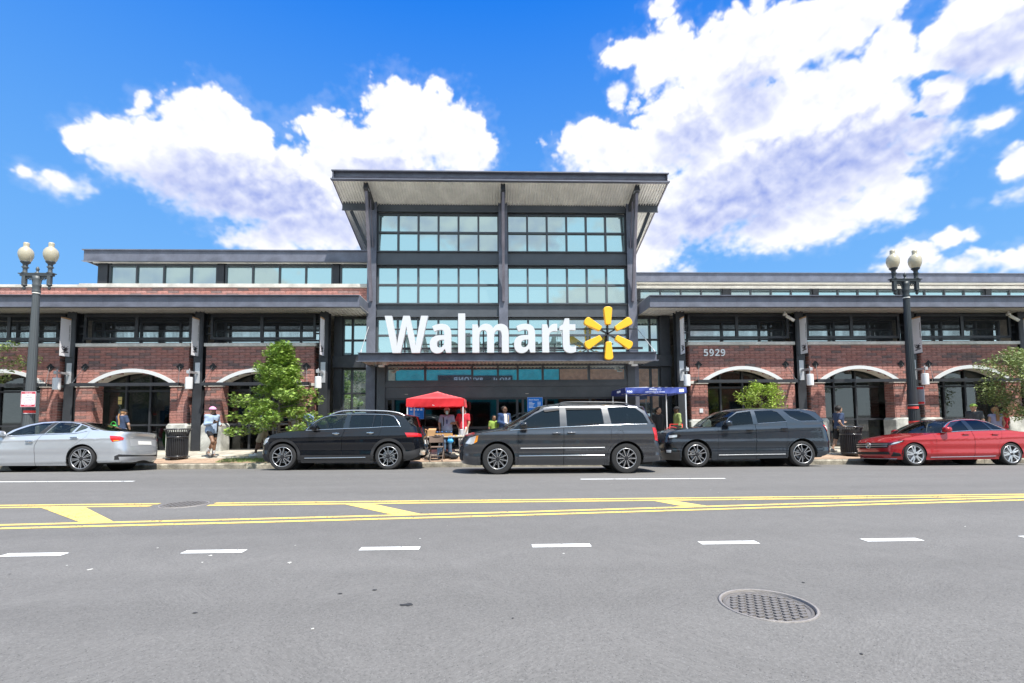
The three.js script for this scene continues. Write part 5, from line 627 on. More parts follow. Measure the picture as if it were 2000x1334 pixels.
// ---- store sign: white letters on the entrance canopy and a yellow six-petal spark
{ const t = thing('store_sign', 'white store name in rounded letters with a yellow spark above the entrance', 'sign', [0, 3.755, -17.66]);
  M.signWhite = std([0.57, 0.58, 0.60], 0.45); M.signRim = std([0.50, 0.52, 0.55], 0.4); M.sunYellow = std([0.86, 0.46, 0.02], 0.4); M.sunRim = std([0.80, 0.37, 0.012], 0.45);
  const word = 'Walmart', probe = FONT.generateShapes(word, 1), H = 1.31 / 0.72; let x = -3.85; const xe = 2.98;
  const size = 1.36 * 1.0; const widths = [...word].map((ch) => FONT.data.glyphs[ch].ha / FONT.data.resolution); const total = widths.reduce((a, b) => a + b, 0), fit = (xe - x) / (total * size) * 1.0; void probe; void H;
  [...word].forEach((ch, i) => {
    const g = new TextGeometry(ch, { font: FONT, size, depth: 0.13, curveSegments: 8, bevelEnabled: true, bevelSize: 0.004, bevelThickness: 0.02, bevelSegments: 2 }); g.computeBoundingBox();
    g.scale(fit, 1.31 / (FONT.data.glyphs.W ? size * 0.985 : 1), 1); g.translate(x, -0.035 + 0.0, 0.03); const l = part(t, 'letter', g, [M.signWhite, M.signRim]); l.material = M.signWhite; x += widths[i] * size * fit;
  });
  part(t, 'mounting_rail', [box(-3.6, 3.0, 0.03, 0.07, -0.04, 0.0), box(-3.6, 5.4, 0.10, 0.19, 0.05, 0.09), box(-3.6, 5.2, 0.82, 0.87, 0.05, 0.09), ...[-3.2, -1.9, -0.4, 1.1, 2.6].map((X) => box(X, X + 0.05, 0, 0.87, 0.02, 0.06))], M.steelDark);
  const spark = new THREE.Shape(); const pts = [[-0.115, 0.31], [-0.18, 0.78]]; spark.moveTo(-0.08, 0.34); spark.lineTo(-0.135, 0.86); spark.quadraticCurveTo(-0.14, 0.945, 0, 0.95); spark.quadraticCurveTo(0.14, 0.945, 0.135, 0.86); spark.lineTo(0.08, 0.34); spark.quadraticCurveTo(0, 0.31, -0.08, 0.34); void pts;
  const sg = part(t, 'spark', [rod([0, 0, 0], [0, 0, -0.08], 0.07, 12), ...[0, 1, 2, 3, 4, 5].map((k) => { const a = k * Math.PI / 3 + Math.PI / 2; return beam([0, 0, -0.03], [Math.cos(a) * 0.55, Math.sin(a) * 0.55, -0.03], 0.09, 0.05); }), beam([-0.03, 0, -0.06], [-0.12, -0.72, -0.2], 0.05, 0.05)], M.steelDark); sg.position.set(4.11, 0.66, 0.0);
  for (let k = 0; k < 6; k++) { const g = new THREE.ExtrudeGeometry(spark, { depth: 0.14, bevelEnabled: true, bevelSize: 0.02, bevelThickness: 0.03, bevelSegments: 3, curveSegments: 10 }); g.rotateZ(k * Math.PI / 3); part(sg, 'petal', g, M.sunYellow); }
}
{ // street number
  const t = thing('street_number', 'white street number 5929 on the brick over an arch', 'sign', [8.1, 3.74, -18.83]); let x = 0;
  for (const ch of '5929') { const g = new TextGeometry(ch, { font: FONT, size: 0.27, depth: 0.03, curveSegments: 6, bevelEnabled: false }); g.scale(0.95, 1, 1); g.translate(x, 0, 0); part(t, 'digit', g, M.digit || (M.digit = std([0.80, 0.80, 0.80], 0.5))); x += 0.223; }
}
// ---- banners standing out from the columns
const bannerTex = canvasTex(128, 384, (c, w, h) => {
  c.fillStyle = '#e9e8ec'; c.fillRect(0, 0, w, h); c.fillStyle = '#caa27c'; c.fillRect(0, 0, w, 14); c.save(); c.translate(106, 66); c.rotate(Math.PI / 2); c.fillStyle = '#3c3a42'; c.font = 'bold 19px sans-serif'; c.fillText('FARMERS MARKET', 0, 0); c.restore();
  c.strokeStyle = '#25242a'; c.fillStyle = '#25242a'; c.lineWidth = 4; const r = rng(4); for (let i = 0; i < 16; i++) { c.beginPath(); c.moveTo(18 + r() * 90, 282 + r() * 72); c.quadraticCurveTo(18 + r() * 90, 280 + r() * 76, 18 + r() * 92, 280 + r() * 76); c.stroke(); } c.beginPath(); c.arc(56, 312, 15, 0, 7); c.stroke(); c.fillRect(70, 336, 40, 10); c.fillRect(26, 290, 24, 6); });
M.banner = std([1, 1, 1], 0.75, 0, { map: bannerTex });
const colWhere = ['far left column', 'column by the lamp post and silver car', 'column beside the woman in the pink cap', 'column next to the left glass link', 'column next to the blue tent', 'column right of the number arch', 'column behind the right lamp post', 'column at the right edge'];
colX.forEach((x, i) => {
  if (i === 0) return; const side = x < 0 ? 0.02 : -0.02, bx = x + side + (x < 0 ? 0.03 : -0.03);
  const b = thing('street_banner', `narrow white vertical banner on the ${colWhere[i]}`, 'banner', [bx, 3.8, -18.6], 0, 'banners on the store columns');
  const g = new THREE.PlaneGeometry(0.44, 1.42, 4, 10), p = g.attributes.position; for (let k = 0; k < p.count; k++) p.setZ(k, Math.sin(p.getX(k) * 7 + p.getY(k) * 2) * 0.006); g.rotateY(x < 0 ? Math.PI / 2 : -Math.PI / 2); g.computeVertexNormals(); g.translate(0, 0.70, 0); const bk = g.clone(); bk.translate(x < 0 ? -0.004 : 0.004, 0, 0);
  part(b, 'cloth', g, M.banner); part(b, 'top_bar', rod([0, 1.42, -0.28], [0, 1.42, 0.24], 0.014), M.steelDark); part(b, 'bottom_bar', rod([0, -0.02, -0.28], [0, -0.02, 0.24], 0.014), M.steelDark);
  const l = thing('wall_lantern', `white cylinder lantern on a bracket on the ${colWhere[i]}`, 'lamp', [x, 2.55, -18.9], 0, 'lanterns on the store columns');
  part(l, 'back_plate', box(-0.09, 0.09, 0.24, 1.02, -0.02, 0.0, 0.004), M.galv); part(l, 'arm', [box(-0.035, 0.035, 0.58, 0.66, -0.52, -0.02, 0.004), box(-0.055, 0.055, 0.56, 0.68, -0.60, -0.52, 0.01), rod([0, 0.43, 0.5], [0, 0.74, 0.5], 0.018)], M.galv);
  const lg = lathe([[0, 0], [0.105, 0], [0.12, 0.012], [0.12, 0.415], [0.105, 0.43], [0, 0.435]], 24); lg.translate(0, 0, 0.5); part(l, 'shade', lg, M.lantern || (M.lantern = std([0.70, 0.71, 0.72], 0.5)));
});
{ // security cameras under the canopy
  for (const [x, Z] of [[11.35, 18.75], [20.4, 18.75]]) { const c = thing('security_camera', x < 15 ? 'small white camera under the canopy over the number arch' : 'small white camera under the canopy at the far right arch', 'camera', [x, 5.2, -Z], 0, 'cameras under the canopy'); part(c, 'mount', [rod([0, 0.27, 0], [0, 0.1, 0], 0.03), box(-0.06, 0.06, 0.1, 0.2, -0.06, 0.06, 0.02)], M.cream); part(c, 'housing', (() => { const g = rod([0.05, 0.1, 0], [0.3, -0.12, 0.1], 0.06, 12); return g; })(), M.cream); }
}
// ---- twin-globe street lamps
M.lampIron = std([0.035, 0.042, 0.046], 0.5, 0.3); M.lampGrey = std([0.085, 0.095, 0.10], 0.5, 0.25); M.globe = phys([0.56, 0.50, 0.36], { roughness: 0.28, transmission: 0.25, thickness: 0, clearcoat: 0.5 }); M.band = std([0.75, 0.05, 0.04], 0.6);
function streetLamp(label, X, Z, mat) {
  const t = thing('street_lamp', label, 'street lamp', [X, gY(X, Z), -Z], 0, 'twin-globe lamps on the pavement');
  const flute = (y0, y1, r0, r1) => { const n = 16, pts = []; const g = new THREE.CylinderGeometry(r1, r0, y1 - y0, n * 4, 1, true), p = g.attributes.position; for (let i = 0; i < p.count; i++) { const a = Math.atan2(p.getZ(i), p.getX(i)), r = Math.hypot(p.getX(i), p.getZ(i)), k = 1 - 0.09 * Math.pow(Math.abs(Math.sin(a * n / 2)), 0.7); p.setX(i, Math.cos(a) * r * k); p.setZ(i, Math.sin(a) * r * k); } void pts; g.computeVertexNormals(); g.translate(0, (y0 + y1) / 2, 0); return g; };
  part(t, 'base', lathe([[0.0, 0], [0.30, 0], [0.30, 0.12], [0.27, 0.16], [0.255, 0.5], [0.22, 0.62], [0.20, 0.68], [0.185, 0.8], [0.165, 0.86], [0.0, 0.86]], 16), mat);
  part(t, 'shaft', flute(0.86, 5.55, 0.152, 0.095), mat);
  const pr = part(t, 'capital', lathe([[0.095, 5.5], [0.115, 5.52], [0.115, 5.58], [0.098, 5.6], [0.11, 5.72], [0.125, 5.76], [0.105, 5.8], [0.10, 5.95], [0.13, 6.05], [0.0, 6.05]], 24), mat); part(pr, 'ring', lathe([[0.10, 5.475], [0.108, 5.475], [0.108, 5.51], [0.10, 5.51]], 24), M.cream);
  const arm = part(t, 'cross_arm', [box(-0.52, 0.52, 6.06, 6.14, -0.06, 0.06, 0.015), box(-0.56, 0.56, 6.13, 6.16, -0.075, 0.075), ...[-1, 1].flatMap((s) => [box(s * 0.40 - 0.055, s * 0.40 + 0.055, 5.80, 6.07, -0.055, 0.055, 0.01), tube([[s * 0.10, 5.72, 0], [s * 0.15, 5.95, 0], [s * 0.25, 6.02, 0], [s * 0.34, 5.97, 0]], 0.025, 12, 6), tube(span(0, 1, 1 / 14).map((k) => [s * (0.235 + 0.05 * Math.cos(k * 7) * (1 - k * 0.6)), 5.97 + 0.05 * Math.sin(k * 7) * (1 - k * 0.6), 0]), 0.014, 20, 5), box(s * 0.24 - 0.14, s * 0.24 + 0.14, 6.0, 6.06, -0.02, 0.02)])], mat);
  for (const s of [-1, 1]) { const g = lathe([[0, 5.60], [0.03, 5.62], [0.048, 5.67], [0.03, 5.72], [0.07, 5.75], [0.075, 5.78], [0.06, 5.80]], 16); g.translate(s * 0.40, 0, 0); part(arm, 'pendant', g, mat); }
  part(arm, 'finial', lathe([[0.07, 6.15], [0.07, 6.18], [0.03, 6.21], [0.03, 6.24], [0.055, 6.29], [0.035, 6.35], [0, 6.40]], 16), mat);
  for (const s of [-1, 1]) {
    const h = lathe([[0.06, 6.15], [0.095, 6.17], [0.06, 6.21], [0.06, 6.32], [0.10, 6.36], [0.065, 6.39], [0.07, 6.46], [0.13, 6.52], [0.13, 6.55], [0.11, 6.57]], 20); h.translate(s * 0.40, 0, 0); part(t, 'globe_holder', h, mat);
    const gl = lathe([[0.125, 6.56], [0.16, 6.62], [0.195, 6.72], [0.205, 6.82], [0.19, 6.92], [0.14, 7.0], [0.085, 7.04], [0.075, 7.07], [0.085, 7.09], [0.07, 7.11], [0.085, 7.15], [0.07, 7.2], [0.0, 7.22]], 28); gl.translate(s * 0.40, -0.01, 0); part(t, 'globe', gl, M.globe);
    const bl = new THREE.SphereGeometry(0.07, 10, 8); bl.translate(s * 0.4, 6.68, 0); part(t, 'bulb', bl, M.cream);
  }
  return t;
}
const lampL = streetLamp('twin-globe street lamp with a parking sign, left, behind the silver saloon', -15.0, 16.6, M.lampGrey), lampR = streetLamp('twin-globe street lamp with red bands, right, behind the red saloon', 14.4, 16.6, M.lampIron);
const ringAt = (t, y, h, r, mat, name) => part(t, name, lathe([[r, y], [r + 0.004, y], [r + 0.004, y + h], [r, y + h]], 32), mat);
ringAt(lampL, 1.56, 0.09, 0.145, M.band, 'red_band'); ringAt(lampL, 1.545, 0.02, 0.146, M.signWhite, 'white_band'); for (const y of [1.13, 1.62]) ringAt(lampR, y, 0.075, 0.15, M.band, 'red_band'); ringAt(lampR, 1.78, 0.5, 0.146, M.steelDark, 'wrap'); ringAt(lampR, 1.75, 0.02, 0.15, M.galv, 'strap');
const parkTex = canvasTex(256, 288, (c, w, h) => { c.fillStyle = '#f4eef0'; c.fillRect(0, 0, w, h); c.strokeStyle = '#c2243a'; c.lineWidth = 9; c.strokeRect(8, 8, w - 16, h - 16); c.fillStyle = '#b01f38'; c.fillRect(14, 14, w - 28, 30); c.fillRect(14, h - 44, w - 28, 30); c.fillStyle = '#fff'; c.font = 'bold 24px sans-serif'; c.textAlign = 'center'; c.fillText('TOW AWAY', w / 2, 38); c.font = 'bold 18px sans-serif'; c.fillText('NO STANDING', w / 2, h - 23); c.fillStyle = '#4a3e48'; c.font = 'bold 34px sans-serif'; c.fillText('NO', w / 2, 84); c.font = 'bold 30px sans-serif'; c.fillText('PARKING', w / 2, 120); c.fillText('OR STANDING', w / 2, 154); c.fillText('ANYTIME', w / 2, 188); c.strokeStyle = c.fillStyle = '#9c1c34'; c.lineWidth = 9; c.beginPath(); c.moveTo(80, 216); c.lineTo(w - 80, 216); c.stroke(); for (const s of [-1, 1]) { c.beginPath(); c.moveTo(w / 2 + s * 78, 216); c.lineTo(w / 2 + s * 50, 203); c.lineTo(w / 2 + s * 50, 229); c.fill(); } });
{ const t = thing('parking_sign', 'white no parking sign with red border on the left lamp post', 'sign', [-14.86, 1.86, -16.38], 0.06); const g = new THREE.PlaneGeometry(0.43, 0.49); g.translate(0, 0.26, 0.008); part(t, 'face', g, std([0.95, 0.95, 0.95], 0.5, 0, { map: parkTex })); part(t, 'plate', box(-0.222, 0.222, 0.01, 0.51, -0.005, 0.006, 0.02), M.galv); part(t, 'clamp', [box(-0.03, 0.03, 0.1, 0.13, 0.0, 0.08), box(-0.03, 0.03, 0.38, 0.41, 0.0, 0.08)], M.galv); }
{ const t = thing('parking_sign', 'parking sign seen edge-on beside the right lamp post', 'sign', [14.62, 1.75, -16.62], -1.25); part(t, 'plate', box(-0.2, 0.2, 0, 0.62, -0.006, 0.006, 0.02), M.galv); part(t, 'border', [box(-0.19, 0.19, 0.52, 0.6, -0.009, -0.006), box(-0.19, 0.19, 0.02, 0.09, -0.009, -0.006)], M.band); part(t, 'clamp', box(-0.22, -0.1, 0.28, 0.32, -0.02, 0.02), M.galv); }
// ---- slatted litter bins
M.binIron = phys([0.045, 0.046, 0.052], { roughness: 0.3, metalness: 0.3, clearcoat: 0.6, clearcoatRoughness: 0.2 });
function bin(label, X, Z, turn) {
  const t = thing('litter_bin', label, 'litter bin', [X, gY(X, Z), -Z], turn, 'slatted bins on the pavement'), R = 0.30;
  for (let i = 0; i < 34; i++) { const a = i / 34 * Math.PI * 2, c = Math.cos(a), s = Math.sin(a), sh = new THREE.CatmullRomCurve3([[R - 0.02, 0.06], [R, 0.12], [R, 0.72], [R + 0.015, 0.86], [R + 0.075, 0.99]].map(([r, y]) => new THREE.Vector3(c * r, y, s * r))); const g = new THREE.TubeGeometry(sh, 8, 0.014, 4); g.scale(1, 1, 1); part(t, 'slat', g, M.binIron); }
  const ring = (r, y, w) => { const g = new THREE.TorusGeometry(r, w, 6, 40); g.rotateX(Math.PI / 2); g.translate(0, y, 0); return g; };
  part(t, 'hoop', [ring(R + 0.008, 0.11, 0.018), ring(R - 0.01, 0.08, 0.022)], M.binIron); part(t, 'hoop', ring(R + 0.008, 0.74, 0.02), M.binIron); part(t, 'rim', ring(R + 0.075, 0.995, 0.022), M.binIron); part(t, 'liner', lathe([[0, 0.08], [R - 0.05, 0.08], [R - 0.045, 0.9], [R - 0.06, 0.9]], 24), M.black); part(t, 'foot', lathe([[0, 0], [0.2, 0], [0.2, 0.08], [0, 0.08]], 16), M.binIron);
}
bin('black slatted litter bin beside the woman in the pink cap', -10.53, 16.98, 0); bin('black slatted litter bin between the slate SUV and the red saloon', 12.3, 16.82, 0.1);
// ---- trees
function leafTree(name, label, X, Z, o) {
  const r = rng(o.seed), t = thing(name, label, 'tree', [X, gY(X, Z), -Z], 0, o.group), H = o.h, limbs = [];
  const tr = [[0, 0, 0], [0.02, H * 0.3, 0.02], [-0.02, H * 0.6, 0], [0.03, H * 0.9, 0.02]], wood = []; const cur = new THREE.CatmullRomCurve3(tr.map((p) => new THREE.Vector3(...p)));
  for (let k = 0; k < 9; k++) { const a = cur.getPoint(k / 9), b = cur.getPoint((k + 1) / 9), q = o.trunk * (1 - k / 10), q2 = o.trunk * (1 - (k + 1) / 10); wood.push(rod([a.x, a.y, a.z], [b.x, b.y, b.z], q, 8, q2)); }
  part(t, 'trunk', wood, M.bark || (M.bark = std([0.17, 0.14, 0.115], 0.95, 0, { bumpMap: brickBump, bumpScale: 0.01 })));
  const tips = [];
  for (let i = 0; i < o.limbs; i++) { const f = i / o.limbs, y = H * (o.y0 + (0.92 - o.y0) * f), a = i * 2.4 + r(), L = o.w * o.shape(f) * (0.75 + 0.45 * r()), p0 = cur.getPoint(clamp(y / (H * 0.9))), up = o.flat === undefined ? 1 : lerp(o.flat, 1.2, f), p1 = [p0.x + Math.cos(a) * L * 0.5, y + L * 0.22 * up + 0.05, p0.z + Math.sin(a) * L * 0.5], p2 = [p0.x + Math.cos(a) * L, y + L * (0.42 * up + 0.3 * (r() - 0.5)) + 0.05, p0.z + Math.sin(a) * L]; limbs.push(rod([p0.x, p0.y, p0.z], p1, o.trunk * 0.3, 5, o.trunk * 0.2), rod(p1, p2, o.trunk * 0.2, 5, o.trunk * 0.08)); for (const q of [[p1, 0.8], [p2, 1], [[lerp(p1[0], p2[0], 0.5), lerp(p1[1], p2[1], 0.5), lerp(p1[2], p2[2], 0.5)], 1]]) tips.push(q); }
  const top = cur.getPoint(1); tips.push([[top.x, top.y + 0.05, top.z], 0.7], [[top.x, top.y * 0.94, top.z], 0.8]);
  const lb = part(t, 'limbs', limbs, M.bark); lb.userData.kind = 'stuff';
  // leaves: small folded faces in clumps round the shoots, drooping a little
  const pos = [], nor = [], col = [], v = new THREE.Vector3(), q = new THREE.Quaternion(), e = new THREE.Euler(), lobes = o.leaf;
  for (const [c, k] of tips) {
    const tone = 0.8 + 0.4 * r(), n = Math.round(o.leaves * k);
    for (let i = 0; i < n; i++) {
      const d = o.clump * Math.cbrt(r()) * (0.6 + 0.4 * k), th = r() * 6.283, ph = Math.acos(2 * r() - 1), cx = c[0] + d * Math.sin(ph) * Math.cos(th), cy = c[1] + d * Math.cos(ph) * 0.75, cz = c[2] + d * Math.sin(ph) * Math.sin(th), s = o.size * (0.6 + 0.7 * r());
      e.set((r() - 0.5) * 1.7 - 0.15, r() * 6.283, (r() - 0.5) * 1.3); q.setFromEuler(e); const g = tone * (0.75 + 0.5 * r()), m = r(), C = o.col.map((z, j) => lerp(z, o.col2[j], m) * g), nn = v.set(0, 1, 0).applyQuaternion(q).clone();
      for (const tri of lobes) for (const p of tri) { v.set(p[0] * s, p[2] * s, p[1] * s).applyQuaternion(q); pos.push(v.x + cx, v.y + cy, v.z + cz); nor.push(nn.x, nn.y, nn.z); col.push(...C); }
    }
  }
  const g = new THREE.BufferGeometry(); g.setAttribute('position', new THREE.Float32BufferAttribute(pos, 3)); g.setAttribute('normal', new THREE.Float32BufferAttribute(nor, 3)); g.setAttribute('color', new THREE.Float32BufferAttribute(col, 3)); g.computeVertexNormals();
  part(t, 'crown', g, M.leaf || (M.leaf = phys([1, 1, 1], { vertexColors: true, roughness: 0.55, transmission: 0.35, thickness: 0, ior: 1.35 }))); return t;
}
const maple = [[[-0.5, 0, 0], [0, 0.16, -0.06], [0, -0.16, -0.06]], [[0, 0.16, -0.06], [0.6, 0, -0.1], [0, -0.16, -0.06]], [[-0.1, 0.12, 0], [-0.25, 0.55, -0.1], [0.12, 0.18, -0.05]], [[-0.1, -0.12, 0], [-0.25, -0.55, -0.1], [0.12, -0.18, -0.05]], [[0.05, 0.12, -0.05], [0.42, 0.42, -0.12], [0.25, 0.08, -0.08]], [[0.05, -0.12, -0.05], [0.42, -0.42, -0.12], [0.25, -0.08, -0.08]]];
const oval = [[[-0.5, 0, 0], [0, 0.24, 0.06], [0.55, 0, -0.05]], [[-0.5, 0, 0], [0.55, 0, -0.05], [0, -0.24, 0.06]]];
const green = [0.080, 0.155, 0.024], lime = [0.19, 0.30, 0.045], olive = [0.13, 0.20, 0.05], paleG = [0.36, 0.42, 0.17];
const youngs = 'young street trees on the pavement';
leafTree('maple_tree', 'young bushy maple tree standing behind the black crossover', -7.2, 16.9, { seed: 31, h: 4.05, trunk: 0.055, w: 1.5, limbs: 64, y0: 0.22, flat: 0.0, shape: (f) => Math.pow(1 - f, 1.05) * (0.82 + 0.25 * Math.sin(f * 23)) + 0.10, leaves: 62, clump: 0.24, size: 0.11, leaf: maple, col: [0.14, 0.25, 0.04], col2: [0.34, 0.46, 0.08], group: youngs });
leafTree('ash_tree', 'young pale-leaved tree at the right edge behind the red saloon', 19.15, 16.9, { seed: 44, h: 3.75, trunk: 0.05, w: 1.3, limbs: 30, y0: 0.26, shape: (f) => 0.35 + Math.sin(Math.PI * (0.15 + f * 0.8)) * 0.75, leaves: 120, clump: 0.36, size: 0.11, leaf: oval, col: olive, col2: paleG, group: youngs });
leafTree('ash_tree', 'young tree at the left edge with its twigs over the arch', -17.55, 16.9, { seed: 52, h: 3.95, trunk: 0.05, w: 1.35, limbs: 26, y0: 0.5, shape: (f) => 0.4 + Math.sin(Math.PI * (0.15 + f * 0.8)) * 0.75, leaves: 60, clump: 0.26, size: 0.10, leaf: oval, col: green, col2: [0.30, 0.36, 0.10], group: youngs });
leafTree('sapling', 'small bright yellow-green sapling behind the slate SUV', 9.42, 17.2, { seed: 61, h: 2.55, trunk: 0.03, w: 0.72, limbs: 18, y0: 0.5, shape: (f) => 0.25 + Math.sin(Math.PI * (0.25 + f * 0.75)) * 0.8, leaves: 46, clump: 0.20, size: 0.085, leaf: oval, col: [0.26, 0.40, 0.04], col2: [0.40, 0.50, 0.08], group: youngs });
{ // grass in the tree pit
  const r = rng(8), p = [], c = []; for (let i = 0; i < 2600; i++) { const x = -8.9 + r() * 2.9, Z = 16.22 + r() * 0.75, h = 0.03 + r() * 0.06, y = gY(x, Z), a = r() * 6.28, w = 0.006, dx = Math.cos(a) * w, dz = Math.sin(a) * w, lx = (r() - 0.5) * 0.05, lz = (r() - 0.5) * 0.05, k = 0.6 + r() * 0.8; p.push(x - dx, y, -Z - dz, x + dx, y, -Z + dz, x + lx, y + h, -Z + lz); for (let j = 0; j < 3; j++) c.push(0.12 * k, 0.19 * k, 0.045 * k); }
  const g = new THREE.BufferGeometry(); g.setAttribute('position', new THREE.Float32BufferAttribute(p, 3)); g.setAttribute('color', new THREE.Float32BufferAttribute(c, 3)); g.computeVertexNormals();
  const m = single('grass', g, std([1, 1, 1], 0.8, 0, { vertexColors: true }), 'short grass in the tree pit under the maple', 'grass'); m.userData.kind = 'stuff';
}
// ---- people: bodies grown as one skin from jointed, tapering limbs (surface nets over a distance field)
function surfaceNet(f, lo, hi, cell) {
  const n = [0, 1, 2].map((k) => Math.ceil((hi[k] - lo[k]) / cell) + 2), [nx, ny, nz] = n, v = new Float32Array(nx * ny * nz), I = (i, j, k) => (k * ny + j) * nx + i;
  for (let k = 0; k < nz; k++) for (let j = 0; j < ny; j++) for (let i = 0; i < nx; i++) v[I(i, j, k)] = f(lo[0] + (i - 0.5) * cell, lo[1] + (j - 0.5) * cell, lo[2] + (k - 0.5) * cell);
  const id = new Int32Array(nx * ny * nz).fill(-1), P = [];
  for (let k = 0; k < nz - 1; k++) for (let j = 0; j < ny - 1; j++) for (let i = 0; i < nx - 1; i++) {
    let m = 0, sx = 0, sy = 0, sz = 0; const c = []; let neg = 0; for (let q = 0; q < 8; q++) { const d = v[I(i + (q & 1), j + (q >> 1 & 1), k + (q >> 2))]; c.push(d); if (d < 0) neg++; } if (neg === 0 || neg === 8) continue;
    for (let a = 0; a < 8; a++) for (const bit of [1, 2, 4]) { const b = a | bit; if (b === a || (c[a] < 0) === (c[b] < 0)) continue; const t = c[a] / (c[a] - c[b]); sx += (a & 1) + (bit === 1 ? t : 0); sy += (a >> 1 & 1) + (bit === 2 ? t : 0); sz += (a >> 2) + (bit === 4 ? t : 0); m++; }
    id[I(i, j, k)] = P.length / 3; P.push(lo[0] + (i - 0.5 + sx / m) * cell, lo[1] + (j - 0.5 + sy / m) * cell, lo[2] + (k - 0.5 + sz / m) * cell);
  }
  const F = [], quad = (a, b, c, d, s) => { if (a < 0 || b < 0 || c < 0 || d < 0) return; if (s) F.push(a, b, c, a, c, d); else F.push(a, c, b, a, d, c); };
  for (let k = 1; k < nz - 1; k++) for (let j = 1; j < ny - 1; j++) for (let i = 1; i < nx - 1; i++) { const d = v[I(i, j, k)] < 0;
    if (d !== (v[I(i + 1, j, k)] < 0)) quad(id[I(i, j - 1, k - 1)], id[I(i, j, k - 1)], id[I(i, j, k)], id[I(i, j - 1, k)], d);
    if (d !== (v[I(i, j + 1, k)] < 0)) quad(id[I(i - 1, j, k - 1)], id[I(i - 1, j, k)], id[I(i, j, k)], id[I(i, j, k - 1)], d);
    if (d !== (v[I(i, j, k + 1)] < 0)) quad(id[I(i - 1, j - 1, k)], id[I(i, j - 1, k)], id[I(i, j, k)], id[I(i - 1, j, k)], d); }
  const g = new THREE.BufferGeometry(); g.setAttribute('position', new THREE.Float32BufferAttribute(P, 3)); g.setIndex(F); g.computeVertexNormals(); return g;
}
function capsule(p, a, b, ra, rb) { const bx = b[0] - a[0], by = b[1] - a[1], bz = b[2] - a[2], px = p[0] - a[0], py = p[1] - a[1], pz = p[2] - a[2], t = clamp((px * bx + py * by + pz * bz) / (bx * bx + by * by + bz * bz + 1e-9)); const x = px - bx * t, y = py - by * t, z = pz - bz * t; return Math.sqrt(x * x + y * y + z * z) - (ra + (rb - ra) * t); }
const smin = (a, b, k) => { const h = clamp(0.5 + 0.5 * (b - a) / k); return lerp(b, a, h) - k * h * (1 - h); };
function field(caps, k = 0.035) { return (x, y, z) => { const p = [x, y, z]; let d = 1e3; for (const c of caps) d = smin(d, capsule(p, ...c), k); return d; }; }
const bounds = (caps, m = 0.04) => { const lo = [1e9, 1e9, 1e9], hi = [-1e9, -1e9, -1e9]; for (const [a, b, ra, rb] of caps) for (const [p, r] of [[a, ra], [b, rb]]) for (let k = 0; k < 3; k++) { lo[k] = Math.min(lo[k], p[k] - r - m); hi[k] = Math.max(hi[k], p[k] + r + m); } return [lo, hi]; };
// one relaxed right hand, palm down the -y axis, thumb towards +x, reused on every wrist
const HAND = (() => { const c = [[[0, 0.01, 0], [0, -0.045, 0.002], 0.024, 0.022], [[-0.022, -0.03, 0], [-0.026, -0.085, 0.004], 0.015, 0.013], [[0.022, -0.03, 0], [0.024, -0.085, 0.002], 0.016, 0.013]];
  [[0.028, 0.036, 0.010], [0.010, 0.042, 0.010], [-0.009, 0.038, 0.0095], [-0.027, 0.030, 0.0085]].forEach(([x, L, r]) => { const a = [x, -0.088, 0.004], b = [x * 1.08, -0.088 - L, 0.014], d = [x * 1.1, -0.088 - L * 1.65, 0.034]; c.push([a, b, r, r * 0.95], [b, d, r * 0.95, r * 0.8]); });
  c.push([[0.024, -0.02, 0.008], [0.050, -0.058, 0.02], 0.014, 0.012], [[0.050, -0.058, 0.02], [0.054, -0.092, 0.03], 0.012, 0.009]); const [lo, hi] = bounds(c, 0.012); const g = surfaceNet(field(c, 0.008), lo, hi, 0.0055); return g; })();
function aim(g, a, b, flip, twist = 0) { const h = g.clone(); if (flip) { h.scale(-1, 1, 1); const i = h.index.array; for (let k = 0; k < i.length; k += 3) { const t = i[k]; i[k] = i[k + 1]; i[k + 1] = t; } } h.rotateY(twist); h.applyQuaternion(new THREE.Quaternion().setFromUnitVectors(new THREE.Vector3(0, -1, 0), new THREE.Vector3(b[0] - a[0], b[1] - a[1], b[2] - a[2]).normalize())); h.translate(...b); h.computeVertexNormals(); return h; }
const skinMats = {}; const skinM = (c) => skinMats[c] || (skinMats[c] = phys({ dark: [0.105, 0.055, 0.035], brown: [0.21, 0.115, 0.07], tan: [0.40, 0.24, 0.165], pale: [0.58, 0.38, 0.29] }[c], { roughness: 0.55, sheen: 0.2 }));
const clothBump = tex(128, (u, v) => 0.5 + tnoise(u, v, 20, 3) * 0.8, false, 4), clothM = (c, more = {}) => std(c, 0.9, 0, { bumpMap: clothBump, bumpScale: 0.006, ...more });
const white = [0.58, 0.58, 0.60];
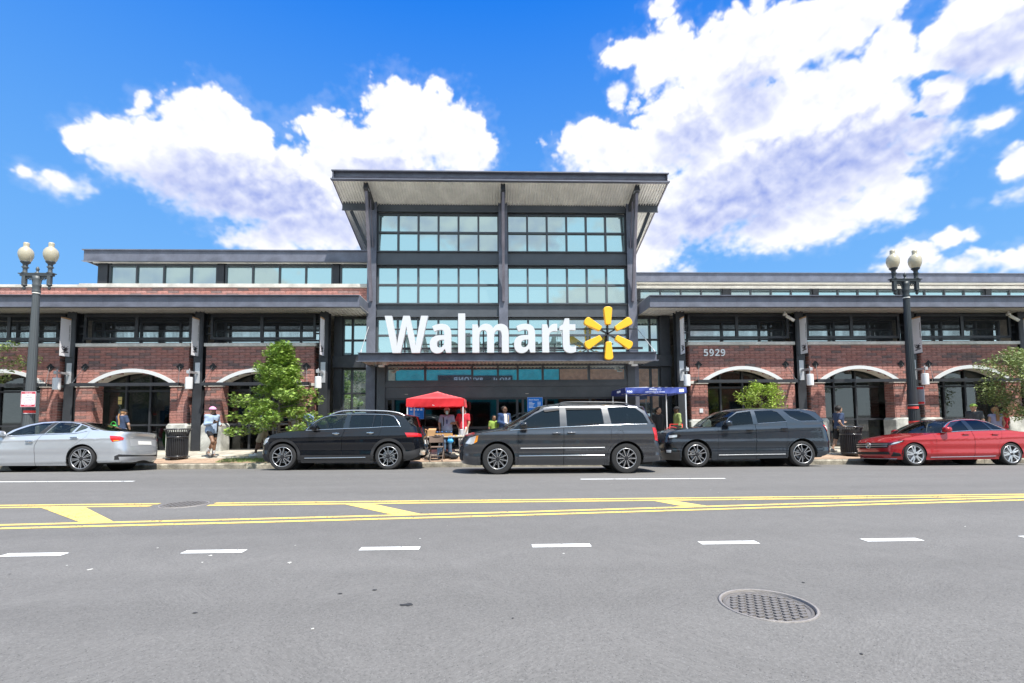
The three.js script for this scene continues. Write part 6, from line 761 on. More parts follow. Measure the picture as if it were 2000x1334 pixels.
function person(label, X, Z, h, turn, o) {   // faces +z before the turn
  const t = thing('person', label, 'person', [X, gY(X, Z), -Z], turn, o.group), s = h / 1.75, J = {
    neck: [0, 1.47, -0.01], head: [0, 1.62, 0.02], chest: [0, 1.30, 0], waist: [0, 1.07, 0], pelvis: [0, 0.95, -0.01], sL: [0.185, 1.42, -0.01], sR: [-0.185, 1.42, -0.01], eL: [0.25, 1.14, -0.03], eR: [-0.25, 1.14, -0.03], wL: [0.25, 0.90, 0.06], wR: [-0.25, 0.90, 0.06],
    hL: [0.095, 0.92, 0], hR: [-0.095, 0.92, 0], kL: [0.105, 0.50, 0.025], kR: [-0.105, 0.50, 0.025], aL: [0.11, 0.09, -0.02], aR: [-0.11, 0.09, -0.02], tL: [0.125, 0.035, 0.14], tR: [-0.125, 0.035, 0.14], ...(o.pose || {}) };
  const w = o.girth || 1, female = o.female, sh = female ? 0.9 : 1; for (const k of ['sL', 'sR']) J[k] = [J[k][0] * sh, J[k][1], J[k][2]];
  const off = (p, d) => [p[0] + d[0], p[1] + d[1], p[2] + d[2]];
  const torso = [[off(J.chest, [0.085 * sh, 0.04, 0]), off(J.waist, [0.06, 0, 0]), 0.105 * w, 0.10 * w], [off(J.chest, [-0.085 * sh, 0.04, 0]), off(J.waist, [-0.06, 0, 0]), 0.105 * w, 0.10 * w], [J.waist, J.pelvis, 0.125 * w, 0.135 * w], [J.sL, J.sR, 0.062, 0.062], [off(J.pelvis, [0.06, -0.02, -0.01]), off(J.pelvis, [-0.06, -0.02, -0.01]), 0.115 * w, 0.115 * w]];
  const upper = (S) => [[J['s' + S], J['e' + S], 0.056, 0.042]], fore = (S) => [[J['e' + S], J['w' + S], 0.041, 0.028]], thigh = (S) => [[J['h' + S], J['k' + S], 0.088 * (0.6 + 0.4 * w), 0.058]], shin = (S) => [[J['k' + S], J['a' + S], 0.056, 0.036], [off(J['k' + S], [0, -0.12, -0.03]), off(J['k' + S], [0, -0.2, -0.025]), 0.048, 0.044]];
  const neck = [[J.neck, off(J.head, [0, -0.06, -0.02]), 0.056, 0.052]];
  const all = [...torso, ...neck, ...['L', 'R'].flatMap((S) => [...upper(S), ...fore(S), ...thigh(S), ...shin(S), [J['a' + S], J['t' + S], 0.045, 0.033]])];
  const [lo, hi] = bounds(all); const bodyG = surfaceNet(field(all), lo, hi, 0.022);
  // head on a finer grid: skull, jaw, brow, nose, lips, ears
  const H = J.head, q = o.look || 0, tl = o.nod || 0, hd = (x, y, z) => { const yy = y * Math.cos(tl) - z * Math.sin(tl), zz = y * Math.sin(tl) + z * Math.cos(tl); return [H[0] + x * Math.cos(q) + zz * Math.sin(q), H[1] + yy, H[2] - x * Math.sin(q) + zz * Math.cos(q)]; };
  const hc = [[hd(0, 0.035, -0.015), hd(0, 0.03, 0.01), 0.095, 0.092], [hd(0, -0.045, 0.03), hd(0, -0.09, 0.055), 0.066, 0.038], [hd(0.045, -0.05, 0.01), hd(-0.045, -0.05, 0.01), 0.045, 0.045], [hd(0, 0.012, 0.094), hd(0, -0.032, 0.116), 0.011, 0.017], [hd(0.035, 0.024, 0.085), hd(-0.035, 0.024, 0.085), 0.014, 0.014], [hd(0.022, -0.062, 0.086), hd(-0.022, -0.062, 0.086), 0.012, 0.012], [hd(0.088, 0.005, -0.008), hd(0.09, -0.03, -0.004), 0.018, 0.013], [hd(-0.088, 0.005, -0.008), hd(-0.09, -0.03, -0.004), 0.018, 0.013], [hd(0, -0.06, -0.02), J.neck, 0.055, 0.056]];
  const [hl, hh] = bounds(hc, 0.02); const headG = surfaceNet(field(hc, 0.018), hl, hh, 0.0105);
  const hands = ['L', 'R'].map((S) => aim(HAND, J['e' + S], J['w' + S], S === 'R', S === 'L' ? -1.2 : 1.2));
  const sc = (g) => { g.scale(s, s, s); return g; };
  const body = part(t, 'body', sc(merge([bodyG, headG, ...hands])), skinM(o.skin || 'brown'));
  part(t, 'eyes', sc(merge([1, -1].map((k) => { const g = new THREE.SphereGeometry(0.0105, 8, 6); g.translate(...hd(k * 0.033, 0.006, 0.088)); return g; }))), M.black);
  const grow = (caps, d, cut) => { const c = caps.map(([a, b, ra, rb]) => [a, b, ra + d, rb + d]), f = field(c), [l, u] = bounds(c); return sc(surfaceNet(cut ? (x, y, z) => Math.max(f(x, y, z) + 0.006 * noise3(x * 14, y * 9, z * 14), cut(x, y, z)) : f, l, u, 0.02)); };
  const hem = o.hem ?? 0.90, collar = (x, y, z) => Math.max(hem - y, y - (J.neck[1] + 0.015 - Math.max(0, z) * 0.4));
  const sleeve = o.sleeve === 'long' ? (S) => [...upper(S), [J['e' + S], [lerp(J['e' + S][0], J['w' + S][0], 0.92), lerp(J['e' + S][1], J['w' + S][1], 0.92), lerp(J['e' + S][2], J['w' + S][2], 0.92)], 0.044, 0.036]] : (S) => [[J['s' + S], [lerp(J['s' + S][0], J['e' + S][0], 0.62), lerp(J['s' + S][1], J['e' + S][1], 0.62), lerp(J['s' + S][2], J['e' + S][2], 0.62)], 0.064, 0.056]];
  const arms = o.sleeve === 'none' ? [] : [...sleeve('L'), ...sleeve('R')];
  const shirtF = (() => { const a = [...torso, [off(J.pelvis, [0, 0, 0]), off(J.pelvis, [0, -0.09, 0]), 0.135 * w, 0.13 * w]].map(([p, r, m, n]) => [p, r, m + (o.loose || 0.02), n + (o.loose || 0.02)]), b = arms.map(([p, r, m, n]) => [p, r, m + 0.012, n + 0.014]); return { f: field([...a, ...b]), c: [...a, ...b], ta: field(a), aa: field(b) }; })();
  { const [l, u] = bounds(shirtF.c); part(t, o.topName || 'shirt', sc(surfaceNet((x, y, z) => { const d = shirtF.ta(x, y, z), e = arms.length ? shirtF.aa(x, y, z) : 1e3, body = Math.max(d, collar(x, y, z)); return smin(body, Math.max(e, y - (J.neck[1] + 0.01)), 0.02) + 0.007 * noise3(x * 13, y * 8, z * 13); }, l, u, 0.02)), o.top); }
  if (o.openFront) part(t, 'inner_shirt', grow([[off(J.chest, [0, 0.07, 0.06]), off(J.waist, [0, -0.05, 0.065]), 0.07 * w, 0.085 * w]], o.loose || 0.02, (x, y, z) => Math.max(Math.abs(x) - 0.075, y - 1.46)), o.openFront);
  const legs = ['L', 'R'].flatMap((S) => o.shorts ? [[J['h' + S], [lerp(J['h' + S][0], J['k' + S][0], o.shorts), lerp(J['h' + S][1], J['k' + S][1], o.shorts), lerp(J['h' + S][2], J['k' + S][2], o.shorts)], 0.092 * (0.6 + 0.4 * w), 0.078]] : [[J['h' + S], J['k' + S], 0.090 * (0.6 + 0.4 * w), 0.068], [J['k' + S], J['a' + S], 0.066, 0.056]]);
  part(t, o.shorts ? 'shorts' : 'trousers', grow([...legs, [off(J.pelvis, [0.055, 0, 0]), off(J.pelvis, [-0.055, 0, 0]), 0.118 * w, 0.118 * w], [J.waist, J.pelvis, 0.118 * w, 0.128 * w]], 0.012, (x, y) => Math.max(y - 1.03, (o.shorts ? 0 : 0.055) - y)), o.bottom);
  for (const S of ['L', 'R']) { const a = J['a' + S], b = J['t' + S]; const c = [[[a[0], a[1] - 0.035, a[2] - 0.03], [b[0], b[1] + 0.006, b[2]], 0.05, 0.042], [[a[0], a[1] - 0.02, a[2]], [a[0], a[1] + 0.01, a[2]], 0.05, 0.048]]; const [l, u] = bounds(c); const fy = Math.min(a[1] - 0.09, b[1] - 0.035); part(t, 'shoe', sc(surfaceNet((x, y, z) => Math.max(field(c, 0.02)(x, y, z), fy - y + 0.002), l, u, 0.014)), o.shoes || M.seatDark); if (o.socks) part(t, 'sock', grow([[a, [lerp(a[0], J['k' + S][0], 0.3), lerp(a[1], J['k' + S][1], 0.3), lerp(a[2], J['k' + S][2], 0.3)], 0.042, 0.045]], 0.006), o.socks); }
  // hair, cap
  const dome = (d, cutY, cutZ, slope = 0) => { const f = field([[hd(0, 0.035, -0.015), hd(0, 0.03, 0.01), 0.095 + d, 0.092 + d], [hd(0, -0.02, -0.04), hd(0, 0.02, -0.03), 0.07 + d, 0.085 + d]]), [l, u] = bounds([[hd(0, -0.04, -0.04), hd(0, 0.04, 0.02), 0.115 + d, 0.115 + d]]), cq = Math.cos(q), sq = Math.sin(q); return sc(surfaceNet((x, y, z) => { const lx = x - H[0], ly = y - H[1], lz = z - H[2], zz = lx * sq + lz * cq, y1 = ly * Math.cos(tl) + zz * Math.sin(tl), z1 = -ly * Math.sin(tl) + zz * Math.cos(tl); return Math.max(f(x, y, z) + (o.curly ? 0.012 * noise3(x * 55, y * 55, z * 55) : 0), cutY - y1 + Math.max(0, z1 - cutZ) * slope); }, l, u, 0.012)); };
  if (o.hair) part(t, 'hair', dome(o.cap ? 0.003 : o.hairD || 0.012, o.hairLow ?? -0.06, -0.03, 1.6), o.hair);
  if (o.cap) { const c = part(t, 'cap', dome(0.013, 0.03, 1, 0), o.cap); if (o.visor !== false) { const v = new THREE.SphereGeometry(0.1, 20, 8, 0, Math.PI); v.scale(0.92, 0.16, 1.15); v.rotateX(0); const p = v.attributes.position; for (let i = 0; i < p.count; i++) { const a = hd(p.getX(i), 0.042 + p.getY(i) * 0.5, (o.back ? -1 : 1) * (Math.abs(p.getZ(i)) + 0.065)); p.setXYZ(i, ...a); } v.computeVertexNormals(); part(c, 'visor', sc(v), o.visorMat || o.cap); } }
  if (o.mask) part(t, 'face_mask', grow([[hd(0, -0.03, 0.075), hd(0, -0.085, 0.06), 0.052, 0.04]], 0.004), o.mask);
  if (o.tail) part(t, 'braid', sc(tube(o.tail, o.tailR || 0.03, 16, 8)), o.hair || o.tailMat);
  if (o.extra) o.extra(t, sc, J, hd);
  return t;
}
const K = { black: clothM([0.016, 0.016, 0.018]), navy: clothM([0.035, 0.055, 0.11]), white: clothM(white), denim: clothM([0.30, 0.39, 0.52]), polo: clothM([0.24, 0.33, 0.62]), grey: clothM([0.20, 0.24, 0.33]), red: clothM([0.52, 0.03, 0.05]), khaki: clothM([0.33, 0.28, 0.2]), blue: clothM([0.018, 0.045, 0.12]), hiv: clothM([0.26, 0.33, 0.12]), lime: clothM([0.22, 0.32, 0.06]), jean: clothM([0.09, 0.15, 0.24]), lilac: clothM([0.30, 0.30, 0.42]), hairB: std([0.012, 0.010, 0.009], 0.7), hairR: std([0.36, 0.19, 0.08], 0.7), hairD: std([0.05, 0.03, 0.022], 0.7), paleTrouser: clothM([0.66, 0.65, 0.63]), shoeW: std([0.72, 0.72, 0.72], 0.6), shoeG: std([0.22, 0.21, 0.20], 0.7), pink: clothM([0.70, 0.36, 0.52]) };
K.pinkPattern = std([1, 1, 1], 0.9, 0, { map: tex(128, (u, v) => { const n = tnoise(u, v, 7, 2); return n > 0.12 ? [0.95, 0.9, 0.95] : n < -0.18 ? [0.45, 0.2, 0.5] : [0.88, 0.60, 0.76]; }, true, 6) });
const stride = (a, b) => ({ kL: [0.10, 0.50, 0.02 + a * 0.5], aL: [0.10, 0.10 + Math.max(0, -a) * 0.12, -0.02 + a], tL: [0.11, 0.04 + Math.max(0, -a) * 0.05, 0.13 + a], kR: [-0.10, 0.50, 0.06 + b * 0.5], aR: [-0.10, 0.10 + Math.max(0, -b) * 0.12, -0.02 + b], tR: [-0.11, 0.04 + Math.max(0, -b) * 0.05, 0.13 + b] });
const RIGHT = Math.PI / 2, LEFT = -Math.PI / 2;
person('woman in a pink patterned cap, pale denim shirt and black shorts looking at her phone', -9.6, 17.3, 1.72, 1.05, { skin: 'brown', female: true, top: K.denim, sleeve: 'long', loose: 0.035, hem: 0.82, bottom: K.black, shorts: 0.42, shoes: K.shoeG, socks: K.white, hair: K.hairB, cap: K.pinkPattern, tail: [[0.09, 1.55, -0.05], [0.13, 1.4, 0.06], [0.12, 1.2, 0.13], [0.10, 1.0, 0.14], [0.09, 0.88, 0.13]], tailR: 0.03,
  pose: { kL: [0.10, 0.50, 0.02], aL: [0.09, 0.09, -0.03], tL: [0.10, 0.035, 0.13], kR: [-0.10, 0.55, 0.24], aR: [-0.10, 0.20, -0.02], tR: [-0.10, 0.09, 0.12], eL: [0.28, 1.16, -0.06], wL: [0.20, 1.10, 0.16], eR: [-0.24, 1.15, 0.02], wR: [-0.14, 1.19, 0.27] },
  extra: (t, sc) => part(t, 'phone', sc((() => { const g = new RoundedBoxGeometry(0.07, 0.14, 0.009, 1, 0.004); g.rotateX(-0.7); g.translate(-0.12, 1.245, 0.36); return g; })()), M.gloss) });
person('person in a dark cap and navy T-shirt with a long fair braid, seen from behind', -13.2, 18.15, 1.62, Math.PI - 0.25, { skin: 'tan', female: true, top: K.navy, bottom: K.jean, hair: K.hairR, cap: K.black, nod: 0.25, tail: [[0, 1.55, -0.12], [0.01, 1.42, -0.15], [-0.01, 1.28, -0.14], [-0.02, 1.12, -0.14]], tailR: 0.028, pose: { head: [0, 1.59, 0.06], eL: [0.25, 1.15, 0.06], wL: [0.2, 0.95, 0.2], eR: [-0.27, 1.14, 0.03], wR: [-0.24, 0.9, 0.12] } });
person('man in a white T-shirt and khaki shorts walking by the maple trunk', -7.95, 17.5, 1.75, LEFT + 0.25, { skin: 'dark', top: K.white, loose: 0.03, bottom: K.khaki, shorts: 0.9, shoes: K.shoeW, hair: K.hairB, hairD: 0.006, pose: { ...stride(0.26, -0.24), eR: [-0.24, 1.18, -0.2], wR: [-0.22, 1.02, -0.40], eL: [0.24, 1.15, 0.08], wL: [0.2, 0.98, 0.26] } });
person('person in a loose white T-shirt mostly hidden by the maple leaves', -7.05, 17.75, 1.7, RIGHT, { skin: 'brown', top: K.white, loose: 0.03, bottom: K.black, hair: K.hairB });
person('man in a light blue polo shirt walking towards the entrance', -6.45, 17.5, 1.74, RIGHT - 0.2, { skin: 'dark', girth: 1.12, top: K.polo, loose: 0.025, bottom: K.khaki, hair: K.hairB, hairD: 0.005, pose: { ...stride(-0.2, 0.24), eR: [-0.25, 1.13, 0.04], wR: [-0.24, 0.93, 0.16] } });
person('man in a cap and pale blue face mask under the red tent', -1.66, 17.5, 1.66, 0.1, { skin: 'brown', girth: 1.1, top: K.grey, loose: 0.025, bottom: K.jean, hair: K.hairD, cap: clothM([0.45, 0.40, 0.36]), visorMat: clothM([0.3, 0.05, 0.05]), mask: std([0.45, 0.72, 0.74], 0.8), pose: { eR: [-0.28, 1.15, 0.02], wR: [-0.26, 0.92, 0.12], eL: [0.27, 1.16, 0.04], wL: [0.20, 1.16, 0.24] }, extra: (t, sc, J) => { part(t, 'bag_strap', sc(tube([[-0.12, 1.46, 0.03], [-0.13, 1.36, 0.13], [-0.12, 1.2, 0.14], [-0.13, 1.08, 0.12]], 0.018, 14, 6)), K.black); part(t, 'lanyard', sc(box(-0.02, 0.02, 1.12, 1.30, -0.145, -0.135)), K.blue); } });
person('man in a red polo with a hand on his hip by the red tent', -1.12, 18.0, 1.66, -0.4, { skin: 'tan', top: K.red, bottom: K.paleTrouser, hair: K.hairD, pose: { eR: [-0.36, 1.16, -0.1], wR: [-0.2, 1.0, 0.05], eL: [0.25, 1.14, 0.02], wL: [0.22, 0.92, 0.1] } });
person('child in a lime green shirt and black trousers beside the red tent', -0.02, 18.4, 1.32, 0.5, { skin: 'brown', top: K.lime, bottom: K.black, hair: K.hairB });
person('man in a blue jacket over a white shirt standing at the entrance doors', 0.36, 18.25, 1.66, 0.45, { skin: 'dark', top: K.blue, topName: 'jacket', sleeve: 'long', loose: 0.03, openFront: K.white, bottom: K.black, hair: K.hairB, hairD: 0.016, curly: true, look: 0.6, hairLow: 0.0, pose: { eL: [0.25, 1.15, 0.02], wL: [0.12, 1.08, 0.22], eR: [-0.25, 1.15, 0.02], wR: [-0.08, 1.07, 0.22] }, extra: (t, sc) => { part(t, 'paper', sc((() => { const g = new THREE.BoxGeometry(0.15, 0.1, 0.004); g.rotateX(-0.9); g.translate(0.02, 1.08, 0.30); return g; })()), K.white); part(t, 'shoulder_strap', sc(tube([[0.12, 1.47, -0.06], [0.13, 1.44, 0.07], [0.12, 1.28, 0.14], [0.12, 1.12, 0.13]], 0.016, 14, 6)), clothM([0.45, 0.34, 0.2])); } });
person('person dressed in black standing under the blue tent', 5.9, 17.75, 1.64, 0.5, { skin: 'tan', top: K.black, sleeve: 'long', loose: 0.03, bottom: K.black, hair: K.hairB, hairD: 0.006, look: 0.3 });
person('person in a yellow-green safety vest by the column behind the blue tent', 6.86, 18.45, 1.62, LEFT, { skin: 'dark', top: K.hiv, topName: 'vest', sleeve: 'long', bottom: K.jean, hair: K.hairB, cap: K.black });
person('boy in a navy T-shirt and black shorts walking past the right litter bin', 12.4, 17.5, 1.68, RIGHT, { skin: 'tan', top: K.navy, bottom: K.black, shorts: 0.85, hair: K.hairB, hairD: 0.018, shoes: K.shoeG, pose: { ...stride(-0.22, 0.26), eR: [-0.24, 1.16, -0.16], wR: [-0.2, 1.0, 0.0], eL: [0.24, 1.17, 0.0], wL: [0.16, 1.14, 0.22] } });
person('man in a green cap and dark T-shirt behind the red saloon', 17.55, 17.6, 1.74, LEFT + 0.3, { skin: 'tan', top: clothM([0.05, 0.055, 0.06]), bottom: K.jean, hair: K.hairD, cap: K.lime });
person('person in a lilac-grey top with long hair, half hidden by the right tree', 18.2, 17.45, 1.62, Math.PI - 0.3, { skin: 'tan', female: true, top: K.lilac, sleeve: 'none', bottom: K.jean, hair: K.hairR, hairLow: -0.12, tail: [[0, 1.55, -0.1], [0, 1.4, -0.14], [0, 1.22, -0.13]], tailR: 0.05 });
person('person in a red top standing behind the right tree', 18.75, 17.75, 1.6, Math.PI, { skin: 'brown', top: K.red, bottom: K.black, hair: K.hairB });
// ---- pop-up tents and the stall
function tent(name, label, x0, x1, Z0, Z1, yLow, yTop, yApex, cloth, drop, poleMat) {
  const cx = (x0 + x1) / 2, cz = (Z0 + Z1) / 2, t = thing(name, label, 'tent', [cx, gY(cx, cz), -cz]), y0 = gY(cx, cz), W2 = (x1 - x0) / 2, D2 = (Z1 - Z0) / 2, N = 12, p = [], idx = [];
  const Y = (a, b) => { const m = Math.max(Math.abs(a), Math.abs(b)), e = Math.min(Math.abs(a), Math.abs(b)); return lerp(yApex, yTop, Math.pow(m, 0.94)) - 0.035 * Math.sin(Math.PI * m) * (1 - (m > 0 ? e / m : 0)) * 1.6 - y0; };
  for (let j = 0; j <= N; j++) for (let i = 0; i <= N; i++) { const a = i / N * 2 - 1, b = j / N * 2 - 1; p.push(a * W2, Y(a, b), b * D2); }
  for (let j = 0; j < N; j++) for (let i = 0; i < N; i++) { const a = j * (N + 1) + i; idx.push(a, a + N + 1, a + 1, a + 1, a + N + 1, a + N + 2); }
  const g = new THREE.BufferGeometry(); g.setAttribute('position', new THREE.Float32BufferAttribute(p, 3)); g.setIndex(idx); g.computeVertexNormals(); part(t, 'roof_cloth', g, cloth.top || cloth);
  const r = rng(name.length + 3), val = (ax, az, bx2, bz, m) => { const n = 24, q = [], uv = [], ix = []; const nx = -(bz - az), nz = bx2 - ax, L = Math.hypot(nx, nz); for (let i = 0; i <= n; i++) for (let k = 0; k <= 4; k++) { const s = i / n, f = k / 4, wv = (0.006 + 0.012 * f) * Math.sin(i * 1.9 + f * 3) + 0.02 * Math.sin(s * 7 + f * 2) * f; q.push(lerp(ax, bx2, s) + nx / L * wv, lerp(yTop, yLow - drop * (0.4 + 0.6 * Math.abs(Math.sin(s * Math.PI * 5))), f) - y0 - 0.002, lerp(az, bz, s) + nz / L * wv); uv.push(s, 1 - f); } for (let i = 0; i < n; i++) for (let k = 0; k < 4; k++) { const a = i * 5 + k; ix.push(a, a + 1, a + 5, a + 1, a + 6, a + 5); } const v = new THREE.BufferGeometry(); v.setAttribute('position', new THREE.Float32BufferAttribute(q, 3)); v.setAttribute('uv', new THREE.Float32BufferAttribute(uv, 2)); v.setIndex(ix); v.computeVertexNormals(); part(t, 'valance', v, m); };
  val(-W2, D2, W2, D2, cloth.front || cloth); val(W2, D2, W2, -D2, cloth.side || cloth); val(W2, -D2, -W2, -D2, cloth.side || cloth); val(-W2, -D2, -W2, D2, cloth.left || cloth.side || cloth); void r;
  for (const sx of [-1, 1]) for (const sz of [-1, 1]) { const x = sx * (W2 - 0.03), z = sz * (D2 - 0.03), gy = gY(cx + x, cz - z) - y0; part(t, 'leg', [box(x - 0.018, x + 0.018, gy, yTop - y0 - 0.03, -z - 0.018, -z + 0.018), box(x - 0.05, x + 0.05, gy, gy + 0.012, -z - 0.05, -z + 0.05)], poleMat); }
  const br = []; for (const sz of [-1, 1]) for (const [a, b] of [[-1, 0], [0, 1]]) { const z = sz * (D2 - 0.03), ya = yTop - y0 - 0.06, yb = yLow - y0 + 0.02; br.push(beam([a * (W2 - 0.05), ya, z], [b * (W2 - 0.05), yb, z], 0.015, 0.015), beam([a * (W2 - 0.05), yb, z], [b * (W2 - 0.05), ya, z], 0.015, 0.015)); } part(t, 'folding_truss', br, poleMat);
}
const clothT = (c, more = {}) => phys(c, { roughness: 0.8, transmission: 0.25, thickness: 0, ior: 1.3, ...more });
M.poleWhite = std([0.72, 0.73, 0.75], 0.4, 0.2);
tent('canopy_tent', 'red pop-up tent with white legs over the stall by the entrance', -2.97, -1.03, 16.9, 18.4, 1.82, 2.08, 2.36, clothT([0.72, 0.035, 0.045]), 0.02, M.poleWhite);
const navyC = [0.075, 0.10, 0.30]; const maxTex = canvasTex(1024, 128, (c, w, h) => { c.fillStyle = '#34458f'; c.fillRect(0, 0, w, h); c.fillStyle = '#f2f4fa'; c.font = 'bold 62px sans-serif'; c.textAlign = 'left'; c.fillText('max', 400, 58); c.fillStyle = '#8fa0dd'; c.fillText('sip', 522, 58); c.fillStyle = '#eef0f8'; c.font = 'bold 26px sans-serif'; c.fillText('FREE INTERNET & TABLETS', 330, 104); c.fillRect(900, 34, 76, 62); c.fillStyle = '#27367e'; c.font = 'bold 22px sans-serif'; c.fillText('acp', 916, 72); c.fillStyle = '#f2f4fa'; c.font = 'bold 56px sans-serif'; c.fillText('600', 20, 104); });
tent('canopy_tent', 'low navy blue pop-up tent with white lettering beside the number arch', 4.42, 6.5, 16.55, 18.5, 2.21, 2.39, 2.47, { top: clothT([0.60, 0.62, 0.70]), front: std([1, 1, 1], 0.7, 0, { map: maxTex }), side: clothT(navyC), left: std([1, 1, 1], 0.7, 0, { map: canvasTex(512, 128, (c, w, h) => { c.fillStyle = '#202d6c'; c.fillRect(0, 0, w, h); c.fillStyle = '#e9ecf6'; c.fillRect(200, 36, 120, 46); }) }) }, 0.03, M.poleWhite);
{ const X = -1.72, Z = 16.85, y = gY(X, Z), t = thing('folding_table', 'long folding table with stall goods in front of the red tent', 'table', [X, y, -Z]);
  part(t, 'table_top', box(-0.70, 0.70, 0.70, 0.735, -0.32, 0.32, 0.01), std([0.42, 0.36, 0.28], 0.7)); part(t, 'apron', [box(-0.66, 0.66, 0.66, 0.70, -0.28, -0.26), box(-0.66, 0.66, 0.66, 0.70, 0.26, 0.28)], M.steelDark);
  for (const sx of [-1, 1]) part(t, 'leg', [rod([sx * 0.58, 0, 0.27], [sx * 0.58, 0.68, 0.27], 0.014), rod([sx * 0.58, 0, -0.27], [sx * 0.58, 0.68, -0.27], 0.014), rod([sx * 0.58, 0.02, -0.27], [sx * 0.58, 0.02, 0.27], 0.014), rod([sx * 0.58, 0.35, -0.27], [sx * 0.58, 0.35, 0.27], 0.01)], M.steelDark);
  const top = y + 0.737; M.card = std([0.42, 0.25, 0.12], 0.9); M.carton = std([0.44, 0.24, 0.08], 0.8);
  const bx = thing('cardboard_box', 'open brown cardboard box on the left of the stall table', 'box', [-2.1, top, -16.8]); part(bx, 'carton', [box(-0.13, 0.13, 0, 0.2, -0.12, -0.115), box(-0.13, 0.13, 0, 0.2, 0.115, 0.12), box(-0.13, -0.125, 0, 0.2, -0.115, 0.115), box(0.125, 0.13, 0, 0.2, -0.115, 0.115), box(-0.125, 0.125, 0, 0.006, -0.115, 0.115)], M.card); part(bx, 'flap', (() => { const g = box(-0.13, 0.13, -0.004, 0, 0, 0.12); g.rotateX(0.5); g.translate(0, 0.2, -0.12); return g; })(), M.card); part(bx, 'flap', (() => { const g = box(-0.13, 0, -0.004, 0, -0.12, 0.12); g.rotateZ(-0.4); g.translate(-0.13, 0.2, 0); return g; })(), M.card);
  M.bottle = phys([0.02, 0.018, 0.03], { roughness: 0.15, clearcoat: 1 }); M.capBlue = std([0.08, 0.25, 0.6], 0.4);
  for (const [k, xx] of [[0, -1.84], [1, -1.54]]) { const tr = thing('bottle_tray', k ? 'orange cardboard tray of small dark bottles, right one on the stall table' : 'orange cardboard tray of small dark bottles next to the cardboard box', 'tray', [xx, top, -16.72], 0, 'trays of bottles on the table'); part(tr, 'tray', [box(-0.14, 0.14, 0, 0.10, -0.10, -0.095), box(-0.14, 0.14, 0, 0.10, 0.095, 0.10), box(-0.14, -0.135, 0, 0.10, -0.095, 0.095), box(0.135, 0.14, 0, 0.10, -0.095, 0.095), box(-0.135, 0.135, 0, 0.006, -0.095, 0.095)], M.carton); for (let i = 0; i < 5; i++) for (let j = 0; j < 3; j++) { const g = lathe([[0, 0.007], [0.02, 0.007], [0.021, 0.10], [0.012, 0.125], [0.011, 0.14], [0.0, 0.14]], 10); g.translate(-0.108 + i * 0.054, 0, -0.06 + j * 0.06); const b = part(tr, 'bottle', g, M.bottle); const cg = lathe([[0.0135, 0.135], [0.0135, 0.16], [0, 0.162]], 10); cg.translate(-0.108 + i * 0.054, 0, -0.06 + j * 0.06); part(b, 'cap', cg, (i + j) % 3 ? M.bottle : M.capBlue); } }
  const folds = (w, d, hgt, seed) => { const g = new THREE.PlaneGeometry(w, d, 16, 10); g.rotateX(-Math.PI / 2); const p = g.attributes.position; for (let i = 0; i < p.count; i++) p.setY(i, 0.012 + hgt * (0.5 + 0.5 * noise3(p.getX(i) * 14 + seed, seed, p.getZ(i) * 14))); g.computeVertexNormals(); return g; };
  single('folded_cloth', folds(0.32, 0.2, 0.06, 2), clothM([0.36, 0.36, 0.48]), 'crumpled grey-blue cloth at the front of the stall table', 'cloth', undefined, [-1.82, top, -16.62]); single('paper_stack', [box(-0.11, 0.11, 0, 0.02, -0.07, 0.07), (() => { const g = box(-0.1, 0.1, 0.02, 0.03, -0.07, 0.07); g.rotateY(0.2); return g; })()], K.white, 'white papers lying on the right half of the stall table', 'paper', undefined, [-1.27, top, -16.7]);
  const r = rng(6); const cols = [[0.62, 0.30, 0.05], [0.5, 0.06, 0.05], [0.65, 0.45, 0.1], [0.12, 0.2, 0.4], [0.6, 0.55, 0.45]], nm = ['orange', 'red', 'yellow', 'blue', 'cream']; for (let i = 0; i < 5; i++) single('goods_packet', (() => { const g = new RoundedBoxGeometry(0.09, 0.035, 0.07, 2, 0.012); g.rotateY(r() * 3); return g; })(), std(cols[i], 0.6), `small ${nm[i]} packet among the goods on the stall table`, 'packet', 'small goods on the stall table', [-1.42 + i * 0.075, top + 0.018, -16.62 - (i % 2) * 0.14]);
  const jug = thing('paper_cup', 'tall white cup at the right end of the stall table', 'cup', [-1.09, top, -16.66]); part(jug, 'cup', lathe([[0, 0], [0.045, 0], [0.06, 0.2], [0.057, 0.2], [0.043, 0.01], [0, 0.01]], 16), K.white); part(jug, 'lid', lathe([[0, 0.205], [0.062, 0.2], [0.063, 0.212], [0.05, 0.225], [0, 0.225]], 16), M.signWhite);
  const bg = thing('carrier_bag', 'bright blue carrier bag hanging from the stall table', 'bag', [-1.45, y + 0.5, -16.5]); part(bg, 'bag', (() => { const g = new THREE.SphereGeometry(0.105, 16, 12), p = g.attributes.position; for (let i = 0; i < p.count; i++) { const k = 1 + 0.15 * noise3(p.getX(i) * 25, p.getY(i) * 25, p.getZ(i) * 25); p.setXYZ(i, p.getX(i) * k, p.getY(i) * 0.75 * k, p.getZ(i) * 0.5 * k); } g.computeVertexNormals(); g.translate(0, 0.08, 0); return g; })(), std([0.05, 0.32, 0.62], 0.4)); part(bg, 'handles', [tube([[-0.05, 0.15, 0], [-0.05, 0.24, 0], [0.04, 0.24, 0], [0.05, 0.15, 0]], 0.008, 14, 5)], std([0.05, 0.32, 0.62], 0.4));
}
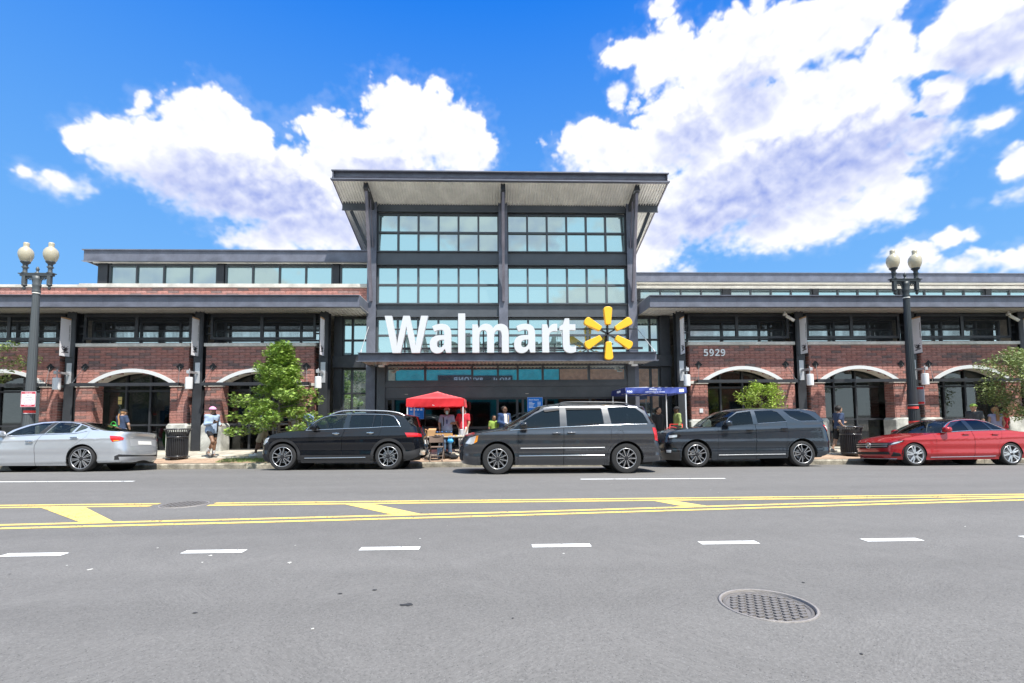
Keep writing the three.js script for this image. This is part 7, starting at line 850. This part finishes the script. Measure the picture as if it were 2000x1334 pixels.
{ const X = -1.87, Z = 16.38, y = gY(X, Z), t = thing('folding_chair', 'brown metal folding chair in front of the stall table', 'chair', [X, y, -Z], Math.PI); M.chairMetal = std([0.16, 0.12, 0.095], 0.45, 0.4); M.chairPad = std([0.20, 0.14, 0.11], 0.7);
  part(t, 'backrest', (() => { const g = new THREE.CylinderGeometry(0.55, 0.55, 0.2, 20, 1, true, -0.42, 0.84); g.translate(0, 0.69, -0.55 - 0.22); g.scale(1, 1, 1); return g; })(), M.chairPad); part(t, 'seat', box(-0.2, 0.2, 0.42, 0.455, -0.17, 0.2, 0.015), M.chairPad);
  for (const s of [-1, 1]) { part(t, 'front_leg', rod([s * 0.22, 0, 0.2], [s * 0.22, 0.80, -0.24], 0.013), M.chairMetal); part(t, 'rear_leg', rod([s * 0.20, 0, -0.26], [s * 0.20, 0.45, 0.12], 0.012), M.chairMetal); } part(t, 'crossbar', [rod([-0.22, 0.15, 0.12], [0.22, 0.15, 0.12], 0.01), rod([-0.2, 0.15, -0.14], [0.2, 0.15, -0.14], 0.01), rod([-0.22, 0.79, -0.235], [0.22, 0.79, -0.235], 0.013)], M.chairMetal); }
{ const bag = (label, X, Z, sx, sy, mat, seed) => { const g = new THREE.SphereGeometry(1, 20, 14), p = g.attributes.position; for (let i = 0; i < p.count; i++) { const k = 1 + 0.16 * noise3(p.getX(i) * 2.2 + seed, p.getY(i) * 2.2, p.getZ(i) * 2.2); p.setXYZ(i, p.getX(i) * sx * k, Math.max(-0.9, p.getY(i)) * sy * k + sy * 0.9, p.getZ(i) * sx * 0.7 * k); } g.computeVertexNormals(); const t = thing('bag', label, 'bag', [X, gY(X, Z), -Z], 0, 'bags on the ground by the stall'); part(t, 'sack', g, mat); part(t, 'strap', tube([[-sx * 0.4, sy * 1.6, 0], [-sx * 0.2, sy * 2.1, 0], [sx * 0.2, sy * 2.1, 0], [sx * 0.4, sy * 1.6, 0]], 0.012, 14, 5), mat); };
  bag('black bag on the ground under the stall table', -1.66, 16.75, 0.2, 0.13, K.black, 1); bag('small black bag on the ground right of the folding chair', -1.35, 16.6, 0.15, 0.09, K.black, 4); bag('grey bag on the ground left of the folding chair', -2.2, 16.62, 0.12, 0.12, clothM([0.3, 0.27, 0.24]), 7); bag('green bag on the ground by the person in the dark cap', -13.35, 17.95, 0.28, 0.55, clothM([0.05, 0.42, 0.07]), 9);
  const w = thing('water_bottle', 'large clear blue water bottle under the stall table', 'bottle', [-1.85, gY(-1.85, 16.85) + 0.0, -16.85]); part(w, 'bottle', lathe([[0, 0], [0.08, 0], [0.085, 0.3], [0.05, 0.4], [0.025, 0.43], [0.025, 0.47], [0, 0.47]], 18), phys([0.5, 0.68, 0.85], { roughness: 0.1, transmission: 0.6, thickness: 0, ior: 1.4 })); part(w, 'cap', lathe([[0.03, 0.46], [0.03, 0.5], [0, 0.5]], 14), M.signWhite);
}
{ // trolley handle and wheel by the blue tent
  const t = thing('hand_trolley', 'red hand trolley standing under the blue tent', 'trolley', [6.05, gY(6.05, 16.9), -16.9]); part(t, 'frame', [tube([[-0.18, 0.15, 0], [-0.18, 0.95, 0.1], [0.18, 0.95, 0.1], [0.18, 0.15, 0]], 0.014, 30, 6), rod([-0.18, 0.5, 0.05], [0.18, 0.5, 0.05], 0.012)], std([0.5, 0.03, 0.03], 0.4)); part(t, 'toe_plate', box(-0.2, 0.2, 0.02, 0.035, -0.25, 0.02), M.galv); for (const s of [-1, 1]) { const g = new THREE.TorusGeometry(0.09, 0.035, 8, 20); g.rotateY(Math.PI / 2); g.translate(s * 0.22, 0.125, -0.06); part(t, 'wheel', g, M.tyre); }
  const b = thing('stroller', 'dark pushchair with red trim behind the blue tent pole', 'pushchair', [6.55, gY(6.55, 17.9), -17.9], -0.5); part(b, 'seat', [box(-0.2, 0.2, 0.42, 0.5, -0.2, 0.2, 0.03), (() => { const g = box(-0.2, 0.2, 0, 0.5, -0.03, 0.03, 0.02); g.rotateX(-0.3); g.translate(0, 0.48, -0.2); return g; })()], K.black); part(b, 'frame', [rod([-0.22, 0.12, 0.3], [-0.22, 1.0, -0.4], 0.013), rod([0.22, 0.12, 0.3], [0.22, 1.0, -0.4], 0.013), rod([-0.22, 0.12, -0.3], [-0.22, 0.5, 0.1], 0.013), rod([0.22, 0.12, -0.3], [0.22, 0.5, 0.1], 0.013), rod([-0.22, 1.0, -0.4], [0.22, 1.0, -0.4], 0.016)], M.band); for (const sx of [-1, 1]) for (const sz of [-1, 1]) { const g = new THREE.TorusGeometry(0.085, 0.025, 8, 18); g.rotateY(Math.PI / 2); g.translate(sx * 0.24, 0.11, sz * 0.3); part(b, 'wheel', g, M.tyre); } }
// ---- posters on the doors and a notice on the brick
const poster = (rows) => canvasTex(256, 340, (c, w, h) => { c.fillStyle = '#1676d8'; c.fillRect(0, 0, w, h); c.fillStyle = '#eaf3fd'; c.font = 'bold 30px sans-serif'; c.fillText('Store Hours', 22, 50); if (rows) { for (let i = 0; i < 5; i++) { c.fillRect(24, 76 + i * 22, 60 + (i * 37) % 50, 8); c.fillRect(170, 76 + i * 22, 56, 8); } c.globalAlpha = 0.6; for (let i = 0; i < 6; i++) c.fillRect(24, 210 + i * 16, 70 + (i * 53) % 120, 5); } else { for (let i = 0; i < 4; i++) { c.beginPath(); c.arc(44 + i * 56, 150, 17, 0, 7); c.fill(); c.fillRect(26 + i * 56, 180, 36, 22); } c.globalAlpha = 0.6; for (let i = 0; i < 4; i++) c.fillRect(24, 240 + i * 18, 120 + (i * 41) % 80, 6); } });
for (const [x, rows, l] of [[-2.96, 0, 'blue store poster on the glass doors left of the red tent'], [1.56, 1, 'blue store poster on the glass doors above the minivan bonnet']]) { const t = thing('poster', l, 'poster', [x, 1.4, -19.0], 0, 'blue posters on the doors'); const g = new THREE.PlaneGeometry(0.58, 0.79); g.translate(0, 0.395, 0.007); part(t, 'print', g, std([0.9, 0.9, 0.9], 0.35, 0, { map: poster(rows) })); part(t, 'board', box(-0.295, 0.295, -0.005, 0.80, -0.006, 0.006), M.signWhite); }
single('notice', [box(-0.07, 0.07, 0, 0.16, -0.012, 0, 0.004)], M.signWhite, 'small white square plate on the brick pier under the number', 'plate', undefined, [7.95, 1.55, -18.84]);
for (const [x, l] of [[-14.25, 'small yellow notice on the shop window behind the silver saloon']]) { const t = thing('window_notice', l, 'notice', [x, 2.05, -19.44]); part(t, 'sheet', box(-0.07, 0.07, 0, 0.28, -0.008, 0), std([0.62, 0.50, 0.18], 0.7)); part(t, 'heading', box(-0.06, 0.06, 0.13, 0.15, -0.010, -0.008), M.steelDark); }
// ---- the other side of the street, behind the photographer, seen only in the store's glass and the cars' paint
{ M.teal = std([0.05, 0.56, 0.57], 0.8, 0, { map: grimeMap(9, 0.93, 0.2) }); M.tan = std([0.62, 0.51, 0.34], 0.85, 0, { map: grimeMap(10, 0.93, 0.2) }); M.orangeBrick = std([0.68, 0.32, 0.17], 0.9, 0, { map: grimeMap(11, 0.9, 0.3) });
  const bld = (name, label, x0, x1, h, mat, z0 = 10.5, deep = 12) => { const t = thing(name, label, 'building', [(x0 + x1) / 2, 0.1, z0]), w = (x1 - x0) / 2; part(t, 'wall', box(-w, w, 0, h, -deep, 0), mat); part(t, 'parapet_cap', box(-w - 0.08, w + 0.08, h, h + 0.18, -deep - 0.08, 0.1), M.lime); const n = Math.max(2, Math.round(w / 1.6)); for (let i = 0; i < n; i++) { const a = -w + (i + 0.12) * 2 * w / n, b = -w + (i + 0.88) * 2 * w / n; const f = part(t, 'shop_window', [box(a, b, 0.4, 0.5, 0.0, 0.08), box(a, b, 2.9, 3.0, 0.0, 0.08), box(a, a + 0.08, 0.5, 2.9, 0.0, 0.08), box(b - 0.08, b, 0.5, 2.9, 0.0, 0.08)], M.frame); part(f, 'pane', box(a + 0.08, b - 0.08, 0.5, 2.9, 0.02, 0.03), M.glassDark); } return t; };
  const a = bld('shop_building', 'tan rendered shop building across the street, behind the viewer', -36, -9.7, 7.8, M.tan), b = bld('shop_building', 'teal painted shop building across the street, behind the viewer', -9.6, 6.4, 6.4, M.teal), c = bld('shop_building', 'orange brick shop building across the street, behind the viewer', 6.5, 30, 6.7, M.orangeBrick); void a; void c;
  const signTex = canvasTex(1024, 128, (q, w, h) => { q.fillStyle = '#2b2f36'; q.fillRect(0, 0, w, h); q.fillStyle = '#d9dde0'; q.font = 'bold 92px serif'; q.fillText('MOOL', 20, 96); q.font = 'bold 100px sans-serif'; q.fillText('8YXONB', 420, 100); });
  const g = new THREE.PlaneGeometry(7.4, 0.9); g.rotateY(Math.PI); g.translate(-0.2, 5.25, -0.06); part(b, 'sign_board', g, std([0.9, 0.9, 0.9], 0.6, 0, { map: signTex }));
  const far = 'street trees across the road'; const T = { trunk: 0.14, w: 2.2, limbs: 30, y0: 0.32, shape: (f) => 0.4 + Math.sin(Math.PI * (0.15 + f * 0.8)) * 0.75, leaves: 60, clump: 0.55, size: 0.2, leaf: oval, col: [0.06, 0.12, 0.02], col2: [0.16, 0.24, 0.05], group: far };
  const t1 = leafTree('street_tree', 'leafy tree across the street in front of the tan building', -13.6, -5.2, { ...T, seed: 71, h: 6.6 }); dup(t1, [-24.5, 0.15, 5.0], 1.2, 'leafy tree across the street at the far left'); dup(t1, [-31.5, 0.15, 5.4], 2.6, 'leafy tree across the street furthest left'); dup(t1, [17.5, 0.15, 5.2], 2.0, 'leafy tree across the street in front of the orange building'); dup(t1, [28, 0.15, 5.2], 0.6, 'leafy tree across the street at the far right');
  const red = scene.children.find((o) => o.name === 'saloon_car'); const d = dup(red, [-23.5, 0.005, 0.9], Math.PI, 'red saloon parked on the near side, outside the left edge'); d.rotation.set(0, Math.PI, 0);
}
renderer.render(scene, camera);
